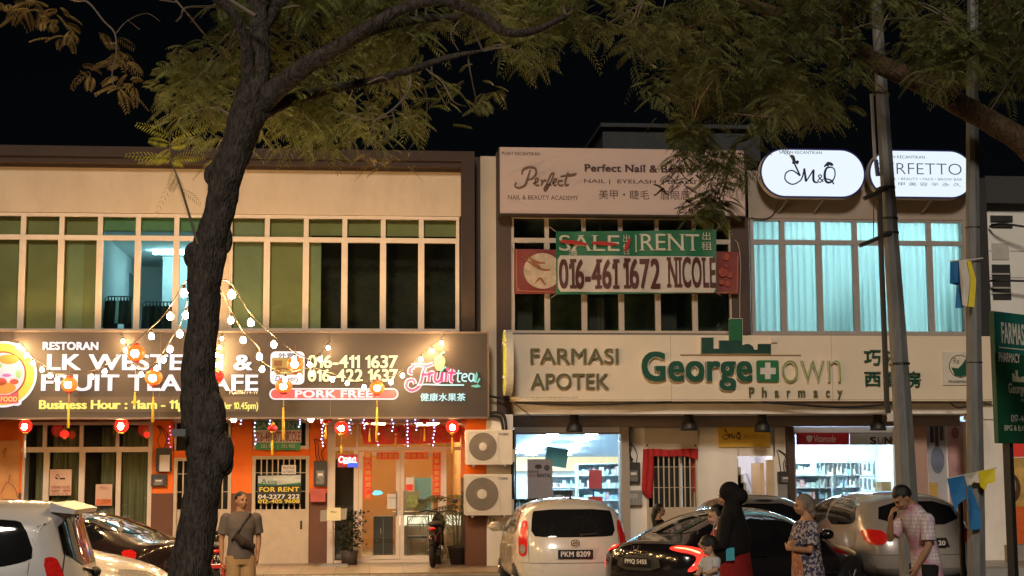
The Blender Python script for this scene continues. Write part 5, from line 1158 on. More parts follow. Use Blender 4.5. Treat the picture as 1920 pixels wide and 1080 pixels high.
# projecting side sign at left of the pharmacy fascia
t = thing("light_box_sign", "narrow pale green rounded sign seen edge on beside the pharmacy fascia", "sign", tuple(at(950, 690, -.5)))
x0 = X_(945, -.6, 670); za, zb_ = Z_(742, -.6, 950), Z_(619, -.6, 950)
m = MB(); pr = chaikin([(-1.15, za), (-.05, za), (-.05, zb_), (-1.15, zb_)], 3); n = len(pr)
m.add([(x0, y, z) for y, z in pr]+[(x0+.13, y, z) for y, z in pr], [tuple(range(n))[::-1], tuple(range(n, 2*n))]+[(i, (i+1) % n, n+(i+1) % n, n+i) for i in range(n)]); m.build("case", pbr("pale_case", (.62, .58, .48), .5), t)
m = MB(); m.add([(x0-.006, (y+.6)*.93-.6, (z-(za+zb_)/2)*.95+(za+zb_)/2) for y, z in pr]+[(x0-.001, (y+.6)*.93-.6, (z-(za+zb_)/2)*.95+(za+zb_)/2) for y, z in pr], [tuple(range(n))[::-1]]+[(i, (i+1) % n, n+(i+1) % n, n+i) for i in range(n)]); m.build("face", pbr("lime_face", (.42, .48, .10), .4), t)
m = MB()
for z in (za+.3, zb_-.3): m.box(x0-.05, x0-.007, -.9, -.85, z, z+.05)
m.build("clip", PAPER, t)

# ================================================================== POLES, BUNTING, ROAD SIGN
POLEM = pbr("galvanised_pole", (.165, .168, .165), .6, .15, var=.28, vs=3, stretch=(6, 6, 1), bump=.15, bs=30)
def pole(label, Y, pts, extra=None):
    b0 = at(pts[-1][0], pts[-1][1], Y); t = thing("lamp_post", label, "pole", (b0.x, b0.y, .12), group="tall steel poles beside the car park")
    P_ = [at(x, y, Y) for x, y, w in pts]; rs = [w*sc(Y) for x, y, w in pts]; d = (P_[0]-P_[1]); P_ = [P_[0]+d*1.2]+P_; rs = [rs[0]*.8]+rs
    P_.append(Vector((P_[-1].x+(P_[-1].x-P_[-2].x)*.3, Y, .12))); rs.append(rs[-1]*1.03)
    m = MB(); m.tube(P_, rs, 8); m.build("shaft", POLEM, t)
    m = MB(); q = P_[-1]; m.box(q.x-.2, q.x+.2, q.y-.2, q.y+.2, .121, .15)
    for sx in (-.15, .15):
        for sy in (-.15, .15): m.lathe([(.018, .15), (.018, .19), (.004, .195)], (q.x+sx, q.y+sy, 0), 6)
    m.build("base_plate", GREYM, t); return t
PY1, PY2 = -11.2, -12.4
t1 = pole("tall steel pole leaning to the left with bracket arms and conduit", PY1, [(1643, 0, 10.5), (1655, 200, 13), (1669, 420, 15), (1684, 640, 17.5), (1693, 780, 19), (1702, 960, 21), (1708, 1080, 22)])
for k_, (p0, p1) in enumerate((((1612, 461), (1671, 436)), ((1619, 373), (1664, 352)))):
    m = MB(); m.tube([at(*p0, PY1-.16), at(*p1, PY1-.10)], .024, 6); m.build("bracket_arm", DARKM, t1)
m = MB()
for y, x in ((410, 1668), (352, 1663), (175, 1653), (437, 1670), (682, 1687)): q = at(x, y, PY1); m.lathe([(.10+.02*(y > 600), -.012), (.10+.02*(y > 600), .012)], tuple(q), 12)
m.build("strap", DARKM, t1)
m = MB(); m.tube([at(1634, 176, PY1-.02), at(1640, 290, PY1-.02), at(1645, 330, PY1-.02)], .022, 6); m.build("conduit", GREYM, t1)
m = MB(); m.tube([at(1643, 300, PY1-.05), at(1647, 330, PY1-.05)], .022, 6); m.build("conduit_end", pbr("navy_tube", (.03, .06, .22), .5), t1)
m = MB(); m.tube([at(1648, 352, PY1-.11), at(1651, 440, PY1-.11), at(1663, 760, PY1-.14), at(1666, 775, PY1-.14)], .034, 6); m.tube([at(1638, 374, PY1-.14), at(1638, 450, PY1-.14)], .006, 5); m.build("cable_conduit", pbr("dark_conduit", (.035, .03, .025), .6), t1)
m = MB(); m.pbox(1666, 775, 1675, 790, PY1-.2, .06); m.build("terminal_box", PAPER, t1)
t2 = pole("tall upright steel pole with coloured flags at right", PY2, [(1824, 0, 11), (1823, 200, 12.5), (1824, 420, 14), (1826, 640, 15.5), (1828, 800, 16.5), (1830, 960, 17.5), (1831, 1080, 18)])
m = MB()
for y in (427, 680): q = at(1824+(y > 600)*2, y, PY2); m.lathe([(.085+.01*(y > 600), -.006), (.085+.01*(y > 600), .006)], tuple(q), 12)
m.build("strap", DARKM, t2)
FLB = pbr("blue_flag", (.02, .17, .42), .7, var=.15); FLW = pbr("white_flag", (.62, .58, .50), .7, var=.1); FLY = pbr("yellow_flag", (.72, .60, .02), .7, var=.12)
def bunting(label, s0, s1, flags, Y):
    t = thing("bunting", label, "bunting", tuple(at(*s0, Y)), group="flag strings tied to the pole")
    m = MB(); m.tube(cat_rom([tuple(at(*s0, Y)), tuple(at((s0[0]+s1[0])/2, (s0[1]+s1[1])/2+1, Y-.01)), tuple(at(*s1, Y+.01))], 5), .008, 5); m.build("string", FLW, t)
    for mat, poly, dy in flags:
        P_ = [at(x, y, Y+dy) for x, y in poly]; k = len(P_); mb = MB(); cen = sum(P_, Vector())/k
        vs = [Vector((p.x, p.y+.03*math.sin(9*p.z+5*p.x), p.z)) for p in P_]; cen.y += .03
        mb.add(vs+[cen]+[v+Vector((0, .004, 0)) for v in vs]+[cen+Vector((0, .004, 0))], [(i, (i+1) % k, k) for i in range(k)]+[(k+1+(i+1) % k, k+1+i, 2*k+1) for i in range(k)]); mb.build("flag", mat, t)
bunting("string of blue white and yellow flags wrapped around the pole high up", (1780, 489), (1843, 484), [(FLB, [(1783, 490), (1800, 489), (1800, 520), (1807, 560), (1806, 578), (1792, 577), (1798, 530), (1779, 532)], -.02), (FLW, [(1800, 489), (1818, 486), (1818, 530), (1813, 575), (1804, 572), (1799, 525)], -.06), (FLY, [(1815, 487), (1823, 490), (1831, 525), (1826, 576), (1815, 575), (1820, 520)], -.09)], PY2-.12)
bunting("string of blue white and yellow flags tied low on the pole", (1770, 898), (1869, 877), [(FLB, [(1775, 898), (1806, 891), (1813, 934), (1799, 945), (1793, 962), (1784, 930)], -.02), (FLW, [(1806, 891), (1833, 884), (1836, 906), (1824, 904), (1813, 915)], -.04), (FLB, [(1812, 912), (1817, 908), (1840, 960), (1841, 992), (1819, 994)], -.06), (FLY, [(1834, 884), (1868, 878), (1866, 903), (1849, 908), (1845, 920), (1836, 912)], -.05)], PY2-.14)
# green pharmacy board on a post, turned towards the left
GB = at(1867, 700, -9.5); ang = rad(38)
t = thing("road_sign", "large dark green pharmacy board on a black post at the right edge", "sign", (GB.x, GB.y, 0), rz=ang, local=True)
zt_, zb2 = at(1867, 583, -9.5).z, at(1867, 831, -9.5).z; WB = 1.25
m = MB(); m.box(0, WB, 0, .06, zb2, zt_); m.build("board", pbr("green_board", (.012, .085, .038), .45, var=.25, vs=1.2, stretch=(.3, .3, 1)), t)
m = MB(); m.box(.0, WB, -.006, -.001, zt_-.55, zt_); m.build("teal_band", pbr("teal_board", (.016, .15, .12), .45, var=.2, vs=1.5), t)
L_ = lambda x0, x1, y0, y1: (x0, x1, zb2+(831-y1)/(831-583)*(zt_-zb2), zb2+(831-y0)/(831-583)*(zt_-zb2))
text("FARMASI", None, -.010, TEXTWHITE, t, bold=.03, local=L_(.17, .80, 602, 643)); text("PHARMACY", None, -.010, TEXTWHITE, t, bold=.02, local=L_(.08, .62, 660, 678))
m = MB(); q = L_(.10, 1.1, 650, 652); m.box(q[0], q[1], -.010, -.007, q[2], q[3]); m.build("rule", TEXTWHITE, t)
text("Georgetown", None, -.004, pbr("cream_print", (.62, .60, .42), .6), t, bold=.03, local=L_(.30, 1.05, 717, 742)); text("Pharmacy", None, -.004, MATS["cream_print"], t, local=L_(.62, 1.05, 746, 754))
m = MB(); q = L_(.42, .72, 692, 714); zz_ = q[2]; h = q[3]-q[2]; m.prism([(.42, zz_), (.72, zz_), (.72, zz_+h*.5), (.66, zz_+h*.5), (.66, zz_+h*.3), (.60, zz_+h*.45), (.56, zz_+h*.45), (.56, zz_+h), (.51, zz_+h), (.51, zz_+h*.5), (.47, zz_+h*.5), (.47, zz_+h*.7), (.42, zz_+h*.7)], -.006, -.002); m.build("skyline", MATS["cream_print"], t)
text("017-461 8209", None, -.004, TEXTWHITE, t, local=L_(.34, 1.1, 777, 790)); text("BPG & B.KONG", None, -.004, TEXTWHITE, t, local=L_(.16, .95, 797, 807))
m = MB(); m.box(.38, .48, .061, .16, 0, zt_-.3); m.build("post", BLACKM, t)
# black thin post in front of the silver car
t = thing("post", "thin black post standing in front of the parked silver car", "post", (at(1804, 1000, -11.8).x, -11.8, .12)); q = at(1804, 1000, -11.8); m = MB(); m.tube([(q.x, -11.8, .12), (q.x-.01, -11.8, at(1803, 928, -11.8).z)], [.035, .03], 10); m.ell((q.x-.01, -11.8, at(1803, 928, -11.8).z), .04, 10, 6); m.build("shaft", BLACKM, t)

# ================================================================== BUILDING AND SHOP AT THE FAR RIGHT
FB = thing("shophouse", "white neighbouring building with louvre vents and dark roof edge at the far right", "building", (15, 5, 0))
YF_ = 4.0; xa, xb = X_(1852, YF_, 500), X_(2300, YF_, 500)
m = MB(); m.box(xa, xb, YF_, 10, 0, Z_(385, YF_, 1880)); m.build("wall", pbr("far_white_wall", (.88, .85, .78), .85, var=.08, vs=1.5), FB)
m = MB(); m.box(xa-.1, xb, YF_-.3, 10, Z_(385, YF_, 1880)+.002, Z_(335, YF_, 1880)); m.build("roof_edge", pbr("far_roof_edge", (.05, .05, .05), .8), FB)
m = MB()
for (x0, y0, x1, y1) in ((1858, 404, 1899, 415), (1859, 419, 1899, 426)): m.pbox(x0, y0, x1, y1, YF_-.05, .04)
m.build("ledge", DARKM, FB)
m = MB(); m.pbox(1861, 496, 1895, 562, YF_-.02, .015); v = m.build("vent", pbr("vent_dark", (.03, .028, .025), .8), FB)
m = MB()
for y in (512, 538, 548): m.pbox(1860, y, 1896, y+3, YF_-.05, .025)
m.build("louvre", pbr("vent_slat", (.45, .42, .36), .6), v)
m = MB(); m.pbox(1860, 456, 1892, 487, YF_-.02, .015); m.build("vent", pbr("vent_pale", (.55, .52, .46), .7), FB)
m = MB(); m.pbox(1850, 470, 1925, 471.2, YF_-.006, .004); m.pbox(1850, 520, 1925, 521.2, YF_-.006, .004); m.build("wall_joint", pbr("wall_joint_grey", (.3, .28, .25), .9), FB)
for lb, pts in (("thick black cable crossing white wall near the roof edge", [(1856, 425, 3.9), (1872, 420, 3.6), (1900, 422, 3.4), (1960, 432, 3.2)]), ("thin black cable crossing the louvre vent", [(1856, 527, 3.9), (1875, 526, 3.6), (1960, 528, 3.4)])): pipe("cable", lb, pts, .025, group="cables on the facade")
AWN = pbr("red_fascia", (.55, .03, .02), .5, var=.08, emis=.15, ecol=(1, .06, .03))
t = thing("shop_sign", "red shop fascia strip at the right edge behind the green sign", "sign", tuple(at(1900, 850, 2.0))); m = MB(); m.pbox(1872, 830, 2150, 856, 2.0, .3); m.build("panel", AWN, t); m = MB(); m.pbox(1872, 826, 2150, 829.5, 1.98, .34); m.build("trim", PAPER, t)
t = thing("poster", "tall food poster with bowl and orange base at the right edge", "poster", tuple(at(1905, 1010, 1.9))); m = MB(); m.pbox(1882, 858, 1958, 1022, 1.9, .04); m.build("sheet", pbr("food_poster", (.62, .38, .10), .5, var=.45, vs=3), t)
p6 = lambda x, y: (at(x, y, 1.89).x, at(x, y, 1.89).z); r6 = sc(1.89)
m = MB(); m.prism(disc(*p6(1893, 915), 22*r6, 24, 30*r6), 1.892, 1.897); m.build("printed_bowl", pbr("dark_bowl_print", (.10, .035, .02), .5, var=.4, vs=8), t)
m = MB(); m.prism(disc(*p6(1891, 910), 15*r6, 20, 21*r6), 1.886, 1.891); m.build("printed_food", pbr("vegetable_print", (.32, .30, .06), .5, var=.7, vs=14), t)
m = MB(); m.prism(ppoly([(1883, 960), (1900, 950), (1957, 948), (1957, 1021), (1883, 1021)], 1.89)[::-1], 1.888, 1.891); m.build("printed_base", pbr("orange_print", (.75, .13, .02), .5, var=.2), t)
m = MB(); m.prism(disc(*p6(1890, 998), 8*r6, 16, 22*r6), 1.880, 1.887); m.build("printed_cup", pbr("dark_red_cup", (.12, .02, .015), .5), t)
t = thing("planter", "grey concrete block at foot of the right corner column", "planter", tuple(at(1905, 1060, 0))); m = MB(); m.pbox(1892, 1022, 1960, 1085, -.3, .5); m.build("block", pbr("planter_concrete", (.34, .30, .25), .9, var=.25, vs=4, bump=.4), t)
# ================================================================== CARS
def paint(name, col, metal=0.0, rough=.28): return pbr(name, col, rough, metal, var=.04, vs=2, coat=.9)
GLS = pbr("tinted_car_glass", (.012, .012, .013), .06, var=0, coat=1); BUMP = pbr("black_trim", (.025, .024, .023), .55, var=.15); CHROME = pbr("chrome", (.62, .58, .52), .12, 1.0, var=0)
TL_OFF = pbr("red_tail_lens", (.78, .022, .018), .15, var=.25, vs=34, coat=1); TL_ON = pbr("lit_tail_lens", (.6, .02, .02), .15, var=0, coat=1, emis=2.2, ecol=(1, .035, .02)); TL_HOT = glow("tail_led", (1, .25, .12), 5)
CLR = pbr("clear_lens", (.62, .58, .52), .1, .4, var=.4, vs=40, coat=1); PLATEM = pbr("plate_black", (.015, .014, .014), .4, var=0); TYRE = pbr("tyre_rubber", (.02, .02, .02), .85, var=.2); RIMM = pbr("alloy_rim", (.45, .44, .42), .3, .9, var=.1)
class Shell:
    def __init__(s, sil, W, H, belt, r=.30, p=2.7, tum=.16, plan=.18):
        S = np.array(chaikin(sil, 3)); seg = np.linalg.norm(np.roll(S, -1, 0)-S, axis=1); cum = np.concatenate([[0], np.cumsum(seg)])
        t = np.linspace(0, cum[-1], 201)[:-1]; SS = np.vstack([S, S[:1]])
        s.S = np.stack([np.interp(t, cum, SS[:, 0]), np.interp(t, cum, SS[:, 1])], 1)
        s.W, s.H, s.belt, s.r, s.p, s.tum, s.plan = W, H, belt, r, p, tum, plan; s.L = s.S[:, 0].max()
        s.x0, s.x1 = s.S[:, 0].min(), s.S[:, 0].max()
    def D(s, P):
        A = s.S; B = np.roll(A, -1, 0); d = B-A; l2 = (d**2).sum(1)+1e-12
        out = np.empty(len(P))
        for k in range(0, len(P), 2000):
            q = P[k:k+2000]; t = np.clip(((q[:, None]-A)*d).sum(2)/l2, 0, 1); out[k:k+2000] = np.sqrt((((A+t[..., None]*d)-q[:, None])**2).sum(2)).min(1)
        x, z = P[:, 0], P[:, 1]; cr = np.zeros(len(P), bool)
        for a, b in zip(A, B):
            c = ((a[1] > z) != (b[1] > z)); xi = (b[0]-a[0])*(z-a[1])/((b[1]-a[1]) or 1e-9)+a[0]; cr ^= c & (x < xi)
        return np.where(cr, out, 0)
    def wid(s, x, z):
        e = np.maximum(0, np.abs(x)-.55*s.L)/(.45*s.L); pl = 1-s.plan*e**2.2
        tb = 1-s.tum*np.clip((z-s.belt)/(s.H-s.belt), 0, 1)**1.2-.10*np.clip((.5-z)/.35, 0, 1)**1.5-.02*np.clip(np.abs(z-.7)/.4, 0, 1)
        return s.W/2*pl*tb
    def f(s, x, z):
        x, z = np.atleast_1d(np.asarray(x, float)), np.atleast_1d(np.asarray(z, float)); d = s.D(np.stack([x, z], 1))
        return s.wid(x, z)*(1-(1-np.minimum(d/s.r, 1))**s.p)**(1/s.p)
    def body(s):
        S = s.S; T = np.roll(S, -1, 0)-np.roll(S, 1, 0); T /= np.linalg.norm(T, axis=1)[:, None]; Nn = np.stack([-T[:, 1], T[:, 0]], 1)
        if s.D(S[:1]+Nn[:1]*.02)[0] == 0: Nn = -Nn
        K, Tn = 12, 8; rings = [S+Nn*(s.r*(k/K)**2.0) for k in range(K+1)]
        sp = np.stack([np.clip(rings[-1][:, 0], s.x0+.55, s.x1-.55), np.full(len(S), .62)], 1)
        for t in range(1, Tn+1): rings.append(rings[K]*(1-t/Tn)+sp*(t/Tn))
        n = len(S); P = np.concatenate(rings); y = s.f(P[:, 0], P[:, 1]); y[:n] = 0; m = len(rings)
        vs = [(P[i, 0], y[i], P[i, 1]) for i in range(len(P))]+[(P[i, 0], -y[i], P[i, 1]) for i in range(n, len(P))]
        fs = []
        L_ = lambda k, i: k*n+i % n
        R_ = lambda k, i: (i % n) if k == 0 else len(P)+(k-1)*n+i % n
        for k in range(m-1):
            for i in range(n):
                fs.append((L_(k, i), L_(k, i+1), L_(k+1, i+1), L_(k+1, i))); fs.append((R_(k, i), R_(k+1, i), R_(k+1, i+1), R_(k, i+1)))
        return vs, fs
    def edge(s, z, rear):
        A, B = s.S, np.roll(s.S, -1, 0); out = []
        for a, b in zip(A, B):
            if (a[1] > z) != (b[1] > z): out.append((b[0]-a[0])*(z-a[1])/(b[1]-a[1])+a[0])
        return (min(out) if rear else max(out)) if out else 0.0
    def end_x(s, y, z, front):
        y, z = np.atleast_1d(np.asarray(y, float)), np.atleast_1d(np.asarray(z, float)); out = np.empty(len(z))
        xs = np.linspace(s.x0, s.x1, 300)
        for i, (yy, zz) in enumerate(zip(np.abs(y), z)):
            v = s.f(xs, np.full(300, zz)); v = np.where((xs > -.2) if not front else (xs < .2), np.maximum(v, v.max()), v); ok = np.where(v >= yy)[0]
            if len(ok) == 0: j = int(np.argmax(v)); out[i] = xs[j]; continue
            j = ok[-1] if front else ok[0]; o = j+1 if front else j-1; o = min(max(o, 0), 299)
            d = v[j]-v[o]; t = 0 if d <= 1e-9 else (v[j]-yy)/d; out[i] = xs[j]+(xs[o]-xs[j])*min(max(t, 0), 1)
        return out
def patch_mesh(poly, h=.07):
    bm = bmesh.new(); bm.faces.new([bm.verts.new((a, b, 0)) for a, b in poly]); bmesh.ops.triangulate(bm, faces=bm.faces[:], quad_method='BEAUTY', ngon_method='EAR_CLIP')
    for _ in range(5):
        L = [e for e in bm.edges if e.calc_length() > h]
        if not L: break
        bmesh.ops.subdivide_edges(bm, edges=L, cuts=1); bmesh.ops.triangulate(bm, faces=[f for f in bm.faces if len(f.verts) > 3])
    bm.verts.index_update(); V = np.array([v.co[:2] for v in bm.verts]); F = [tuple(v.index for v in f.verts) for f in bm.faces]; bm.free(); return V, F
def drape(sh, kind, poly, off=.006, sign=1, smooth=1):
    V, F = patch_mesh(chaikin(poly, smooth) if smooth else poly, .045 if abs(off) > .007 else .09)
    if kind == 'side':
        for _ in range(24):
            bad = sh.f(V[:, 0], V[:, 1]) < .50*sh.wid(V[:, 0], V[:, 1])
            if not bad.any(): break
            V[bad, 0] *= .994
    if kind == 'side': y = sign*(sh.f(V[:, 0], V[:, 1])+off); P = np.stack([V[:, 0], y, V[:, 1]], 1)
    else:                                               # (u, z): u runs along the horizontal slice from the centre line round the corner
        dr = -1 if kind == 'front' else 1; P = np.empty((len(V), 3)); tt = np.linspace(0, 1, 160)**2*1.6
        for i, (u, z) in enumerate(V):
            xe = sh.edge(z, dr > 0); xx = xe+dr*tt; yy = sh.f(xx, np.full(160, z)); yy = np.maximum.accumulate(yy)
            X_2 = np.concatenate([[xe], xx]); Y_2 = np.concatenate([[0], yy]); cum = np.concatenate([[0], np.cumsum(np.hypot(np.diff(X_2), np.diff(Y_2)))])
            q = abs(u); x, y = np.interp(q, cum, X_2), np.interp(q, cum, Y_2); x2, y2 = np.interp(q+.02, cum, X_2), np.interp(q+.02, cum, Y_2); tx, ty = x2-x, y2-y; l = math.hypot(tx, ty) or 1
            P[i] = (x-dr*abs(ty)/l*off, sign*math.copysign(1, u)*(y+abs(tx)/l*off), z+off*.4)
    return [tuple(p) for p in P], F
def make_car(label, sh, pm, loc, rz, patches, wheels, wr, plate=None, mirror=None, extra=None, handle=True, group="cars parked in front of the shops", name="parked_car"):
    t = thing(name, label, "car", (loc[0], loc[1], 0), rz, group, local=True)
    m = MB(); m.add(*sh.body()); m.build("body", pm, t, True)
    parents = {}
    for nm, kind, poly, mat, off, both in patches:
        for sg in ((1, -1) if both else (1,)):
            m = MB(); m.add(*drape(sh, kind, poly, off, sg)); o = m.build(nm, mat, t, True)
    for x in wheels:
        for sg in (1, -1):
            y = sg*(sh.W/2-.13); a = MB(); a.lathe([(wr*.62, -.10), (wr*.95, -.10), (wr, -.07), (wr, .07), (wr*.95, .10), (wr*.62, .10)], (x, y+sg*.03, wr), 28, 'y'); w = a.build("wheel", TYRE, t, True)
            a = MB(); a.lathe([(wr*.64, .0), (wr*.6, sg*.085), (.05, sg*.075), (.004, sg*.08)], (x, y+sg*.03, wr), 24, 'y')
            for k in range(6): q = k*math.pi/3; a.tube([(x+.05*math.cos(q), y+sg*.12, wr+.05*math.sin(q)), (x+wr*.6*math.cos(q), y+sg*.12, wr+wr*.6*math.sin(q))], .025, 6)
            a.build("rim", RIMM, w)
            m = MB(); m.add(*drape(sh, 'side', disc(x, wr+.02, wr*1.13, 20), .002, sg, 0)); m.build("wheel_arch", BUMP, t)
    if plate:
        s, y0, z0, w_, h_ = plate; xx = sh.end_x([0], [z0], False)[0]-.012
        m = MB(); m.box(xx-.012, xx, y0-w_/2, y0+w_/2, z0-h_/2, z0+h_/2); pl = m.build("number_plate", PLATEM, t)
        o = text(s, None, 0, TEXTWHITE, t, bold=.03, local=(-w_*.42, w_*.42, z0-h_*.32, z0+h_*.32), name="plate_lettering")
        for v in o.data.vertices: v.co = Vector((xx-.014+v.co.y, y0-v.co.x, v.co.z))
        o.parent = pl
    if mirror:
        x, z = mirror
        for sg in (1, -1):
            yy = float(sh.f([x], [z])[0]); m = MB(); m.ell((x, sg*(yy+.14), z+.03), (.09, .11, .075), 14, 9); m.tube([(x, sg*yy, z-.02), (x, sg*(yy+.1), z)], .03, 6); m.build("mirror", pm if pm.name != "silver_white_paint" else BUMP, t, True)
    if handle:
        for x in handle if isinstance(handle, (list, tuple)) else (.0,):
            for sg in (1, -1):
                z = sh.belt-.14; yy = float(sh.f([x], [z])[0]); m = MB(); m.tube([(x-.09, sg*(yy+.012), z), (x-.07, sg*(yy+.03), z), (x+.07, sg*(yy+.03), z), (x+.09, sg*(yy+.012), z)], .014, 6); m.build("door_handle", pm, t)
    if extra: extra(t, sh)
    return t
# shells: x forward, z up
SH_HATCH = Shell([(-1.62, .22), (-1.82, .30), (-1.86, .52), (-1.83, .80), (-1.78, .98), (-1.62, 1.34), (-1.52, 1.50), (-1.1, 1.56), (-.3, 1.56), (.35, 1.50), (.95, 1.12), (1.15, 1.02), (1.55, .93), (1.80, .72), (1.85, .45), (1.78, .24), (1.2, .19), (-1.2, .19)], 1.66, 1.55, 1.0, r=.30, p=2.6, tum=.22)
SH_MPV = Shell([(-1.8, .26), (-2.04, .34), (-2.08, .55), (-2.05, .90), (-1.99, 1.05), (-1.86, 1.45), (-1.80, 1.66), (-1.4, 1.70), (-.4, 1.71), (.5, 1.65), (1.15, 1.17), (1.35, 1.05), (1.85, .92), (2.05, .70), (2.08, .45), (1.95, .26), (1.4, .22), (-1.4, .22)], 1.66, 1.70, 1.02, r=.26, p=2.8, tum=.15)
SH_SEDAN = Shell([(-2.0, .22), (-2.26, .30), (-2.32, .52), (-2.31, .80), (-2.22, .99), (-1.85, 1.04), (-1.45, 1.18), (-.9, 1.36), (-.3, 1.43), (.2, 1.40), (.75, 1.20), (1.2, .99), (1.75, .88), (2.18, .72), (2.32, .50), (2.25, .26), (1.6, .19), (-1.5, .19)], 1.80, 1.42, .93, r=.34, p=2.5, tum=.25)
SH_SUV = Shell([(-1.95, .28), (-2.2, .38), (-2.25, .60), (-2.2, .92), (-2.10, 1.08), (-1.85, 1.42), (-1.72, 1.56), (-1.2, 1.61), (-.3, 1.61), (.3, 1.55), (.9, 1.20), (1.15, 1.08), (1.75, .98), (2.12, .82), (2.22, .55), (2.12, .30), (1.5, .24), (-1.5, .24)], 1.82, 1.61, 1.06, r=.32, p=2.6, tum=.20)
WHITEP = paint("white_car_paint", (.70, .63, .53)); SILVP = paint("silver_white_paint", (.66, .66, .66), .05, .3); BLACKP = paint("black_car_paint", (.010, .008, .010), 0, .16); GREYP = paint("grey_bronze_paint", (.40, .36, .325), .15, .3); DARKP = paint("dark_brown_paint", (.030, .018, .016), .1, .2); SILV2 = paint("silver_grey_paint", (.30, .285, .27), .3, .3)
GLS2 = GLS
def hatch_extra(t, sh):
    m = MB(); x = sh.end_x([0], [.93], False)[0]-.012; m.tube([(x, .06*math.cos(q), .935+.04*math.sin(q)) for q in np.linspace(0, 2*math.pi, 15)], .006, 5); m.tube([(x, -.035, .945), (x, .03, .955), (x, -.02, .92), (x, .035, .925)], .007, 5); m.build("badge", CHROME, t)
    xw = sh.end_x([-.05], [1.04], False)[0]-.02; m = MB(); m.tube([(xw-.01, -.10, 1.045), (xw+.005, -.32, 1.06)], .012, 6); m.ell((xw, -.10, 1.04), .022, 8, 6); m.build("rear_wiper", BUMP, t)
    m = MB(); m.tube([(-1.35, 0, 1.55), (-1.41, 0, 1.61)], [.02, .008], 6); m.build("antenna", BUMP, t)
    m = MB(); m.add(*drape(sh, 'rear', [(-.36, .86), (.36, .86), (.30, .70), (-.30, .70)], .002, 1, 0)); m.build("plate_recess", pbr("white_recess", (.60, .53, .44), .4, var=.04), t)
# --- white hatchback
px = at(1079, 1043, -7.0).x
make_car("white hatchback parked nose in with black rear window and plate PKM 8209", SH_HATCH, WHITEP, (px, -7.0+1.86), rad(90),
    [("rear_window", 'rear', [(-.565, 1.40), (.565, 1.40), (.60, 1.30), (.62, 1.03), (.40, 1.01), (-.40, 1.01), (-.62, 1.03), (-.60, 1.30)], GLS, .006, False),
     ("side_window", 'side', [(-1.28, 1.12), (-1.18, 1.36), (-.95, 1.44), (-.28, 1.45), (-.28, 1.03), (-1.2, 1.04)], GLS, .005, True), ("side_window", 'side', [(-.22, 1.45), (.28, 1.41), (.80, 1.05), (.75, 1.01), (-.22, 1.02)], GLS, .005, True),
     ("tail_light", 'rear', [(.66, 1.22), (.72, 1.25), (.80, 1.20), (.86, 1.0), (.87, .80), (.84, .75), (.70, .74), (.68, .92)], TL_OFF, .010, True),
     ("panel_gap", 'rear', [(-.86, .655), (.86, .655), (.86, .647), (-.86, .647)], BUMP, .003, False), ("panel_gap", 'rear', [(.665, .66), (.672, .66), (.672, 1.22), (.665, 1.22)], BUMP, .003, True), ("panel_gap", 'side', [(-.255, .45), (-.249, .45), (-.249, 1.02), (-.255, 1.02)], BUMP, .003, True),
     ("reverse_light", 'rear', [(.71, .90), (.82, .90), (.82, .78), (.72, .77)], CLR, .016, True), ("windscreen", 'front', [(-.55, 1.42), (.55, 1.42), (.66, 1.10), (-.66, 1.10)], GLS, .006, False), ("headlight", 'front', [(.45, .82), (.72, .84), (.72, .70), (.45, .68)], CLR, .006, True)],
    (-1.2, 1.22), .29, ("PKM 8209", 0, .78, .50, .12), (.62, 1.06), hatch_extra, (-.7, .2))
# --- black sedan reversing out at an angle
def sedan_h(t, sh):
    x = sh.end_x([0], [.90], False)[0]-.012; m = MB(); m.tube([(x, -.055, .85), (x, -.035, .935)], .010, 5); m.tube([(x, .055, .85), (x, .035, .935)], .010, 5); m.tube([(x, -.045, .89), (x, .045, .89)], .009, 5); m.tube([(x, -.09, .845), (x, -.075, .95), (x, .075, .95), (x, .09, .845), (x, -.09, .845)], .005, 5); m.build("badge", CHROME, t)
    for sg in (1, -1):
        m = MB(); m.tube([(x_, sg*(float(sh.f([x_], [z_])[0])+.008), z_) for x_, z_ in ((-1.6, 1.09), (-1.2, 1.26), (-.6, 1.375), (-.1, 1.395), (.35, 1.33), (.85, 1.10), (1.02, 1.0))], .008, 5); m.build("window_trim", CHROME, t)
def sh_top(sh, x, y):
    zs = np.linspace(.6, 1.7, 120); v = sh.f(np.full(120, x), zs); ok = np.where(v >= abs(y)-1e-6)[0]; return zs[ok[-1]] if len(ok) else sh.H*.7
SEDAN_P = lambda tl: [("rear_window", 'rear', [(-.44, 1.36), (.44, 1.36), (.58, 1.10), (-.58, 1.10)], GLS, .008, False), ("side_window", 'side', [(-1.50, 1.07), (-1.1, 1.27), (-.6, 1.35), (-.35, 1.36), (-.35, .97), (-1.35, .99)], GLS, .005, True),
     ("side_window", 'side', [(-.29, 1.36), (.1, 1.35), (.45, 1.24), (.90, 1.01), (.85, .96), (-.29, .965)], GLS, .005, True), ("windscreen", 'front', [(-.50, 1.36), (.50, 1.36), (.66, 1.02), (-.66, 1.02)], GLS, .008, False),
     ("tail_light", 'rear', [(.46, .915), (.50, .955), (.72, .945), (.98, .90), (1.06, .84), (.98, .72), (.84, .62), (.74, .62), (.86, .74), (.88, .81), (.80, .85), (.60, .88)], tl, .010, True),
     ("headlight", 'front', [(.42, .74), (.80, .80), (.82, .68), (.45, .66)], CLR, .006, True), ("rear_bumper_insert", 'rear', [(-.60, .42), (.60, .42), (.66, .30), (-.66, .30)], BUMP, .006, False), ("plate_recess", 'rear', [(-.34, .82), (.34, .82), (.40, .62), (-.40, .62)], BUMP, .003, False), ("grille", 'front', [(-.5, .62), (.5, .62), (.45, .40), (-.45, .40)], BUMP, .006, False)]
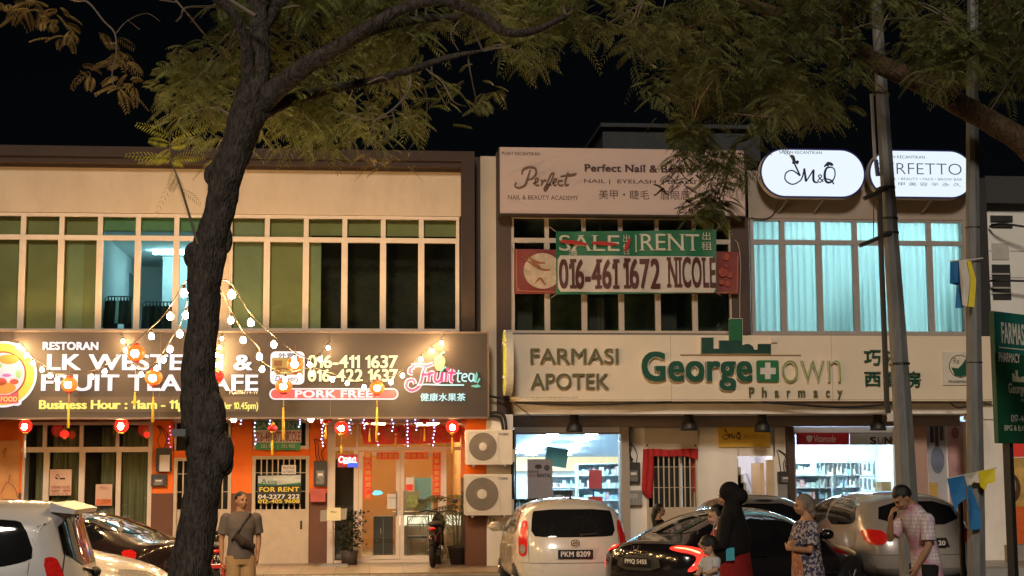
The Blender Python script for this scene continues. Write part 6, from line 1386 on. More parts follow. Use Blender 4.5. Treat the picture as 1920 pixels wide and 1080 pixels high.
hd = rad(39); rc = at(1196, 1076, -8.2)
make_car("black sedan turning out of its bay with lit red tail lights and plate PMQ 5455", SH_SEDAN, BLACKP, (rc.x+2.3*math.cos(hd), -8.2+2.3*math.sin(hd)), hd,
    SEDAN_P(TL_ON)+[("tail_led", 'rear', [(.52, .925), (.54, .935), (.72, .92), (.92, .87), (.93, .85), (.90, .85), (.72, .905)], TL_HOT, .016, True)], (-1.38, 1.42), .32, ("PMQ 5455", 0, .735, .46, .11), (.72, 1.0), sedan_h, (-.75, .3))
# --- silver white people carrier at left, parallel to the shops
rx = at(178, 1040, -14.0).x
def mpv_extra(t, sh):
    m = MB(); m.add(*drape(sh, 'rear', [(-.60, .86), (.60, .86), (.60, .80), (-.60, .80)], .02, 1, 0)); m.build("garnish", CHROME, t)
    m = MB()
    vs = [(-1.80, y, z) for y, z in ()]; m.add([(-1.70, -.60, 1.682), (-1.70, .60, 1.682), (-1.93, .57, 1.615), (-1.93, -.57, 1.615), (-1.70, -.60, 1.60), (-1.70, .60, 1.60), (-1.92, .57, 1.575), (-1.92, -.57, 1.575)], [(0, 1, 2, 3), (7, 6, 5, 4), (3, 2, 6, 7), (0, 3, 7, 4), (2, 1, 5, 6)]); m.build("spoiler", SILVP, t)
    m = MB(); m.ell((-2.03, .0, 1.02), (.05, .10, .05), 12, 8); m.tube([(-2.03, 0, 1.03), (-1.97, .35, 1.07)], .014, 6); m.build("rear_wiper", BUMP, t)
    for sg in (1, -1):
        m = MB(); m.tube([(-1.13, sg*(float(sh.f([-1.13], [z])[0])+.003), z) for z in np.linspace(.40, 1.0, 8)], .006, 4); m.tube([(-1.85, sg*(float(sh.f([-1.85], [z])[0])+.003), z) for z in np.linspace(.55, 1.62, 12)], .006, 4); m.build("panel_gap", BUMP, t)
make_car("silver white people carrier at left with dark side glass and tall red tail light", SH_MPV, SILVP, (rx-2.06, -13.75), math.pi,
    [("side_window", 'side', [(-1.62, 1.20), (-1.50, 1.50), (-1.40, 1.535), (-.80, 1.555), (-.80, 1.10), (-1.30, 1.11), (-1.50, 1.15)], GLS, .005, True), ("side_window", 'side', [(-.73, 1.555), (.05, 1.55), (.05, 1.08), (-.73, 1.10)], GLS, .005, True), ("side_window", 'side', [(.12, 1.55), (.45, 1.52), (1.0, 1.12), (.98, 1.07), (.12, 1.08)], GLS, .005, True),
     ("rear_window", 'rear', [(-.58, 1.58), (.58, 1.58), (.66, 1.10), (-.66, 1.10)], GLS, .006, False), ("tail_light", 'rear', [(.72, 1.16), (.77, 1.20), (.86, 1.18), (.885, .95), (.885, .62), (.85, .60), (.75, .62), (.73, .90)], TL_OFF, .010, True), ("reflector", 'rear', [(.76, 1.0), (.84, 1.0), (.84, .82), (.77, .82)], CLR, .016, True),
     ("windscreen", 'front', [(-.58, 1.58), (.58, 1.58), (.70, 1.14), (-.70, 1.14)], GLS, .006, False), ("headlight", 'front', [(.45, .82), (.74, .86), (.76, .70), (.48, .68)], CLR, .006, True)],
    (-1.30, 1.33), .31, None, (.75, 1.12), mpv_extra, (-.6, .2))
# --- white car nose behind it
fx = at(318, 1050, -9.6).x
make_car("white car showing its bonnet and headlight behind the silver white people carrier", SH_SEDAN, WHITEP, (fx-2.32, -8.9), 0, [("headlight", 'side', [(1.62, .80), (2.0, .76), (2.22, .69), (2.20, .62), (1.85, .66)], CLR, .008, True)]+SEDAN_P(TL_OFF)+[("headlight", 'front', [(.50, .72), (.78, .78), (.82, .66), (.50, .63)], CLR, .008, True)], (-1.38, 1.42), .32, None, (.72, 1.0), None, (-.75, .3))
# --- dark car
rb_ = at(338, 1030, -6.6).x
make_car("dark brown car with glossy sloping rear glass parked left of the trunk", SH_SEDAN, DARKP, (rb_-2.25*math.cos(rad(28)), -6.6+1.1), rad(180-28), [q_ for q_ in SEDAN_P(TL_OFF) if q_[0] != 'tail_light']+[('tail_light', 'rear', [(.80, .90), (1.02, .89), (1.03, .76), (.86, .75)], TL_OFF, .010, True)], (-1.38, 1.42), .32, None, (.72, 1.0), None, (-.75, .3))
# --- grey car behind the people
gx = at(1442, 950, -5.0).x
make_car("silver grey hatchback half hidden behind the black sedan and the people", SH_HATCH, SILV2, (gx, -5.0+1.86), rad(90), [("rear_window", 'rear', [(-.565, 1.42), (.565, 1.42), (.62, 1.03), (-.62, 1.03)], GLS, .006, False), ("brake_light", 'rear', [(-.14, 1.475), (.14, 1.475), (.14, 1.445), (-.14, 1.445)], BUMP, .02, False),
    ("side_window", 'side', [(-1.28, 1.12), (-1.18, 1.36), (-.95, 1.44), (-.28, 1.45), (-.28, 1.03), (-1.2, 1.04)], GLS, .005, True), ("tail_light", 'rear', [(.66, 1.22), (.72, 1.25), (.80, 1.20), (.86, 1.0), (.87, .80), (.70, .74)], TL_OFF, .010, True)], (-1.2, 1.22), .29, None, (.62, 1.06), None, (-.7, .2))
# --- grey bronze SUV at right
sx = at(1741, 1027, -6.6).x; ha = rad(90+6)
def suv_extra(t, sh):
    m = MB(); m.ell((-1.15, 0, 1.63), (.10, .03, .05), 12, 8); m.build("antenna", GREYP, t)
    for sg in (1, -1):
        m = MB(); m.tube([(x_, sg*(float(sh.f([x_], [z_])[0])+.008), z_) for x_, z_ in ((-1.52, 1.20), (-1.40, 1.40), (-1.15, 1.50), (-.4, 1.535), (.2, 1.50), (.55, 1.33), (.90, 1.12))], .010, 5); m.build("window_trim", CHROME, t)
    m = MB(); m.add(*drape(sh, 'rear', [(-.80, .50), (.80, .50), (.78, .36), (-.78, .36)], .01, 1, 0)); m.build("lower_bumper", pbr("grey_lower_bumper", (.22, .20, .18), .5), t)
    m = MB(); m.add(*drape(sh, 'rear', [(-.30, .94), (.30, .94), (.34, .80), (-.34, .80)], .006, 1, 0)); m.build("plate_recess", BUMP, t)
make_car("grey bronze sport utility car beside the leaning pole with red tail light", SH_SUV, GREYP, (sx+2.2*math.cos(ha), -6.6+2.2*math.sin(ha)), ha,
    [("rear_window", 'rear', [(-.56, 1.47), (.56, 1.47), (.68, 1.13), (-.68, 1.13)], GLS, .008, False), ("side_window", 'side', [(-1.55, 1.18), (-1.42, 1.40), (-1.15, 1.48), (-.5, 1.51), (-.5, 1.10), (-1.4, 1.12)], GLS, .005, True), ("side_window", 'side', [(-.44, 1.51), (.15, 1.49), (.50, 1.32), (.85, 1.12), (.82, 1.08), (-.44, 1.09)], GLS, .005, True),
     ("tail_light", 'rear', [(.60, 1.04), (.82, 1.07), (1.00, 1.05), (1.02, .98), (.96, .87), (.80, .83), (.62, .86)], TL_OFF, .010, True), ("panel_gap", 'rear', [(-.95, .70), (.95, .70), (.95, .692), (-.95, .692)], BUMP, .003, False), ("panel_gap", 'side', [(-.475, .50), (-.468, .50), (-.468, 1.09), (-.475, 1.09)], BUMP, .003, True), ("windscreen", 'front', [(-.55, 1.50), (.55, 1.50), (.70, 1.15), (-.70, 1.15)], GLS, .008, False), ("headlight", 'front', [(.45, .88), (.78, .93), (.80, .78), (.48, .76)], CLR, .006, True)],
    (-1.34, 1.36), .35, ("V 20", -.13, .87, .26, .11), (.70, 1.14), suv_extra, (-.75, .2))

# ================================================================== MOTORCYCLES
def motorcycle(label, loc, rz, red=True):
    t = thing("motorcycle", label, "motorcycle", loc, rz, "motorcycles parked on the walkway", local=True)
    for x in (-.62, .62):
        m = MB(); m.lathe([(.20, -.04), (.27, -.045), (.30, -.025), (.305, 0), (.30, .025), (.27, .045), (.20, .04)], (x, 0, .305), 28, 'y'); w = m.build("wheel", TYRE, t, True)
        m = MB(); m.lathe([(.205, -.02), (.205, .02), (.19, .02), (.19, -.02)], (x, 0, .305), 24, 'y')
        for k in range(5): q = k*1.2566; m.tube([(x, 0, .305), (x+.2*math.cos(q), 0, .305+.2*math.sin(q))], .016, 6)
        m.build("rim", RIMM, w)
    m = MB(); m.ell((-.35, 0, .66), (.36, .11, .10), 16, 10); m.ell((.05, 0, .48), (.30, .10, .14), 16, 10); m.ell((.42, 0, .75), (.12, .13, .22), 14, 10); m.tube([(.40, 0, .85), (.1, 0, .55), (-.35, 0, .60)], [.07, .09, .06], 10); m.tube([(-.62, .07, .305), (-.1, .07, .36)], .03, 8); m.tube([(-.62, -.07, .305), (-.1, -.07, .36)], .03, 8); m.tube([(-.8, 0, .62), (-.88, 0, .50), (-.86, 0, .42)], [.07, .06, .05], 8); m.build("body", pbr("motorcycle_black", (.018, .015, .016), .25, var=.1, coat=.8), t, True)
    m = MB(); m.ell((-.30, 0, .775), (.36, .13, .055), 16, 8); m.build("seat", pbr("seat_vinyl", (.02, .018, .018), .6), t, True)
    m = MB(); m.ell((.05, 0, .30), (.16, .12, .12), 12, 8); m.build("engine", GREYM, t, True)
    m = MB()
    for sg in (1, -1): m.tube([(.62, sg*.07, .305), (.44, sg*.06, .85), (.40, sg*.05, .96)], .022, 8)
    m.build("fork", GREYM, t, True)
    m = MB(); m.tube([(.30, -.34, .98), (.36, -.2, 1.0), (.40, 0, .97), (.36, .2, 1.0), (.30, .34, .98)], .015, 8); m.build("handlebar", DARKM, t, True)
    for sg in (1, -1):
        m = MB(); m.tube([(.36, sg*.22, 1.0), (.34, sg*.30, 1.14)], .007, 5); m.ell((.34, sg*.32, 1.18), (.015, .06, .04), 10, 7); m.build("mirror", BUMP, t, True)
    m = MB(); m.ell((.52, 0, .84), (.06, .09, .08), 12, 8); m.build("headlight", CLR, t, True)
    m = MB(); m.ell((-.72, 0, .70), (.04, .07, .035), 10, 7); m.build("tail_light", TL_OFF, t, True)
    m = MB(); m.box(-.835, -.825, -.08, .08, .50, .58); m.build("number_plate", pbr("red_plate", (.5, .05, .04), .5), t)
    m = MB(); m.tube([(-.05, -.15, .28), (-.3, -.17, .27), (-.75, -.18, .36)], [.03, .045, .05], 10); m.build("exhaust", pbr("exhaust_chrome", (.4, .38, .36), .2, .9), t, True)
    m = MB(); m.lathe([(.34, -.05), (.345, 0), (.34, .05)], (.62, 0, .305), 28, 'y'); m.build("front_guard", MATS["motorcycle_black"], t)
    return t
q = at(817, 1000, .2); motorcycle("black motorcycle parked tail out beside the palm and glass doors", (q.x, .0, WALK_Z), rad(82))
q = at(402, 1000, -3.2); motorcycle("dark motorcycle mostly hidden behind the tree trunk", (q.x, -3.0, 0), rad(97))
t = thing("stool", "small red plastic stool behind foot of the tree trunk", "stool", (at(404, 1060, -5.5).x, -5.5, 0)); q = at(404, 1062, -5.5); m = MB(); m.box(q.x-.15, q.x+.15, -5.65, -5.35, q.z-.02, q.z+.03); m.build("seat", pbr("red_plastic", (.6, .03, .02), .35, var=.08), t)
for sx_ in (-1, 1):
    for sy_ in (-1, 1): m = MB(); m.tube([(q.x+sx_*.12, -5.5+sy_*.12, q.z-.02), (q.x+sx_*.15, -5.5+sy_*.15, 0)], .02, 6); m.build("leg", MATS["red_plastic"], t)

# ================================================================== POTTED PLANTS, STANDS, RESTAURANT FURNITURE
PALM = leafmat("palm_leaf", (.035, .06, .012), (.13, .12, .03)); PALMD = leafmat("dark_leaf", (.012, .028, .008), (.04, .06, .015)); POT = pbr("dark_pot", (.05, .035, .025), .7, var=.2)
def leafblade(mb, base, d, side, L, w, droop):
    d = d.normalized(); s = side.normalized(); p1 = base+d*L*.5+Vector((0, 0, -droop*.25)); p2 = base+d*L+Vector((0, 0, -droop))
    mb.add([base-s*w*.25, base+s*w*.25, p1+s*w*.5, p1-s*w*.5, p2], [(0, 1, 2, 3), (3, 2, 4)])
def palm(label, px, py, Y, h, n, L, mat, spread=1.0, z0=None):
    b = at(px, py, Y); z0 = WALK_Z if z0 is None else z0; t = thing("potted_palm", label, "plant", (b.x, Y, z0), local=True)
    m = MB(); m.lathe([(.004, 0), (.13, 0), (.18, .30), (.20, .31), (.20, .34), (.17, .34), (.16, .28), (.004, .27)], n=20); m.build("pot", POT, t, True)
    m = MB()
    for k in range(4): q = k*1.6; m.tube([(.05*math.cos(q), .05*math.sin(q), .25), (.07*math.cos(q), .07*math.sin(q), h*.5), (.12*math.cos(q+.3), .12*math.sin(q+.3), h)], [.022, .018, .012], 7)
    m.build("stem", pbr("palm_stem", (.16, .12, .06), .8, var=.3, vs=20), t, True)
    m = MB()
    for k in range(n):
        a = 2*math.pi*k/n+random.uniform(-.4, .4); el = random.uniform(.25, 1.2); base = Vector((.08*math.cos(a), .08*math.sin(a), h*random.uniform(.75, 1.05))); LL = L*random.uniform(.75, 1.1)
        pts = []
        for i in range(13): u = i/12; pts.append(base+Vector((math.cos(a)*spread, math.sin(a)*spread, 0))*LL*u*math.cos(el*.7)+Vector((0, 0, LL*(math.sin(el)*u-.85*u*u))))
        m.tube(pts, [.008*(1-.6*i/12) for i in range(13)], 5)
        for i in range(2, 13):
            d = (pts[min(i+1, 12)]-pts[i-1]).normalized(); sd = d.cross(Vector((0, 0, 1))); sd = sd.normalized() if sd.length > .01 else Vector((1, 0, 0)); l = .30*math.sin(math.pi*(.12+.8*i/12))+.05
            for sg in (1, -1): leafblade(m, pts[i], d*.7+sd*sg*.8, d, l, .028, l*.45)
    m.build("fronds", mat, t); return t
palm("tall potted palm with arching fronds beside the air conditioners", 858, 1060, .35, 1.15, 15, .95, PALM)
palm("dark spiky potted plant left of the rental poster", 972, 1000, .5, 1.05, 16, .6, PALMD, .7)
b = at(655, 1050, .55); t = thing("potted_plant", "dark leafy potted plant beside the menu stand at the glass front", "plant", (b.x, .55, WALK_Z), local=True)
m = MB(); m.lathe([(.004, 0), (.14, 0), (.17, .26), (.15, .26), (.004, .22)], n=18); m.build("pot", POT, t, True)
m = MB()
for k in range(420):
    p = Vector((random.gauss(0, .14), random.gauss(0, .12), .25+random.random()**.8*.75)); d = Vector((random.uniform(-1, 1), random.uniform(-1, 1), random.uniform(-.3, .8))); leafblade(m, p, d, d.cross(Vector((.3, .2, 1))), random.uniform(.06, .12), .05, .03)
m.build("leaves", PALMD, t)
m = MB()
for k in range(7): m.tube([(0, 0, .2), (random.uniform(-.08, .08), random.uniform(-.08, .08), .6), (random.uniform(-.2, .2), random.uniform(-.15, .15), .95)], [.012, .009, .005], 6)
m.build("stem", MATS["palm_stem"], t)
Ym = .25; t = thing("menu_stand", "metal menu stand holding a pale card in front of the shop window", "menu stand", tuple(at(626, 1060, Ym)))
m = MB(); m.tube([at(625, 978, Ym+.03), at(625, 1060, Ym+.03)], .014, 8); q = at(628, 1061, Ym+.03); m.box(q.x-.24, q.x+.24, Ym-.1, Ym+.2, WALK_Z+.002, WALK_Z+.03); m.build("post", GREYM, t)
m = MB(); m.add([tuple(at(601, 957, Ym)), tuple(at(651, 953, Ym)), tuple(at(649, 974, Ym)), tuple(at(600, 978, Ym))], [(0, 3, 2, 1)]); a = [Vector(v)+Vector((0, .02, 0)) for v in m.v[:4]]; m.add(a, [(0, 1, 2, 3)]); m.build("tray", pbr("clear_tray", (.30, .27, .22), .3), t)
m = MB(); m.pbox(613, 952, 639, 976, Ym-.02, .008); m.build("card", pbr("cream_card", (.75, .66, .40), .7), t); text("MENU", (620, 958, 631, 962), Ym-.024, BLACKINK, t)
# restaurant furniture behind the glass
def inner(name, label, cat, x0, y0, x1, y1, Y, dep, mat, extra=None, floor=False):
    a, b, c, e = R(x0, y0, x1, y1, Y); c = WALK_Z+.002 if floor else c; t = thing(name, label, cat, ((a+b)/2, Y+dep/2, c)); m = MB(); m.prism(rrect(a, b, c, e, .015, 2), Y, Y+dep); m.build("body", mat, t)
    if extra: extra(t, a, b, c, e)
    return t
def ctr(t, a, b, c, e): m = MB(); m.box(a-.05, b+.05, 2.35, 3.05, e+.001, e+.05); m.build("top", pbr("counter_top", (.5, .46, .4), .3), t); m = MB(); m.box(a+.05, b-.05, 2.37, 2.385, e-.22, e-.02); m.build("lit_panel", glow("counter_light", (1, .86, .62), 1.6), t)
inner("counter", "pale counter with glowing front strip seen through the glass doors", "counter", 741, 964, 868, 1030, 2.4, .6, pbr("counter_front", (.42, .36, .28), .5), ctr, True)
def cab(t, a, b, c, e): m = MB(); m.box((a+b)/2-.004, (a+b)/2+.004, 2.194, 2.199, c+.05, e-.05); m.box((a+b)/2-.06, (a+b)/2-.04, 2.17, 2.199, c+.5, c+.62); m.build("door_line", GREYM, t)
inner("cabinet", "dark cabinet seen through the left glass door", "cabinet", 700, 968, 737, 1040, 2.2, .5, pbr("dark_cabinet_wood", (.035, .025, .018), .5), cab, True)
def bd(t, a, b, c, e): m = MB(); m.box(a-.06, a, 5.4, 5.6, c, e+.06); m.box(b, b+.06, 5.4, 5.6, c, e+.06); m.build("door_frame", pbr("inner_door_frame", (.3, .26, .2), .6), t)
inner("inner_door", "blue grey inner door at back of the restaurant", "door", 777, 896, 808, 1035, 5.5, .06, pbr("blue_door", (.10, .22, .28), .5), bd, True)
def frg(t, a, b, c, e): m = MB(); m.box(a+.04, b-.04, 3.985, 3.999, e-.35, e-.1); m.build("display", pbr("fridge_print", (.25, .32, .15), .5, var=.5, vs=12), t)
inner("drinks_fridge", "greenish drinks fridge behind the right glass door", "fridge", 759, 920, 786, 1035, 4.0, .5, pbr("fridge_grey", (.20, .20, .17), .4), frg, True)
t = thing("chair", "dark chair seen through the right glass door", "chair", (at(783, 1040, 1.9).x, 1.9, WALK_Z)); q = at(783, 1010, 1.9).x
m = MB(); m.box(q-.2, q+.2, 1.75, 2.1, WALK_Z+.43, WALK_Z+.47); m.build("seat", BLACKM, t); m = MB(); m.tube([(q-.2, 1.75, WALK_Z+.5), (q-.2, 1.75, WALK_Z+.85), (q+.2, 1.75, WALK_Z+.85), (q+.2, 1.75, WALK_Z+.5)], .016, 6); m.tube([(q-.2, 1.75, WALK_Z+.7), (q+.2, 1.75, WALK_Z+.7)], .014, 6); m.build("backrest", GREYM, t)
for a_ in (-.18, .18):
    for b__ in (1.77, 2.08): m = MB(); m.tube([(q+a_, b__, WALK_Z+.43), (q+a_, b__, WALK_Z+.003)], .015, 6); m.build("leg", GREYM, t)
q = at(709, 924, 2.1); t = thing("display_light", "small cyan glowing display behind the left glass door", "display", tuple(q)); m = MB(); P_ = [at(x, y, 2.1) for x, y in ((697, 926), (703, 919), (714, 920), (719, 925), (712, 928), (702, 929))]; m.add([tuple(p) for p in P_]+[(p.x, p.y+.05, p.z) for p in P_], [tuple(range(6))]+[(i, (i+1) % 6, 6+(i+1) % 6, 6+i) for i in range(6)]); m.build("screen", glow("cyan_display", (.25, .75, 1.0), 1.6), t)
# ================================================================== PEOPLE  (local: facing -y, z up, 1.70 m tall before scaling)
def solid(mb, voxel, smooth=4):
    me = bpy.data.meshes.new("s"); me.from_pydata(mb.v, [], mb.f); o = bpy.data.objects.new("s", me); COL.objects.link(o)
    r = o.modifiers.new("r", 'REMESH'); r.mode = 'VOXEL'; r.voxel_size = voxel
    if smooth: q = o.modifiers.new("q", 'SMOOTH'); q.iterations = smooth; q.factor = .5
    dg = bpy.context.evaluated_depsgraph_get(); dg.update(); out = bpy.data.meshes.new_from_object(o.evaluated_get(dg)); bpy.data.objects.remove(o); bpy.data.meshes.remove(me); return out
def rings(mb, secs, n=20, cap=True):
    """secs: (x,y,z,rx,ry[,tilt]) elliptical sections"""
    vs, fs = [], []
    for s in secs:
        for k in range(n):
            q = 2*math.pi*k/n; vs.append((s[0]+s[3]*math.cos(q), s[1]+s[4]*math.sin(q), s[2]+(s[5]*math.sin(q) if len(s) > 5 else 0)))
    for i in range(len(secs)-1):
        for k in range(n): fs.append((i*n+k, i*n+(k+1) % n, (i+1)*n+(k+1) % n, (i+1)*n+k))
    fs += [tuple(range(n-1, -1, -1)), tuple(range((len(secs)-1)*n, len(secs)*n))]; mb.add(vs, fs)
def hand(mb, w, d, palm_n, curl=.5, side=1):
    """w wrist, d direction of the hand, palm_n normal of the palm; five separate fingers"""
    w, d, nrm = Vector(w), Vector(d).normalized(), Vector(palm_n).normalized(); s = d.cross(nrm).normalized()*side; nrm = s.cross(d).normalized()*side
    M = Matrix((s, d, nrm)).transposed(); mb.ell(w+d*.045, (.040, .052, .017), 14, 9, rot=M); mb.tube([w-d*.02, w+d*.03], [.024, .026], 10)
    for i, (o, L) in enumerate(((-.030, .070), (-.010, .080), (.011, .076), (.031, .060))):
        b = w+d*.082+s*o; c = curl*(1+.15*i); p = [b-d*.02, b]; a = 0
        for seg in (.42, .33, .25): a += c*.7; p.append(p[-1]+(d*math.cos(a)+nrm*math.sin(a))*L*seg)
        mb.tube(p, [.010, .0098, .0092, .0085, .007], 8); mb.ell(p[-1], .007, 8, 6)
    b = w+d*.025-s*.034; p = [b+s*.012, b+(d*.5-s*.6+nrm*.3).normalized()*.022, b+(d*.8-s*.45+nrm*.5).normalized()*.052, b+(d*.95-s*.2+nrm*.6).normalized()*.072]; mb.tube(p, [.013, .0125, .011, .008], 8); mb.ell(p[-1], .008, 8, 6)
def head_parts(mb, M):
    def E(c, r): mb.ell(M @ Vector(c), r, 18, 12, rot=M.to_3x3())
    E((0, .012, .125), (.074, .093, .098)); E((0, -.018, .085), (.064, .072, .085)); E((0, -.040, .040), (.045, .048, .040)); E((0, -.066, .026), (.022, .020, .018))
    E((0, -.088, .098), (.011, .016, .028)); E((0, -.098, .080), (.016, .014, .011)); E((0, -.088, .048), (.024, .010, .012))
    for sg in (1, -1): E((sg*.074, .010, .095), (.009, .020, .031)); E((sg*.034, -.068, .070), (.024, .022, .022)); E((sg*.030, -.078, .128), (.026, .014, .010))
SKINM = {k: pbr("skin_"+k, c, .55, var=.08, vs=14, spec=.35) for k, c in (("tan", (.42, .22, .12)), ("light", (.52, .30, .19)), ("brown", (.36, .19, .11)))}
EYEW = pbr("eye_dark", (.02, .014, .012), .2, var=0); LIP = pbr("lip", (.30, .10, .075), .5, var=0); HAIRB = pbr("black_hair", (.012, .010, .010), .45, var=.3, vs=40, bump=.4, bs=120); HAIRG = pbr("grey_hair", (.20, .16, .125), .6, var=.35, vs=30, bump=.5, bs=110)
def face(t, M, open_=True):
    for sg in (1, -1):
        m = MB(); m.ell(M @ Vector((sg*.030, -.084, .108)), (.013, .006, .006), 10, 7, rot=M.to_3x3()); m.build("eye", EYEW, t, True)
        m = MB(); m.tube([M @ Vector((sg*.014, -.089, .124)), M @ Vector((sg*.032, -.091, .130)), M @ Vector((sg*.050, -.078, .124))], .0042, 6); m.build("eyebrow", HAIRB, t, True)
    m = MB(); m.tube([M @ Vector((-.022, -.090, .049)), M @ Vector((0, -.099, .050)), M @ Vector((.022, -.090, .049))], .0052, 6); m.build("mouth", LIP, t, True)
def headM(pos, yaw=0, pitch=0, roll=0, s=1.0): return Matrix.Translation(Vector(pos)) @ Matrix.Rotation(rad(yaw), 4, 'Z') @ Matrix.Rotation(rad(pitch), 4, 'X') @ Matrix.Rotation(rad(roll), 4, 'Y') @ Matrix.Scale(s, 4)
def hair_cap(M, front=.075, low=.03, grow=1.0, vox=.008):
    mb = MB(); mb.ell(M @ Vector((0, .020, .135)), (.083*grow, .098*grow, .096*grow), 20, 14, rot=M.to_3x3())
    me = solid(mb, vox, 1); bm = bmesh.new(); bm.from_mesh(me); Mi = M.inverted()
    dele = [v for v in bm.verts if (lambda p: (p.y < -.02 and p.z < .155-.2*0) or p.z < low+.9*max(0, -p.y+.02) or (p.y < .03 and p.z < .105))(Mi @ v.co)]
    bmesh.ops.delete(bm, geom=dele, context='VERTS'); bm.to_mesh(me); bm.free(); return me
def limbs(mb, J, k=1.0, legs=True, hands=True):
    for s in ("L", "R"):
        a = J["arm"+s]; mb.tube(cat_rom([tuple(a[0]), tuple(a[1])], 3)+cat_rom([tuple(a[1]), tuple(a[2])], 3)[1:] if False else [a[0], Vector(a[0]).lerp(Vector(a[1]), .4), Vector(a[0]).lerp(Vector(a[1]), .9), a[1], Vector(a[1]).lerp(Vector(a[2]), .3), a[2]], [.052*k, .047*k, .037*k, .036*k, .038*k, .025*k], 12); mb.ell(a[0], .056*k, 12, 8); mb.ell(a[1], .037*k, 10, 7)
        if hands: hand(mb, a[2], a[3], a[4], a[5] if len(a) > 5 else .4, 1 if s == "L" else -1)
        if legs:
            l = J["leg"+s]; mb.tube([l[0], Vector(l[0]).lerp(Vector(l[1]), .45), Vector(l[0]).lerp(Vector(l[1]), .93), l[1], Vector(l[1]).lerp(Vector(l[2]), .3), l[2]], [.088*k, .078*k, .056*k, .054*k, .055*k, .037*k], 14); mb.ell(l[1], .055*k, 10, 7)
            f = Vector(l[2]); mb.ell((f.x, f.y-.055, .035), (.044, .115, .036), 14, 9); mb.ell((f.x, f.y+.01, .055), (.036, .045, .05), 12, 8)
def torso(mb, T, n=22): rings(mb, T, n)
STAND = dict(legL=[(.095, 0, .88), (.10, -.01, .48), (.105, .015, .085)], legR=[(-.095, 0, .88), (-.10, -.01, .48), (-.105, .015, .085)])
TOR = [(0, 0, .80, .13, .095), (0, 0, .90, .165, .11), (0, 0, 1.02, .148, .10), (0, -.005, 1.12, .145, .10), (0, -.01, 1.25, .168, .112), (0, 0, 1.36, .178, .100), (0, .01, 1.42, .14, .08), (0, .012, 1.455, .075, .062), (0, .008, 1.52, .053, .056), (0, .0, 1.56, .052, .055)]
def person(label, loc, rz, h, J, T, M, skin, hand_on=True, vox=.0075):
    t = thing("person", label, "person", loc, rz, None, local=True); t.scale = (h/1.70,)*3
    mb = MB(); torso(mb, T); limbs(mb, J); head_parts(mb, M); me = solid(mb, vox, 3); link(me, "body", SKINM[skin], t, True); face(t, M); return t
def grow(T, d, z0=None, z1=None): return [(s[0], s[1], s[2], s[3]+d, s[4]+d) for s in T if (z0 is None or s[2] >= z0-.001) and (z1 is None or s[2] <= z1+.001)]
def garment(t, name, mat, secs=None, tubes=(), vox=.011, smooth=4, extra=None):
    mb = MB()
    if secs: rings(mb, secs, 24)
    for p, r in tubes: mb.tube(p, r, 14); r[0] < .1 and mb.ell(Vector(p[0])+Vector((0, 0, -.012)), r[0]*.99, 14, 10)
    if extra: extra(mb)
    link(solid(mb, vox, smooth), name, mat, t, True)
V_ = lambda a, b, f: Vector(a).lerp(Vector(b), f)
def fabric(name, col, var=.15, vs=7): return pbr(name, col, .85, var=var, vs=vs, bump=.25, bs=70, spec=.2)

# (a) man with sling bag
J = dict(STAND, armL=[(.195, .01, 1.38), (.245, .05, 1.11), (.215, -.03, .86), (-.1, -.15, -1), (-.8, -.2, .1), .5], armR=[(-.195, .01, 1.38), (-.25, .03, 1.10), (-.255, -.03, .85), (0, -.15, -1), (.8, -.2, .1), .5])
M_ = headM((0, 0, 1.50), yaw=-8+28, pitch=0); q = at(453, 925, -8.3)
a = person("man in grey T-shirt and khaki shorts with sling bag standing beside the trunk", (q.x, -8.3, 0), rad(14), 1.68, J, TOR, M_, "tan")
GT = fabric("grey_tshirt", (.135, .112, .100)); KH = fabric("khaki_shorts", (.42, .27, .13))
garment(a, "shirt", GT, [(0, 0, .84, .185, .135)]+grow(TOR, .022, .90, 1.36)+[(0, .01, 1.425, .150, .095), (0, .012, 1.463, .083, .075)], [([J["arm"+s][0], V_(J["arm"+s][0], J["arm"+s][1], .5), V_(J["arm"+s][0], J["arm"+s][1], .78)], [.078, .074, .078]) for s in "LR"])
garment(a, "shorts", KH, [(0, 0, .76, .17, .12), (0, 0, .86, .185, .13), (0, 0, .93, .172, .12)], [([J["leg"+s][0], V_(J["leg"+s][0], J["leg"+s][1], .5), V_(J["leg"+s][0], J["leg"+s][1], 1.02)], [.108, .106, .104]) for s in "LR"])
m = MB(); m.tube(cat_rom([(.10, -.10, 1.42), (.02, -.135, 1.32), (-.06, -.145, 1.20), (-.14, -.10, 1.08)][::-1], 4), .016, 6); m.tube(cat_rom([(.10, -.09, 1.43), (.12, .06, 1.42), (0, .13, 1.25), (-.15, .06, 1.08)], 4), .016, 6); b = m.build("bag_strap", BLACKM, a, True)
garment(a, "sling_bag", fabric("dark_bag", (.045, .032, .028)), None, [([(.12, -.155, 1.02), (.0, -.175, 1.06), (-.10, -.155, 1.15)], [.05, .065, .04])], .01)
link(hair_cap(M_, grow=.97), "hair", HAIRB, a, True)
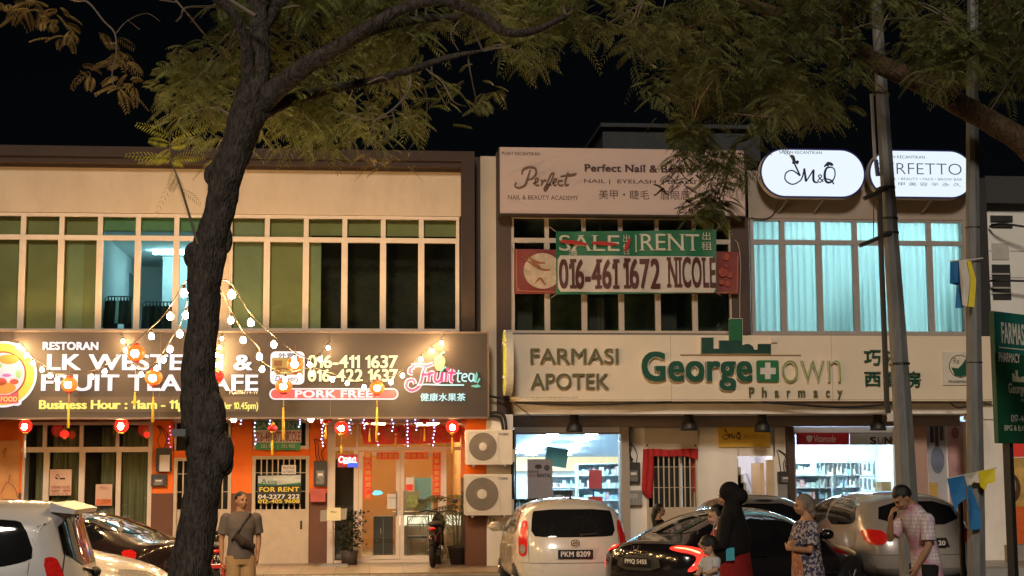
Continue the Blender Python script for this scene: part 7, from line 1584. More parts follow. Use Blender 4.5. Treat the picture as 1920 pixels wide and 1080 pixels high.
# (b) woman in black headscarf carrying a toddler
q = at(1372, 1000, -13.2)
J = dict(STAND, armL=[(.19, .01, 1.36), (.25, -.02, 1.11), (.12, -.26, 1.05), (-.9, -.35, .1), (0, .5, 1), .5], armR=[(-.19, .01, 1.36), (-.24, -.06, 1.12), (-.08, -.29, 1.03), (.75, -.4, .2), (0, .5, 1), .5])
M_ = headM((0, -.01, 1.50), yaw=0, pitch=12)
b = person("woman in black headscarf with hanging blue card carrying a toddler", (q.x, -13.2, .12), rad(-118), 1.66, J, TOR, M_, "tan")
BK = fabric("black_cloth", (.009, .008, .008)); RD = fabric("dark_red_skirt", (.22, .014, .014), .2)
def hij(mb):
    mb.ell(M_ @ Vector((0, .03, .135)), (.098, .118, .118), 20, 14); mb.ell((0, .10, 1.60), (.085, .085, .085), 16, 10); rings(mb, [(0, -.03, .90, .20, .16), (0, .0, 1.03, .25, .19), (0, .02, 1.2, .25, .18), (0, .01, 1.34, .232, .14), (0, .01, 1.43, .15, .115), (0, .015, 1.50, .092, .095), (0, .03, 1.58, .09, .10)], 24)
garment(b, "headscarf", BK, None, (), .012, 4, hij)
garment(b, "top", BK, [(0, 0, .98, .20, .15)]+grow(TOR, .03, 1.02, 1.36), [([J["arm"+s][0], V_(J["arm"+s][0], J["arm"+s][1], .6), J["arm"+s][1], V_(J["arm"+s][1], J["arm"+s][2], .55)], [.082, .075, .07, .066]) for s in "LR"])
garment(b, "skirt", RD, [(0, .02, .10, .28, .25), (0, .02, .45, .25, .22), (0, .02, .80, .23, .19), (0, .02, 1.05, .20, .16)])
m = MB(); m.tube(cat_rom([(.02, -.15, 1.40), (.10, -.17, 1.25), (.16, -.12, 1.08), (.20, .02, 1.02)], 4), .006, 5); m.build("lanyard", pbr("lanyard_cord", (.3, .3, .3), .7), b)
m = MB(); rr = rad(60); m.add([(.262, .05+dy, .94+dz) for dy, dz in ((-.045, 0), (.045, .01), (.045, .14), (-.045, .13))]+[(.269, .05+dy, .94+dz) for dy, dz in ((-.045, 0), (.045, .01), (.045, .14), (-.045, .13))], [(3, 2, 1, 0), (4, 5, 6, 7), (0, 1, 5, 4), (1, 2, 6, 5), (2, 3, 7, 6), (3, 0, 4, 7)]); m.build("name_card", pbr("blue_card", (.06, .38, .50), .4, var=.15, vs=20), b)
# small girl in front of her
q = at(1350, 1000, -12.85)
J = dict(STAND, armL=[(.18, .01, 1.36), (.22, -.03, 1.12), (.10, -.20, .98), (-.6, -.6, -.2), (0, .3, 1), .5], armR=[(-.18, .01, 1.36), (-.22, .02, 1.10), (-.20, -.08, .86), (0, -.2, -1), (1, 0, 0), .4])
M_ = headM((0, -.015, 1.49), yaw=-6, pitch=14, s=1.06)
g = person("dark haired girl in red top standing close in front of the headscarf woman", (q.x, -12.85, .12), rad(-86), 1.44, J, TOR, M_, "light")
garment(g, "top", fabric("red_top", (.32, .035, .03), .25), [(0, 0, .80, .195, .14)]+grow(TOR, .022, .90, 1.36)+[(0, .01, 1.43, .14, .09)], [([J["arm"+s][0], V_(J["arm"+s][0], J["arm"+s][1], .55), J["arm"+s][1]], [.076, .07, .064]) for s in "LR"])
garment(g, "trousers", fabric("dark_trousers", (.02, .02, .025)), [(0, 0, .78, .165, .12), (0, 0, .92, .175, .12)], [([J["leg"+s][0], J["leg"+s][1], V_(J["leg"+s][1], J["leg"+s][2], .9)], [.10, .075, .06]) for s in "LR"])
hm = MB(); hm.ell(M_ @ Vector((0, .026, .135)), (.098, .110, .108), 18, 12); hm.tube([M_ @ Vector((0, .085, .13)), M_ @ Vector((0, .10, .02)), M_ @ Vector((0, .09, -.12))], [.07, .075, .04], 12)
me = solid(hm, .009, 2); bm = bmesh.new(); bm.from_mesh(me); Mi = M_.inverted(); bmesh.ops.delete(bm, geom=[v for v in bm.verts if (lambda p: p.y < -.015 and p.z < .165)(Mi @ v.co)], context='VERTS'); bm.to_mesh(me); bm.free(); link(me, "hair", HAIRB, g, True)
# toddler on her arm
q = at(1333, 1042, -13.75)
M_ = headM((0, -.02, 1.475), yaw=-5, pitch=16, s=1.5)
TT = [(0, 0, .86, .15, .13), (0, 0, 1.0, .19, .15), (0, 0, 1.2, .18, .14), (0, 0, 1.36, .17, .12), (0, .01, 1.44, .10, .08), (0, .0, 1.50, .06, .06), (0, 0, 1.55, .055, .055)]
J = dict(legL=[(.10, -.02, .92), (.17, -.26, .84), (.17, -.22, .58)], legR=[(-.10, -.02, .92), (-.17, -.26, .84), (-.17, -.22, .58)], armL=[(.18, .0, 1.36), (.26, -.10, 1.16), (.16, -.26, 1.10), (-.5, -.8, .1), (0, .3, 1), .6], armR=[(-.18, .0, 1.36), (-.26, -.08, 1.15), (-.15, -.25, 1.05), (.4, -.8, -.1), (0, .3, 1), .6])
c = thing("person", "toddler with dark hair in pale shirt held in the headscarf woman's arms", "person", (q.x, -13.75, .43), rad(-62), local=True); c.scale = (.47,)*3
mb = MB(); torso(mb, TT)
for s in "LR":
    a_ = J["arm"+s]; mb.tube([a_[0], a_[1], a_[2]], [.07, .058, .045], 12); hand(mb, a_[2], a_[3], a_[4], .6, 1 if s == "L" else -1); l = J["leg"+s]; mb.tube([l[0], l[1], l[2]], [.10, .085, .055], 12); mb.ell((l[2][0], l[2][1]-.05, l[2][2]-.04), (.045, .09, .04), 12, 8)
head_parts(mb, M_); link(solid(mb, .011, 3), "body", SKINM["light"], c, True); face(c, M_); link(hair_cap(M_, grow=1.47, vox=.012, low=.05), "hair", HAIRB, c, True)
garment(c, "shirt", fabric("pale_shirt", (.50, .52, .55), .1), [(0, 0, .92, .20, .165), (0, 0, 1.05, .205, .168), (0, 0, 1.22, .20, .158), (0, 0, 1.36, .185, .135), (0, .01, 1.43, .12, .10)], [([J["arm"+s][0], V_(J["arm"+s][0], J["arm"+s][1], .8)], [.09, .085]) for s in "LR"], .014)
garment(c, "shorts", fabric("toddler_shorts", (.35, .36, .40)), [(0, 0, .84, .165, .145), (0, 0, .96, .185, .155)], [([J["leg"+s][0], V_(J["leg"+s][0], J["leg"+s][1], .8)], [.125, .11]) for s in "LR"], .014)
# (c) old woman with crossed arms
q = at(1512, 1000, -12.8)
J = dict(STAND, armL=[(.185, .0, 1.35), (.245, -.06, 1.09), (.03, -.225, 1.10), (-1, -.1, .25), (0, 1, .2), .35], armR=[(-.185, .0, 1.35), (-.245, -.07, 1.10), (-.02, -.215, 1.13), (1, -.05, .2), (0, 1, .1), .35])
M_ = headM((0, -.02, 1.495), yaw=-4, pitch=10)
TW = [(0, .01, .80, .16, .13), (0, .01, .92, .19, .14), (0, .0, 1.04, .175, .135), (0, -.01, 1.15, .170, .135), (0, -.02, 1.26, .178, .135), (0, .0, 1.36, .175, .105), (0, .012, 1.42, .135, .08), (0, .012, 1.455, .075, .062), (0, -.002, 1.52, .053, .056), (0, -.01, 1.56, .052, .055)]
o = person("old woman with grey hair and crossed arms in a patterned dress", (q.x, -12.8, .12), rad(-84), 1.55, J, TW, M_, "tan")
def printcloth(name, cols, scale, cell=True):
    m = bpy.data.materials.new(name); m.use_nodes = True; nt = m.node_tree; N, L = nt.nodes, nt.links; b_ = N["Principled BSDF"]; b_.inputs["Roughness"].default_value = .85
    tc = N.new("ShaderNodeTexCoord"); nz = N.new("ShaderNodeTexVoronoi" if cell else "ShaderNodeTexNoise"); nz.inputs["Scale"].default_value = scale; L.new(tc.outputs["Object"], nz.inputs["Vector"])
    rp = N.new("ShaderNodeValToRGB"); rp.color_ramp.interpolation = 'CONSTANT'; e = rp.color_ramp.elements
    while len(e) < len(cols): e.new(.5)
    for i, (p, c_) in enumerate(cols): e[i].position = p; e[i].color = (*c_, 1)
    if cell: sp = N.new("ShaderNodeSeparateColor"); L.new(nz.outputs["Color"], sp.inputs[0]); L.new(sp.outputs[0], rp.inputs[0])
    else: L.new(nz.outputs["Fac"], rp.inputs[0])
    L.new(rp.outputs[0], b_.inputs["Base Color"]); return m
D1 = printcloth("blue_grey_print", [(0, (.035, .035, .075)), (.35, (.35, .30, .30)), (.6, (.07, .06, .11)), (.8, (.45, .38, .36))], 42); D2 = printcloth("orange_print_cloth", [(0, (.45, .16, .07)), (.4, (.58, .34, .20)), (.7, (.50, .21, .11))], 38)
garment(o, "dress", D1, [(0, .02, .38, .27, .22), (0, .02, .7, .235, .185), (0, .015, .88, .222, .172)]+grow(TW, .024, .92, 1.36)+[(0, .012, 1.425, .142, .09)], [([J["arm"+s][0], V_(J["arm"+s][0], J["arm"+s][1], .5), V_(J["arm"+s][0], J["arm"+s][1], .8)], [.084, .082, .084]) for s in "LR"])
garment(o, "dress_front", D2, [(0, -.07, .40, .20, .15), (0, -.06, .7, .18, .13), (0, -.055, .9, .165, .122), (0, -.06, 1.1, .145, .108), (0, -.06, 1.28, .14, .105), (0, -.03, 1.39, .10, .075)])
hm = MB(); hm.ell(M_ @ Vector((0, .030, .132)), (.092, .108, .104), 20, 14); hm.ell(M_ @ Vector((0, .075, .06)), (.088, .065, .095), 18, 12); hm.ell(M_ @ Vector((0, .085, -.01)), (.075, .045, .07), 16, 10)
me = solid(hm, .009, 2); bm = bmesh.new(); bm.from_mesh(me); Mi = M_.inverted(); bmesh.ops.delete(bm, geom=[v for v in bm.verts if (lambda p: p.y < -.018 and p.z < .172)(Mi @ v.co)], context='VERTS'); bm.to_mesh(me); bm.free(); link(me, "hair", HAIRG, o, True)
# (d) young man, head bowed, hand at his face
q = at(1722, 1000, -13.6)
TB = [(0, .02, .80, .13, .10), (0, .02, .90, .160, .11), (0, .01, 1.02, .145, .10), (0, -.02, 1.12, .145, .102), (0, -.06, 1.25, .165, .112), (0, -.085, 1.35, .170, .10), (0, -.095, 1.41, .135, .08), (0, -.105, 1.44, .075, .065), (0, -.14, 1.49, .053, .056), (0, -.165, 1.52, .052, .055)]
J = dict(STAND, armL=[(.19, -.075, 1.335), (.235, -.10, 1.07), (.185, -.22, .86), (-.2, -.35, -1), (-.8, -.3, .2), .5], armR=[(-.185, -.095, 1.335), (-.215, -.25, 1.13), (-.095, -.315, 1.335), (.42, -.02, .9), (.5, .9, .2), .7])
M_ = headM((0, -.165, 1.455), yaw=-4, pitch=36)
y_ = person("young man with bowed head and hand to his face in pink checked shirt", (q.x+.05, -13.6, .12), rad(-76), 1.70, J, TB, M_, "brown")
def plaid(name, c0, c1, c2):
    m = bpy.data.materials.new(name); m.use_nodes = True; nt = m.node_tree; N, L = nt.nodes, nt.links; b_ = N["Principled BSDF"]; b_.inputs["Roughness"].default_value = .85; tc = N.new("ShaderNodeTexCoord"); prev = None
    nz = N.new("ShaderNodeTexNoise"); nz.inputs["Scale"].default_value = 3.2; L.new(tc.outputs["Object"], nz.inputs["Vector"]); r0 = N.new("ShaderNodeValToRGB"); r0.color_ramp.elements[0].position = .46; r0.color_ramp.elements[1].position = .60; r0.color_ramp.elements[0].color = (*c0, 1); r0.color_ramp.elements[1].color = (*c2, 1); L.new(nz.outputs["Fac"], r0.inputs[0]); prev = r0.outputs[0]
    for d, s in (('X', 9), ('Y', 9), ('Z', 8)):
        w = N.new("ShaderNodeTexWave"); w.bands_direction = d; w.inputs["Scale"].default_value = s; w.inputs["Distortion"].default_value = .6; L.new(tc.outputs["Object"], w.inputs["Vector"]); r = N.new("ShaderNodeValToRGB"); r.color_ramp.elements[0].position = .60; r.color_ramp.elements[1].position = .75; r.color_ramp.elements[1].color = (.6, .6, .6, 1); L.new(w.outputs["Fac"], r.inputs[0])
        mx = N.new("ShaderNodeMix"); mx.data_type = 'RGBA'; L.new(r.outputs[0], mx.inputs[0]); L.new(prev, mx.inputs[6]); mx.inputs[7].default_value = (*c1, 1); prev = mx.outputs[2]
    L.new(prev, b_.inputs["Base Color"]); return m
PL = plaid("checked_shirt", (.70, .64, .64), (.42, .32, .40), (.55, .16, .22))
garment(y_, "shirt", PL, [(0, .04, .66, .185, .155), (0, .03, .80, .18, .145)]+grow(TB, .026, .90, 1.36)+[(0, -.10, 1.425, .13, .09), (0, -.125, 1.475, .08, .078)], [([J["arm"+s][0], V_(J["arm"+s][0], J["arm"+s][1], .5), V_(J["arm"+s][0], J["arm"+s][1], .82)], [.074, .073, .078]) for s in "LR"])
garment(y_, "trousers", fabric("black_trousers", (.014, .013, .015)), [(0, .02, .78, .16, .12), (0, .02, .93, .168, .12)], [([J["leg"+s][0], J["leg"+s][1], V_(J["leg"+s][1], J["leg"+s][2], .9)], [.10, .078, .065]) for s in "LR"])
hm = MB(); hm.ell(M_ @ Vector((0, .018, .142)), (.087, .105, .098), 20, 14)
me = solid(hm, .008, 1); bm = bmesh.new(); bm.from_mesh(me); Mi = M_.inverted(); bmesh.ops.delete(bm, geom=[v for v in bm.verts if (lambda p: (p.y < -.03 and p.z < .165) or (p.z < .085) or (p.y < .02 and p.z < .12))(Mi @ v.co)], context='VERTS'); bm.to_mesh(me); bm.free(); link(me, "hair", HAIRB, y_, True)
# (e) woman behind the black sedan
q = at(1238, 1000, -4.6)
J = dict(STAND, armL=[(.18, .01, 1.36), (.22, -.03, 1.10), (.18, -.14, .90), (0, -.5, -1), (-1, 0, 0), .4], armR=[(-.18, .01, 1.36), (-.22, -.03, 1.10), (-.18, -.14, .90), (0, -.5, -1), (1, 0, 0), .4])
M_ = headM((0, -.01, 1.50), yaw=0, pitch=6)
w = person("dark haired woman in black top standing behind the black sedan by the grille door", (q.x-.02, -4.6, 0), rad(78), 1.40, J, TOR, M_, "light")
garment(w, "top", BK, [(0, 0, .80, .19, .14)]+grow(TOR, .022, .90, 1.36)+[(0, .01, 1.43, .145, .092)], [([J["arm"+s][0], V_(J["arm"+s][0], J["arm"+s][1], .55), J["arm"+s][1]], [.076, .07, .064]) for s in "LR"])
garment(w, "trousers", MATS["dark_trousers"], [(0, 0, .78, .165, .12), (0, 0, .92, .175, .12)], [([J["leg"+s][0], J["leg"+s][1], V_(J["leg"+s][1], J["leg"+s][2], .9)], [.10, .075, .06]) for s in "LR"])
hm = MB(); hm.ell(M_ @ Vector((0, .026, .135)), (.090, .108, .102), 18, 12); hm.ell(M_ @ Vector((0, .10, .14)), (.05, .05, .05), 12, 8); hm.tube([M_ @ Vector((0, .08, .12)), M_ @ Vector((0, .095, .0)), M_ @ Vector((0, .085, -.15))], [.07, .07, .045], 12)
me = solid(hm, .009, 2); bm = bmesh.new(); bm.from_mesh(me); Mi = M_.inverted(); bmesh.ops.delete(bm, geom=[v for v in bm.verts if (lambda p: p.y < -.02 and p.z < .17)(Mi @ v.co)], context='VERTS'); bm.to_mesh(me); bm.free(); link(me, "hair", HAIRB, w, True)
# ================================================================== TREES
def barkmat(name, c1, c2):
    m = bpy.data.materials.new(name); m.use_nodes = True; nt = m.node_tree; N, L = nt.nodes, nt.links; b_ = N["Principled BSDF"]; b_.inputs["Roughness"].default_value = .9; b_.inputs["Specular IOR Level"].default_value = .25
    tc = N.new("ShaderNodeTexCoord"); mp = N.new("ShaderNodeMapping"); mp.inputs["Scale"].default_value = (13, 13, 4.2); L.new(tc.outputs["Object"], mp.inputs[0])
    n1 = N.new("ShaderNodeTexNoise"); n1.inputs["Scale"].default_value = 2.2; n1.inputs["Detail"].default_value = 9; n1.inputs["Roughness"].default_value = .7; L.new(mp.outputs[0], n1.inputs["Vector"])
    v = N.new("ShaderNodeTexVoronoi"); v.feature = 'DISTANCE_TO_EDGE'; v.inputs["Scale"].default_value = 3.0; L.new(mp.outputs[0], v.inputs["Vector"])
    rp = N.new("ShaderNodeValToRGB"); rp.color_ramp.elements[0].position = .35; rp.color_ramp.elements[1].position = .7; rp.color_ramp.elements[0].color = (*c1, 1); rp.color_ramp.elements[1].color = (*c2, 1); L.new(n1.outputs["Fac"], rp.inputs[0]); L.new(rp.outputs[0], b_.inputs["Base Color"])
    ad = N.new("ShaderNodeMath"); ad.operation = 'MULTIPLY_ADD'; ad.inputs[1].default_value = 1.3; L.new(v.outputs["Distance"], ad.inputs[0]); L.new(n1.outputs["Fac"], ad.inputs[2])
    bp = N.new("ShaderNodeBump"); bp.inputs["Strength"].default_value = .9; bp.inputs["Distance"].default_value = .03; L.new(ad.outputs[0], bp.inputs["Height"]); L.new(bp.outputs[0], b_.inputs["Normal"]); return m
BARK = barkmat("dark_bark", (.034, .028, .024), (.15, .125, .105)); BARK2 = barkmat("warm_bark", (.05, .032, .02), (.16, .105, .06)); TWIG = pbr("pale_twig", (.20, .16, .12), .85, var=.3, vs=12)
LEAF1 = leafmat("acacia_leaf", (.095, .122, .034), (.28, .305, .09)); LEAF2 = leafmat("darker_acacia_leaf", (.072, .094, .030), (.235, .25, .08)); LEAFY = leafmat("young_leaf", (.26, .31, .03), (.55, .52, .06)); LEAFB = leafmat("dry_leaf", (.18, .14, .045), (.38, .29, .10))  # LEAF2 is a darker tone of the same green for the right-hand tree
def limb_mesh(mb, pts, Yfun, n=14, seed=0, k=7, rough=.06):
    """pts: (px, py, halfwidth px, Y)"""
    P_ = cat_rom([(*at(x, y, Y), w*sc(Y)) for x, y, w, Y in pts], k); rng = np.random.RandomState(seed); vs, fs = [], []; up = Vector((0, 1, 0))
    m = len(P_); ph = rng.rand(6)*6.28
    for i, p in enumerate(P_):
        a = Vector(P_[min(i+1, m-1)][:3])-Vector(P_[max(i-1, 0)][:3]); t = a.normalized(); s = t.cross(up); s = s.normalized() if s.length > 1e-3 else Vector((1, 0, 0)); b_ = s.cross(t).normalized(); up = b_
        for q in range(n):
            th = 2*math.pi*q/n; r = p[3]*(1+rough*math.sin(3*th+ph[0]+i*.35)+rough*.7*math.sin(5*th+ph[1]-i*.22)+rough*.5*math.sin(i*.9+ph[2]+th)+rough*.5*rng.randn()*.5)
            vs.append(Vector(p[:3])+s*(r*math.cos(th))+b_*(r*math.sin(th)))
    for i in range(m-1):
        for q in range(n): fs.append((i*n+q, i*n+(q+1) % n, (i+1)*n+(q+1) % n, (i+1)*n+q))
    fs += [tuple(range(n-1, -1, -1)), tuple(range((m-1)*n, m*n))]; mb.add(vs, fs); return [Vector(p[:3]) for p in P_]
def inpoly(x, y, P):
    c = False
    for i in range(len(P)):
        a, b_ = P[i], P[(i+1) % len(P)]
        if (a[1] > y) != (b_[1] > y) and x < (b_[0]-a[0])*(y-a[1])/(b_[1]-a[1])+a[0]: c = not c
    return c
def sample_poly(P, n, Y, dY, rng):
    xs, ys = [p[0] for p in P], [p[1] for p in P]; out = []
    while len(out) < n:
        x, y = rng.uniform(min(xs), max(xs)), rng.uniform(min(ys), max(ys))
        if inpoly(x, y, P): out.append(at(x, y, Y+rng.uniform(-dY, dY)))
    return out
class Leaves:
    """feathery bipinnate leaves: every frond is a rachis with pairs of narrow pinnae"""
    def __init__(s, seed): s.V, s.F, s.n, s.rng = [], [], 0, np.random.RandomState(seed)
    def frond(s, base, d, L, pairs=8, droop=.5, w=.022, pl=.09, tw=None):
        r = s.rng; d = np.array(d)/np.linalg.norm(d); up = np.array([0, 0, 1.0]); side = np.cross(d, up); side /= (np.linalg.norm(side)+1e-6)
        tw = r.uniform(-.7, .7) if tw is None else tw; nrm = np.cross(side, d); side = side*math.cos(tw)+nrm*math.sin(tw); V = []; F = []
        prev = None
        for i in range(pairs+1):
            u = (i+.6)/(pairs+.6); p = base+d*L*u+np.array([0, 0, -droop*L*u*u]); tang = d+np.array([0, 0, -2*droop*u]); tang /= np.linalg.norm(tang)
            l = pl*(.55+.9*math.sin(math.pi*min(1, .15+.8*u)))*.8
            for sg in (1, -1):
                q = side*sg*.85+tang*.55+np.array([0, 0, -.25]); q /= np.linalg.norm(q); wv = tang*w*.5; n = s.n+len(V)
                V += [p-wv*.4, p+q*l*.5-wv, p+q*l+np.array([0, 0, -.01]), p+q*l*.5+wv]; F.append((n, n+1, n+2, n+3))
        s.V += V; s.F += F; s.n += len(V)
    def clump(s, c, n, R_, L=(.13, .24), pl=.072, w=.017, flat=.75):
        c = np.array(c)
        for _ in range(n):
            o = s.rng.randn(3)*np.array([R_, R_, R_*flat])*.55; a = s.rng.uniform(0, 2*math.pi); d = np.array([math.cos(a), math.sin(a), s.rng.uniform(-.35, .35)])+o/(R_+.01)*.5
            s.frond(c+o, d, s.rng.uniform(*L), int(s.rng.randint(6, 10)), s.rng.uniform(.25, .8), w*s.rng.uniform(.8, 1.3), pl*s.rng.uniform(.8, 1.2))
    def build(s, name, mat, parent):
        me = bpy.data.meshes.new(name); me.from_pydata([tuple(v) for v in s.V], [], s.F); me.update(); return link(me, name, mat, parent)
def twigs(mb, C, skel, rng, r=.012, frac=1.0):
    for c in C:
        if rng.rand() > frac: continue
        j = min(range(len(skel)), key=lambda i: (skel[i]-c).length); a = skel[j]; mid = a.lerp(c, .5)+Vector((rng.uniform(-.1, .1), rng.uniform(-.1, .1), rng.uniform(0, .18)))
        if (a-c).length < 2.6: mb.tube(cat_rom([tuple(a), tuple(mid), tuple(c)], 4), [r*(1-.08*i) for i in range(9)], 5, False)
TY = -14.6
tr = thing("tree", "large dark trunked tree with feathery yellow green crown in front of the restaurant", "tree", (at(370, 1080, TY).x, TY, .12))
mb = MB(); sk = []
trunk = [(350, 1240, 46, TY), (356, 1085, 39, TY), (361, 1040, 36, TY), (371, 965, 34, TY), (385, 900, 32, TY), (386, 840, 37, TY), (378, 775, 38, TY), (372, 710, 32, TY), (378, 640, 29, TY), (382, 570, 29, TY), (385, 515, 32, TY), (395, 460, 32, TY), (408, 410, 28, TY), (417, 365, 29, TY), (428, 320, 31, TY), (446, 270, 30, TY), (462, 225, 33, TY), (473, 185, 33, TY), (482, 140, 24, TY), (486, 90, 20, TY), (484, 30, 17, TY+.1), (478, -40, 22, TY+.2), (470, -140, 16, TY+.3)]
sk += limb_mesh(mb, trunk, None, 30, 1, 9, .042)
# burls: knots grown onto the trunk
def burl(px, py, wpx, hpx, Y, dy): q = at(px, py, Y); k = sc(Y); mb.ell((q.x, Y+dy, q.z), (wpx*k, wpx*k*.9, hpx*k), 16, 12)
burl(364, 480, 19, 26, TY, -.02); burl(397, 328, 15, 20, TY, 0); burl(414, 848, 25, 40, TY, -.06); burl(401, 785, 24, 50, TY, -.09); burl(364, 770, 22, 60, TY, -.04); burl(424, 868, 14, 24, TY, -.02); burl(424, 450, 12, 26, TY, 0)
limbs_ = [[(472, 190, 20, TY), (466, 130, 14, TY-.1), (460, 80, 11, TY-.2), (440, 30, 10, TY-.3), (405, -2, 8, TY-.4), (370, -30, 8, TY-.5)],
          [(482, 200, 26, TY), (520, 166, 20, TY-.1), (575, 122, 17, TY-.2), (640, 84, 14, TY-.3), (700, 46, 12, TY-.4), (760, 14, 11, TY-.4), (830, 2, 9.5, TY-.4), (900, 28, 11, TY-.3), (945, 60, 9, TY-.3), (1000, 58, 7, TY-.2), (1060, 30, 5, TY)],
          [(486, 215, 18, TY), (530, 194, 12, TY+.1), (600, 172, 9.5, TY+.3), (680, 155, 8, TY+.4), (760, 135, 7, TY+.5), (840, 108, 6, TY+.5), (905, 95, 2.5, TY+.5)],
          [(640, 84, 14, TY-.3), (700, 55, 10, TY+.2), (780, 38, 8, TY+.6), (870, 30, 6, TY+.9)],
          [(482, 60, 18, TY), (520, 10, 12, TY+.4), (570, -50, 10, TY+.8)]]
for i, L_ in enumerate(limbs_): sk += limb_mesh(mb, L_, None, 12, 10+i, 5, .05)
mb.build("trunk", BARK, tr, True)
rng = np.random.RandomState(5)
tw = MB()
for path in ([(770, 140, 5), (768, 165, 4.5), (752, 190, 4), (730, 210, 3.5), (705, 225, 3), (695, 250, 2.6), (690, 275, 2)], [(734, 205, 3), (740, 235, 2.4), (720, 262, 1.8), (700, 280, 1.2)], [(800, 130, 3), (830, 155, 2.5), (850, 190, 2), (875, 200, 1.2)], [(690, 155, 3), (720, 145, 2), (745, 165, 1.5)], [(860, 40, 3), (845, 65, 2.4), (860, 95, 1.5)], [(640, 210, 2), (690, 225, 2), (740, 215, 1)],
             [(410, 12, 4), (350, 14, 3.5), (340, 30, 3), (330, 40, 2)], [(325, -5, 3.5), (355, 30, 3), (380, 60, 2.6), (392, 75, 1.8)], [(300, 0, 3), (330, 4, 3)], [(140, 2, 4), (165, 4, 3.5), (195, 40, 3), (215, 62, 3), (218, 100, 2.5), (210, 140, 2), (215, 168, 1.2)], [(218, 62, 2.4), (240, 38, 1.8), (275, 25, 1.3), (300, 40, .8)], [(240, 38, 1.4), (262, 55, 1)], [(216, 110, 1.6), (195, 125, 1.2), (175, 125, .8)], [(60, -30, 6), (110, -8, 5), (150, 2, 4.2)], [(480, 30, 7), (300, -60, 8), (60, -30, 6)]):
    pts = [at(x, y, TY-.2+.3*math.sin(x*.05)) for x, y, w in path]; tw.tube(cat_rom([tuple(p) for p in pts], 4), list(np.interp(np.linspace(0, 1, 4*(len(path)-1)+1), np.linspace(0, 1, len(path)), [w*sc(TY)*.55 for _, _, w in path])) if len(path) > 2 else [path[0][2]*sc(TY)*.5]*5, 6)
REG = [([(300, 150), (330, 135), (400, 130), (420, 30), (470, -20), (470, 250), (430, 270), (395, 285), (380, 240), (345, 235), (305, 225), (315, 190), (290, 175)], 30, 1.0, 9),
       ([(500, -30), (640, -30), (820, -30), (820, 60), (830, 90), (760, 110), (660, 140), (600, 220), (520, 200), (490, 120)], 62, 1.7, 9),
       ([(500, 190), (600, 180), (640, 190), (640, 230), (700, 245), (640, 265), (625, 300), (590, 285), (540, 275), (505, 270), (480, 250)], 24, .9, 9),
       ([(680, 150), (800, 110), (850, 75), (830, 60), (800, 150), (720, 185)], 7, .8, 6), ([(650, 215), (720, 225), (800, 250), (770, 300), (700, 305), (660, 270)], 7, .6, 5), ([(800, 180), (900, 195), (910, 222), (850, 225), (800, 205)], 4, .4, 4),
       ([(820, -30), (1080, -30), (1080, 70), (1010, 110), (975, 150), (945, 130), (940, 90), (900, 40), (830, 15)], 30, 1.3, 9)]
lv = Leaves(11); Cs = []
for poly, n, dY, fr in REG:
    C = sample_poly(poly, int(n*.62), TY+.5+dY*.55, dY*.8, rng); Cs += C
    for c in C: lv.clump(c+Vector((0, 0, .14)), int(fr*3.2), .21)
twigs(tw, Cs, sk, rng)
lv.build("crown", LEAF1, tr); tw.build("twigs", TWIG, tr)
ld = Leaves(12)
for x, y in ((20, 8), (60, 15), (85, 30), (115, 25), (125, 40), (75, 22), (30, 12), (205, 75), (232, 104), (225, 112), (232, 148), (240, 160), (220, 162), (165, 132), (120, 72), (400, 95), (240, 118)): ld.clump(at(x, y, TY-.2), 5, .10, (.12, .2), .055, .016)
for x, y in ((705, 290), (740, 285), (770, 295), (720, 300), (690, 298)): ld.clump(at(x, y, TY-.1), 4, .12, (.12, .2), .05, .008)
ld.build("dry_leaves", LEAFB, tr)
# young shoot growing out of the burl
sh_ = MB(); P_ = [at(x, y, TY-.12) for x, y in ((371, 458), (360, 420), (345, 370), (332, 330), (322, 305), (318, 270), (322, 245))]; sh_.tube(cat_rom([tuple(p) for p in P_], 4), list(np.linspace(.014, .004, 25)), 6); sh_.build("shoot", TWIG, tr)
ls = Leaves(13)
for b_, e, L_, dr in (((318, 255), (258, 232), 0, .12), ((320, 258), (385, 238), 0, .12), ((318, 270), (282, 262), 0, .15), ((320, 275), (345, 268), 0, .3), ((322, 300), (240, 290), 0, .16), ((322, 298), (265, 302), 0, .25), ((324, 300), (382, 292), 0, .25), ((322, 302), (340, 306), 0, .5), ((320, 280), (300, 300), 0, .3)):
    a_, c_ = np.array(at(*b_, TY-.12)), np.array(at(*e, TY-.15)); d = c_-a_; L2 = np.linalg.norm(d); ls.frond(a_, d+np.array([0, 0, dr*L2]), L2*1.05, 11, dr, .008, .065, 1.15); ls.frond(a_, d+np.array([0, -.05, dr*L2*.5]), L2*.8, 9, dr, .007, .05, -1.1)
ls.build("young_leaves", LEAFY, tr)
l3 = Leaves(14)
for b_, e in (((330, 325), (292, 385)), ((330, 328), (345, 355)), ((332, 335), (322, 350)), ((340, 355), (375, 370)), ((335, 345), (352, 385)), ((328, 320), (318, 345))): a_, c_ = np.array(at(*b_, TY-.12)), np.array(at(*e, TY-.15)); l3.frond(a_, c_-a_, np.linalg.norm(c_-a_), 9, .3, .009, .05, 1.2)
l3.build("dry_shoot_leaves", LEAFB, tr)
m = MB(); q = at(350, 812, TY); m.box(q.x-.10, q.x+.02, TY-.262, TY-.232, q.z-.035, q.z+.03); m.build("tag", pbr("grey_tag", (.16, .16, .16), .5), tr)

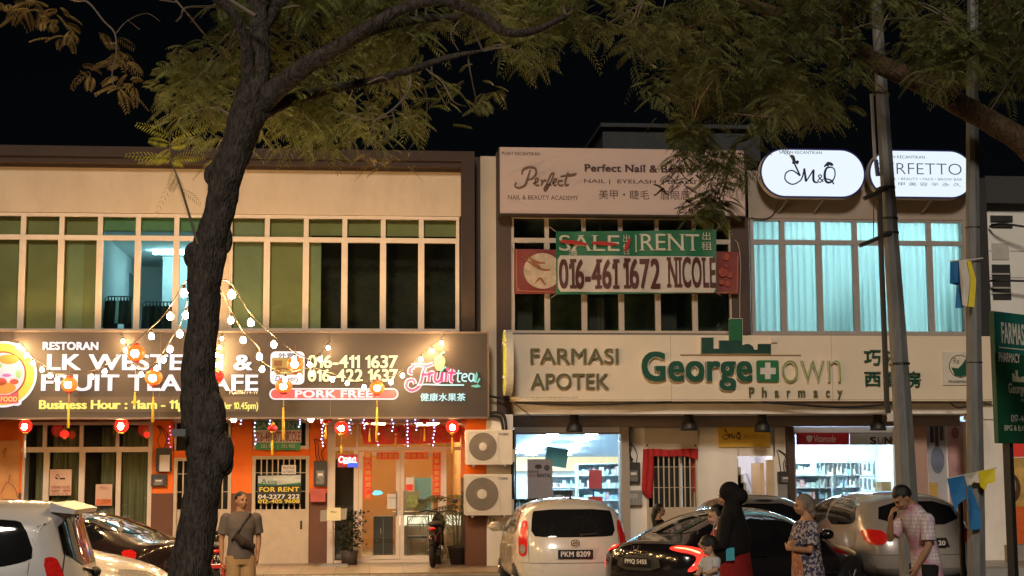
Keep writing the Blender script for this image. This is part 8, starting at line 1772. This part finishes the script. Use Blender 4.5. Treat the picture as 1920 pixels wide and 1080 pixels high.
# right-hand tree: trunk stands outside the frame, its limb and crown reach in
UY = -13.0; q0 = at(2300, 1000, UY)
t2_ = thing("tree", "spreading tree with thick brown limb crossing the upper right and dark drooping foliage", "tree", (q0.x, UY, 0))
mb = MB(); s2 = limb_mesh(mb, [(2310, 1250, 70, UY), (2300, 1000, 62, UY), (2270, 750, 56, UY), (2190, 520, 48, UY), (2060, 380, 40, UY), (1960, 305, 30, UY), (1920, 270, 25, UY), (1870, 235, 23, UY), (1800, 195, 22, UY), (1730, 158, 21, UY), (1670, 130, 20, UY), (1620, 105, 18, UY), (1560, 70, 15, UY), (1500, 40, 12, UY), (1420, 10, 10, UY), (1340, -20, 8, UY), (1250, -30, 6, UY)], None, 16, 3, 6, .05)
for i, L_ in enumerate([[(1640, 112, 11, UY), (1600, 80, 10, UY-.2), (1585, 20, 8, UY-.4), (1580, -60, 7, UY-.6)], [(1560, 70, 8, UY), (1500, 95, 6, UY+.2), (1450, 140, 5, UY+.4), (1415, 185, 4, UY+.5), (1424, 210, 3.6, UY+.5), (1425, 235, 3, UY+.5), (1405, 258, 2.5, UY+.5), (1380, 268, 1.5, UY+.5)], [(1450, 140, 3.5, UY+.4), (1400, 165, 3, UY+.3), (1370, 200, 2.5, UY+.2), (1330, 222, 2, UY+.2), (1300, 230, 1.2, UY+.2)], [(1990, 330, 20, UY), (1960, 180, 14, UY+.5), (1900, 60, 10, UY+.9), (1850, -20, 8, UY+1.2)], [(1900, 60, 5, UY+.9), (1860, 45, 4, UY+.8), (1800, 50, 3, UY+.8)], [(1930, 120, 4, UY+.6), (1910, 90, 3, UY+.5), (1895, 130, 2, UY+.5)], [(1420, 10, 5, UY), (1330, 40, 4.5, UY+.3), (1250, 60, 3.5, UY+.5), (1180, 50, 3, UY+.6)]]): s2 += limb_mesh(mb, L_, None, 9, 30+i, 5, .05)
mb.build("trunk", BARK2, t2_, True)
rng = np.random.RandomState(9); lv = Leaves(21); tw = MB(); Cs = []
for poly, n, dY, fr in [([(1060, -30), (1640, -30), (1640, 120), (1590, 190), (1500, 240), (1440, 235), (1430, 180), (1300, 180), (1235, 165), (1195, 150), (1190, 110), (1100, 100), (1060, 60)], 100, 2.0, 9),
                        ([(1240, 170), (1420, 165), (1430, 240), (1410, 300), (1300, 300), (1275, 270), (1300, 235), (1250, 215)], 26, .9, 9),
                        ([(1295, 290), (1390, 290), (1400, 330), (1360, 350), (1320, 350), (1280, 330)], 10, .5, 8),
                        ([(1440, 200), (1560, 200), (1600, 180), (1590, 210), (1540, 240), (1450, 240)], 10, .9, 8),
                        ([(1640, -30), (1960, -30), (1960, 170), (1880, 190), (1780, 180), (1720, 130), (1650, 60)], 66, 2.0, 9), ([(1700, 130), (1760, 130), (1790, 180), (1750, 170)], 4, .6, 7), ([(1430, 215), (1480, 235), (1500, 265), (1440, 280)], 4, .6, 6)]:
    C = sample_poly(poly, int(n*.56), UY+.15, dY*.9, rng); Cs += C
    for c in C: lv.clump(c+Vector((0, 0, .14)), int(fr*3.2), .21)
C = [at(x, y, UY+.4) for x, y in ((1335, 392), (1318, 405), (1352, 400), (1335, 412), (1305, 398), (1340, 385), (1330, 370))]
for c in C: lv.clump(c+Vector((0, 0, .05)), 14, .12, (.12, .22), .07); Cs.append(c)
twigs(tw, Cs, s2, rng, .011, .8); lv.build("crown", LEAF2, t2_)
for path in ([(1300, 395), (1318, 380), (1340, 385), (1372, 400)], [(1335, 350), (1332, 370), (1335, 390)], [(1262, 305), (1275, 320), (1285, 335)], [(1260, 340), (1285, 335), (1300, 345)]): tw.tube(cat_rom([tuple(at(*p, UY+.3)) for p in path], 4), .006, 5)
tw.build("twigs", TWIG, t2_)
lb_ = Leaves(22)
for x, y in ((1272, 318), (1280, 345), (1250, 335), (1262, 350), (1238, 345), (1285, 370), (1275, 300), (1290, 320), (1262, 315), (1298, 395), (1290, 405), (1256, 300)): lb_.clump(at(x, y, UY+.3), 3, .09, (.08, .14), .035, .018)
lb_.build("dry_leaves", pbr("dark_dry_leaf", (.05, .022, .012), .8, var=.4), t2_)
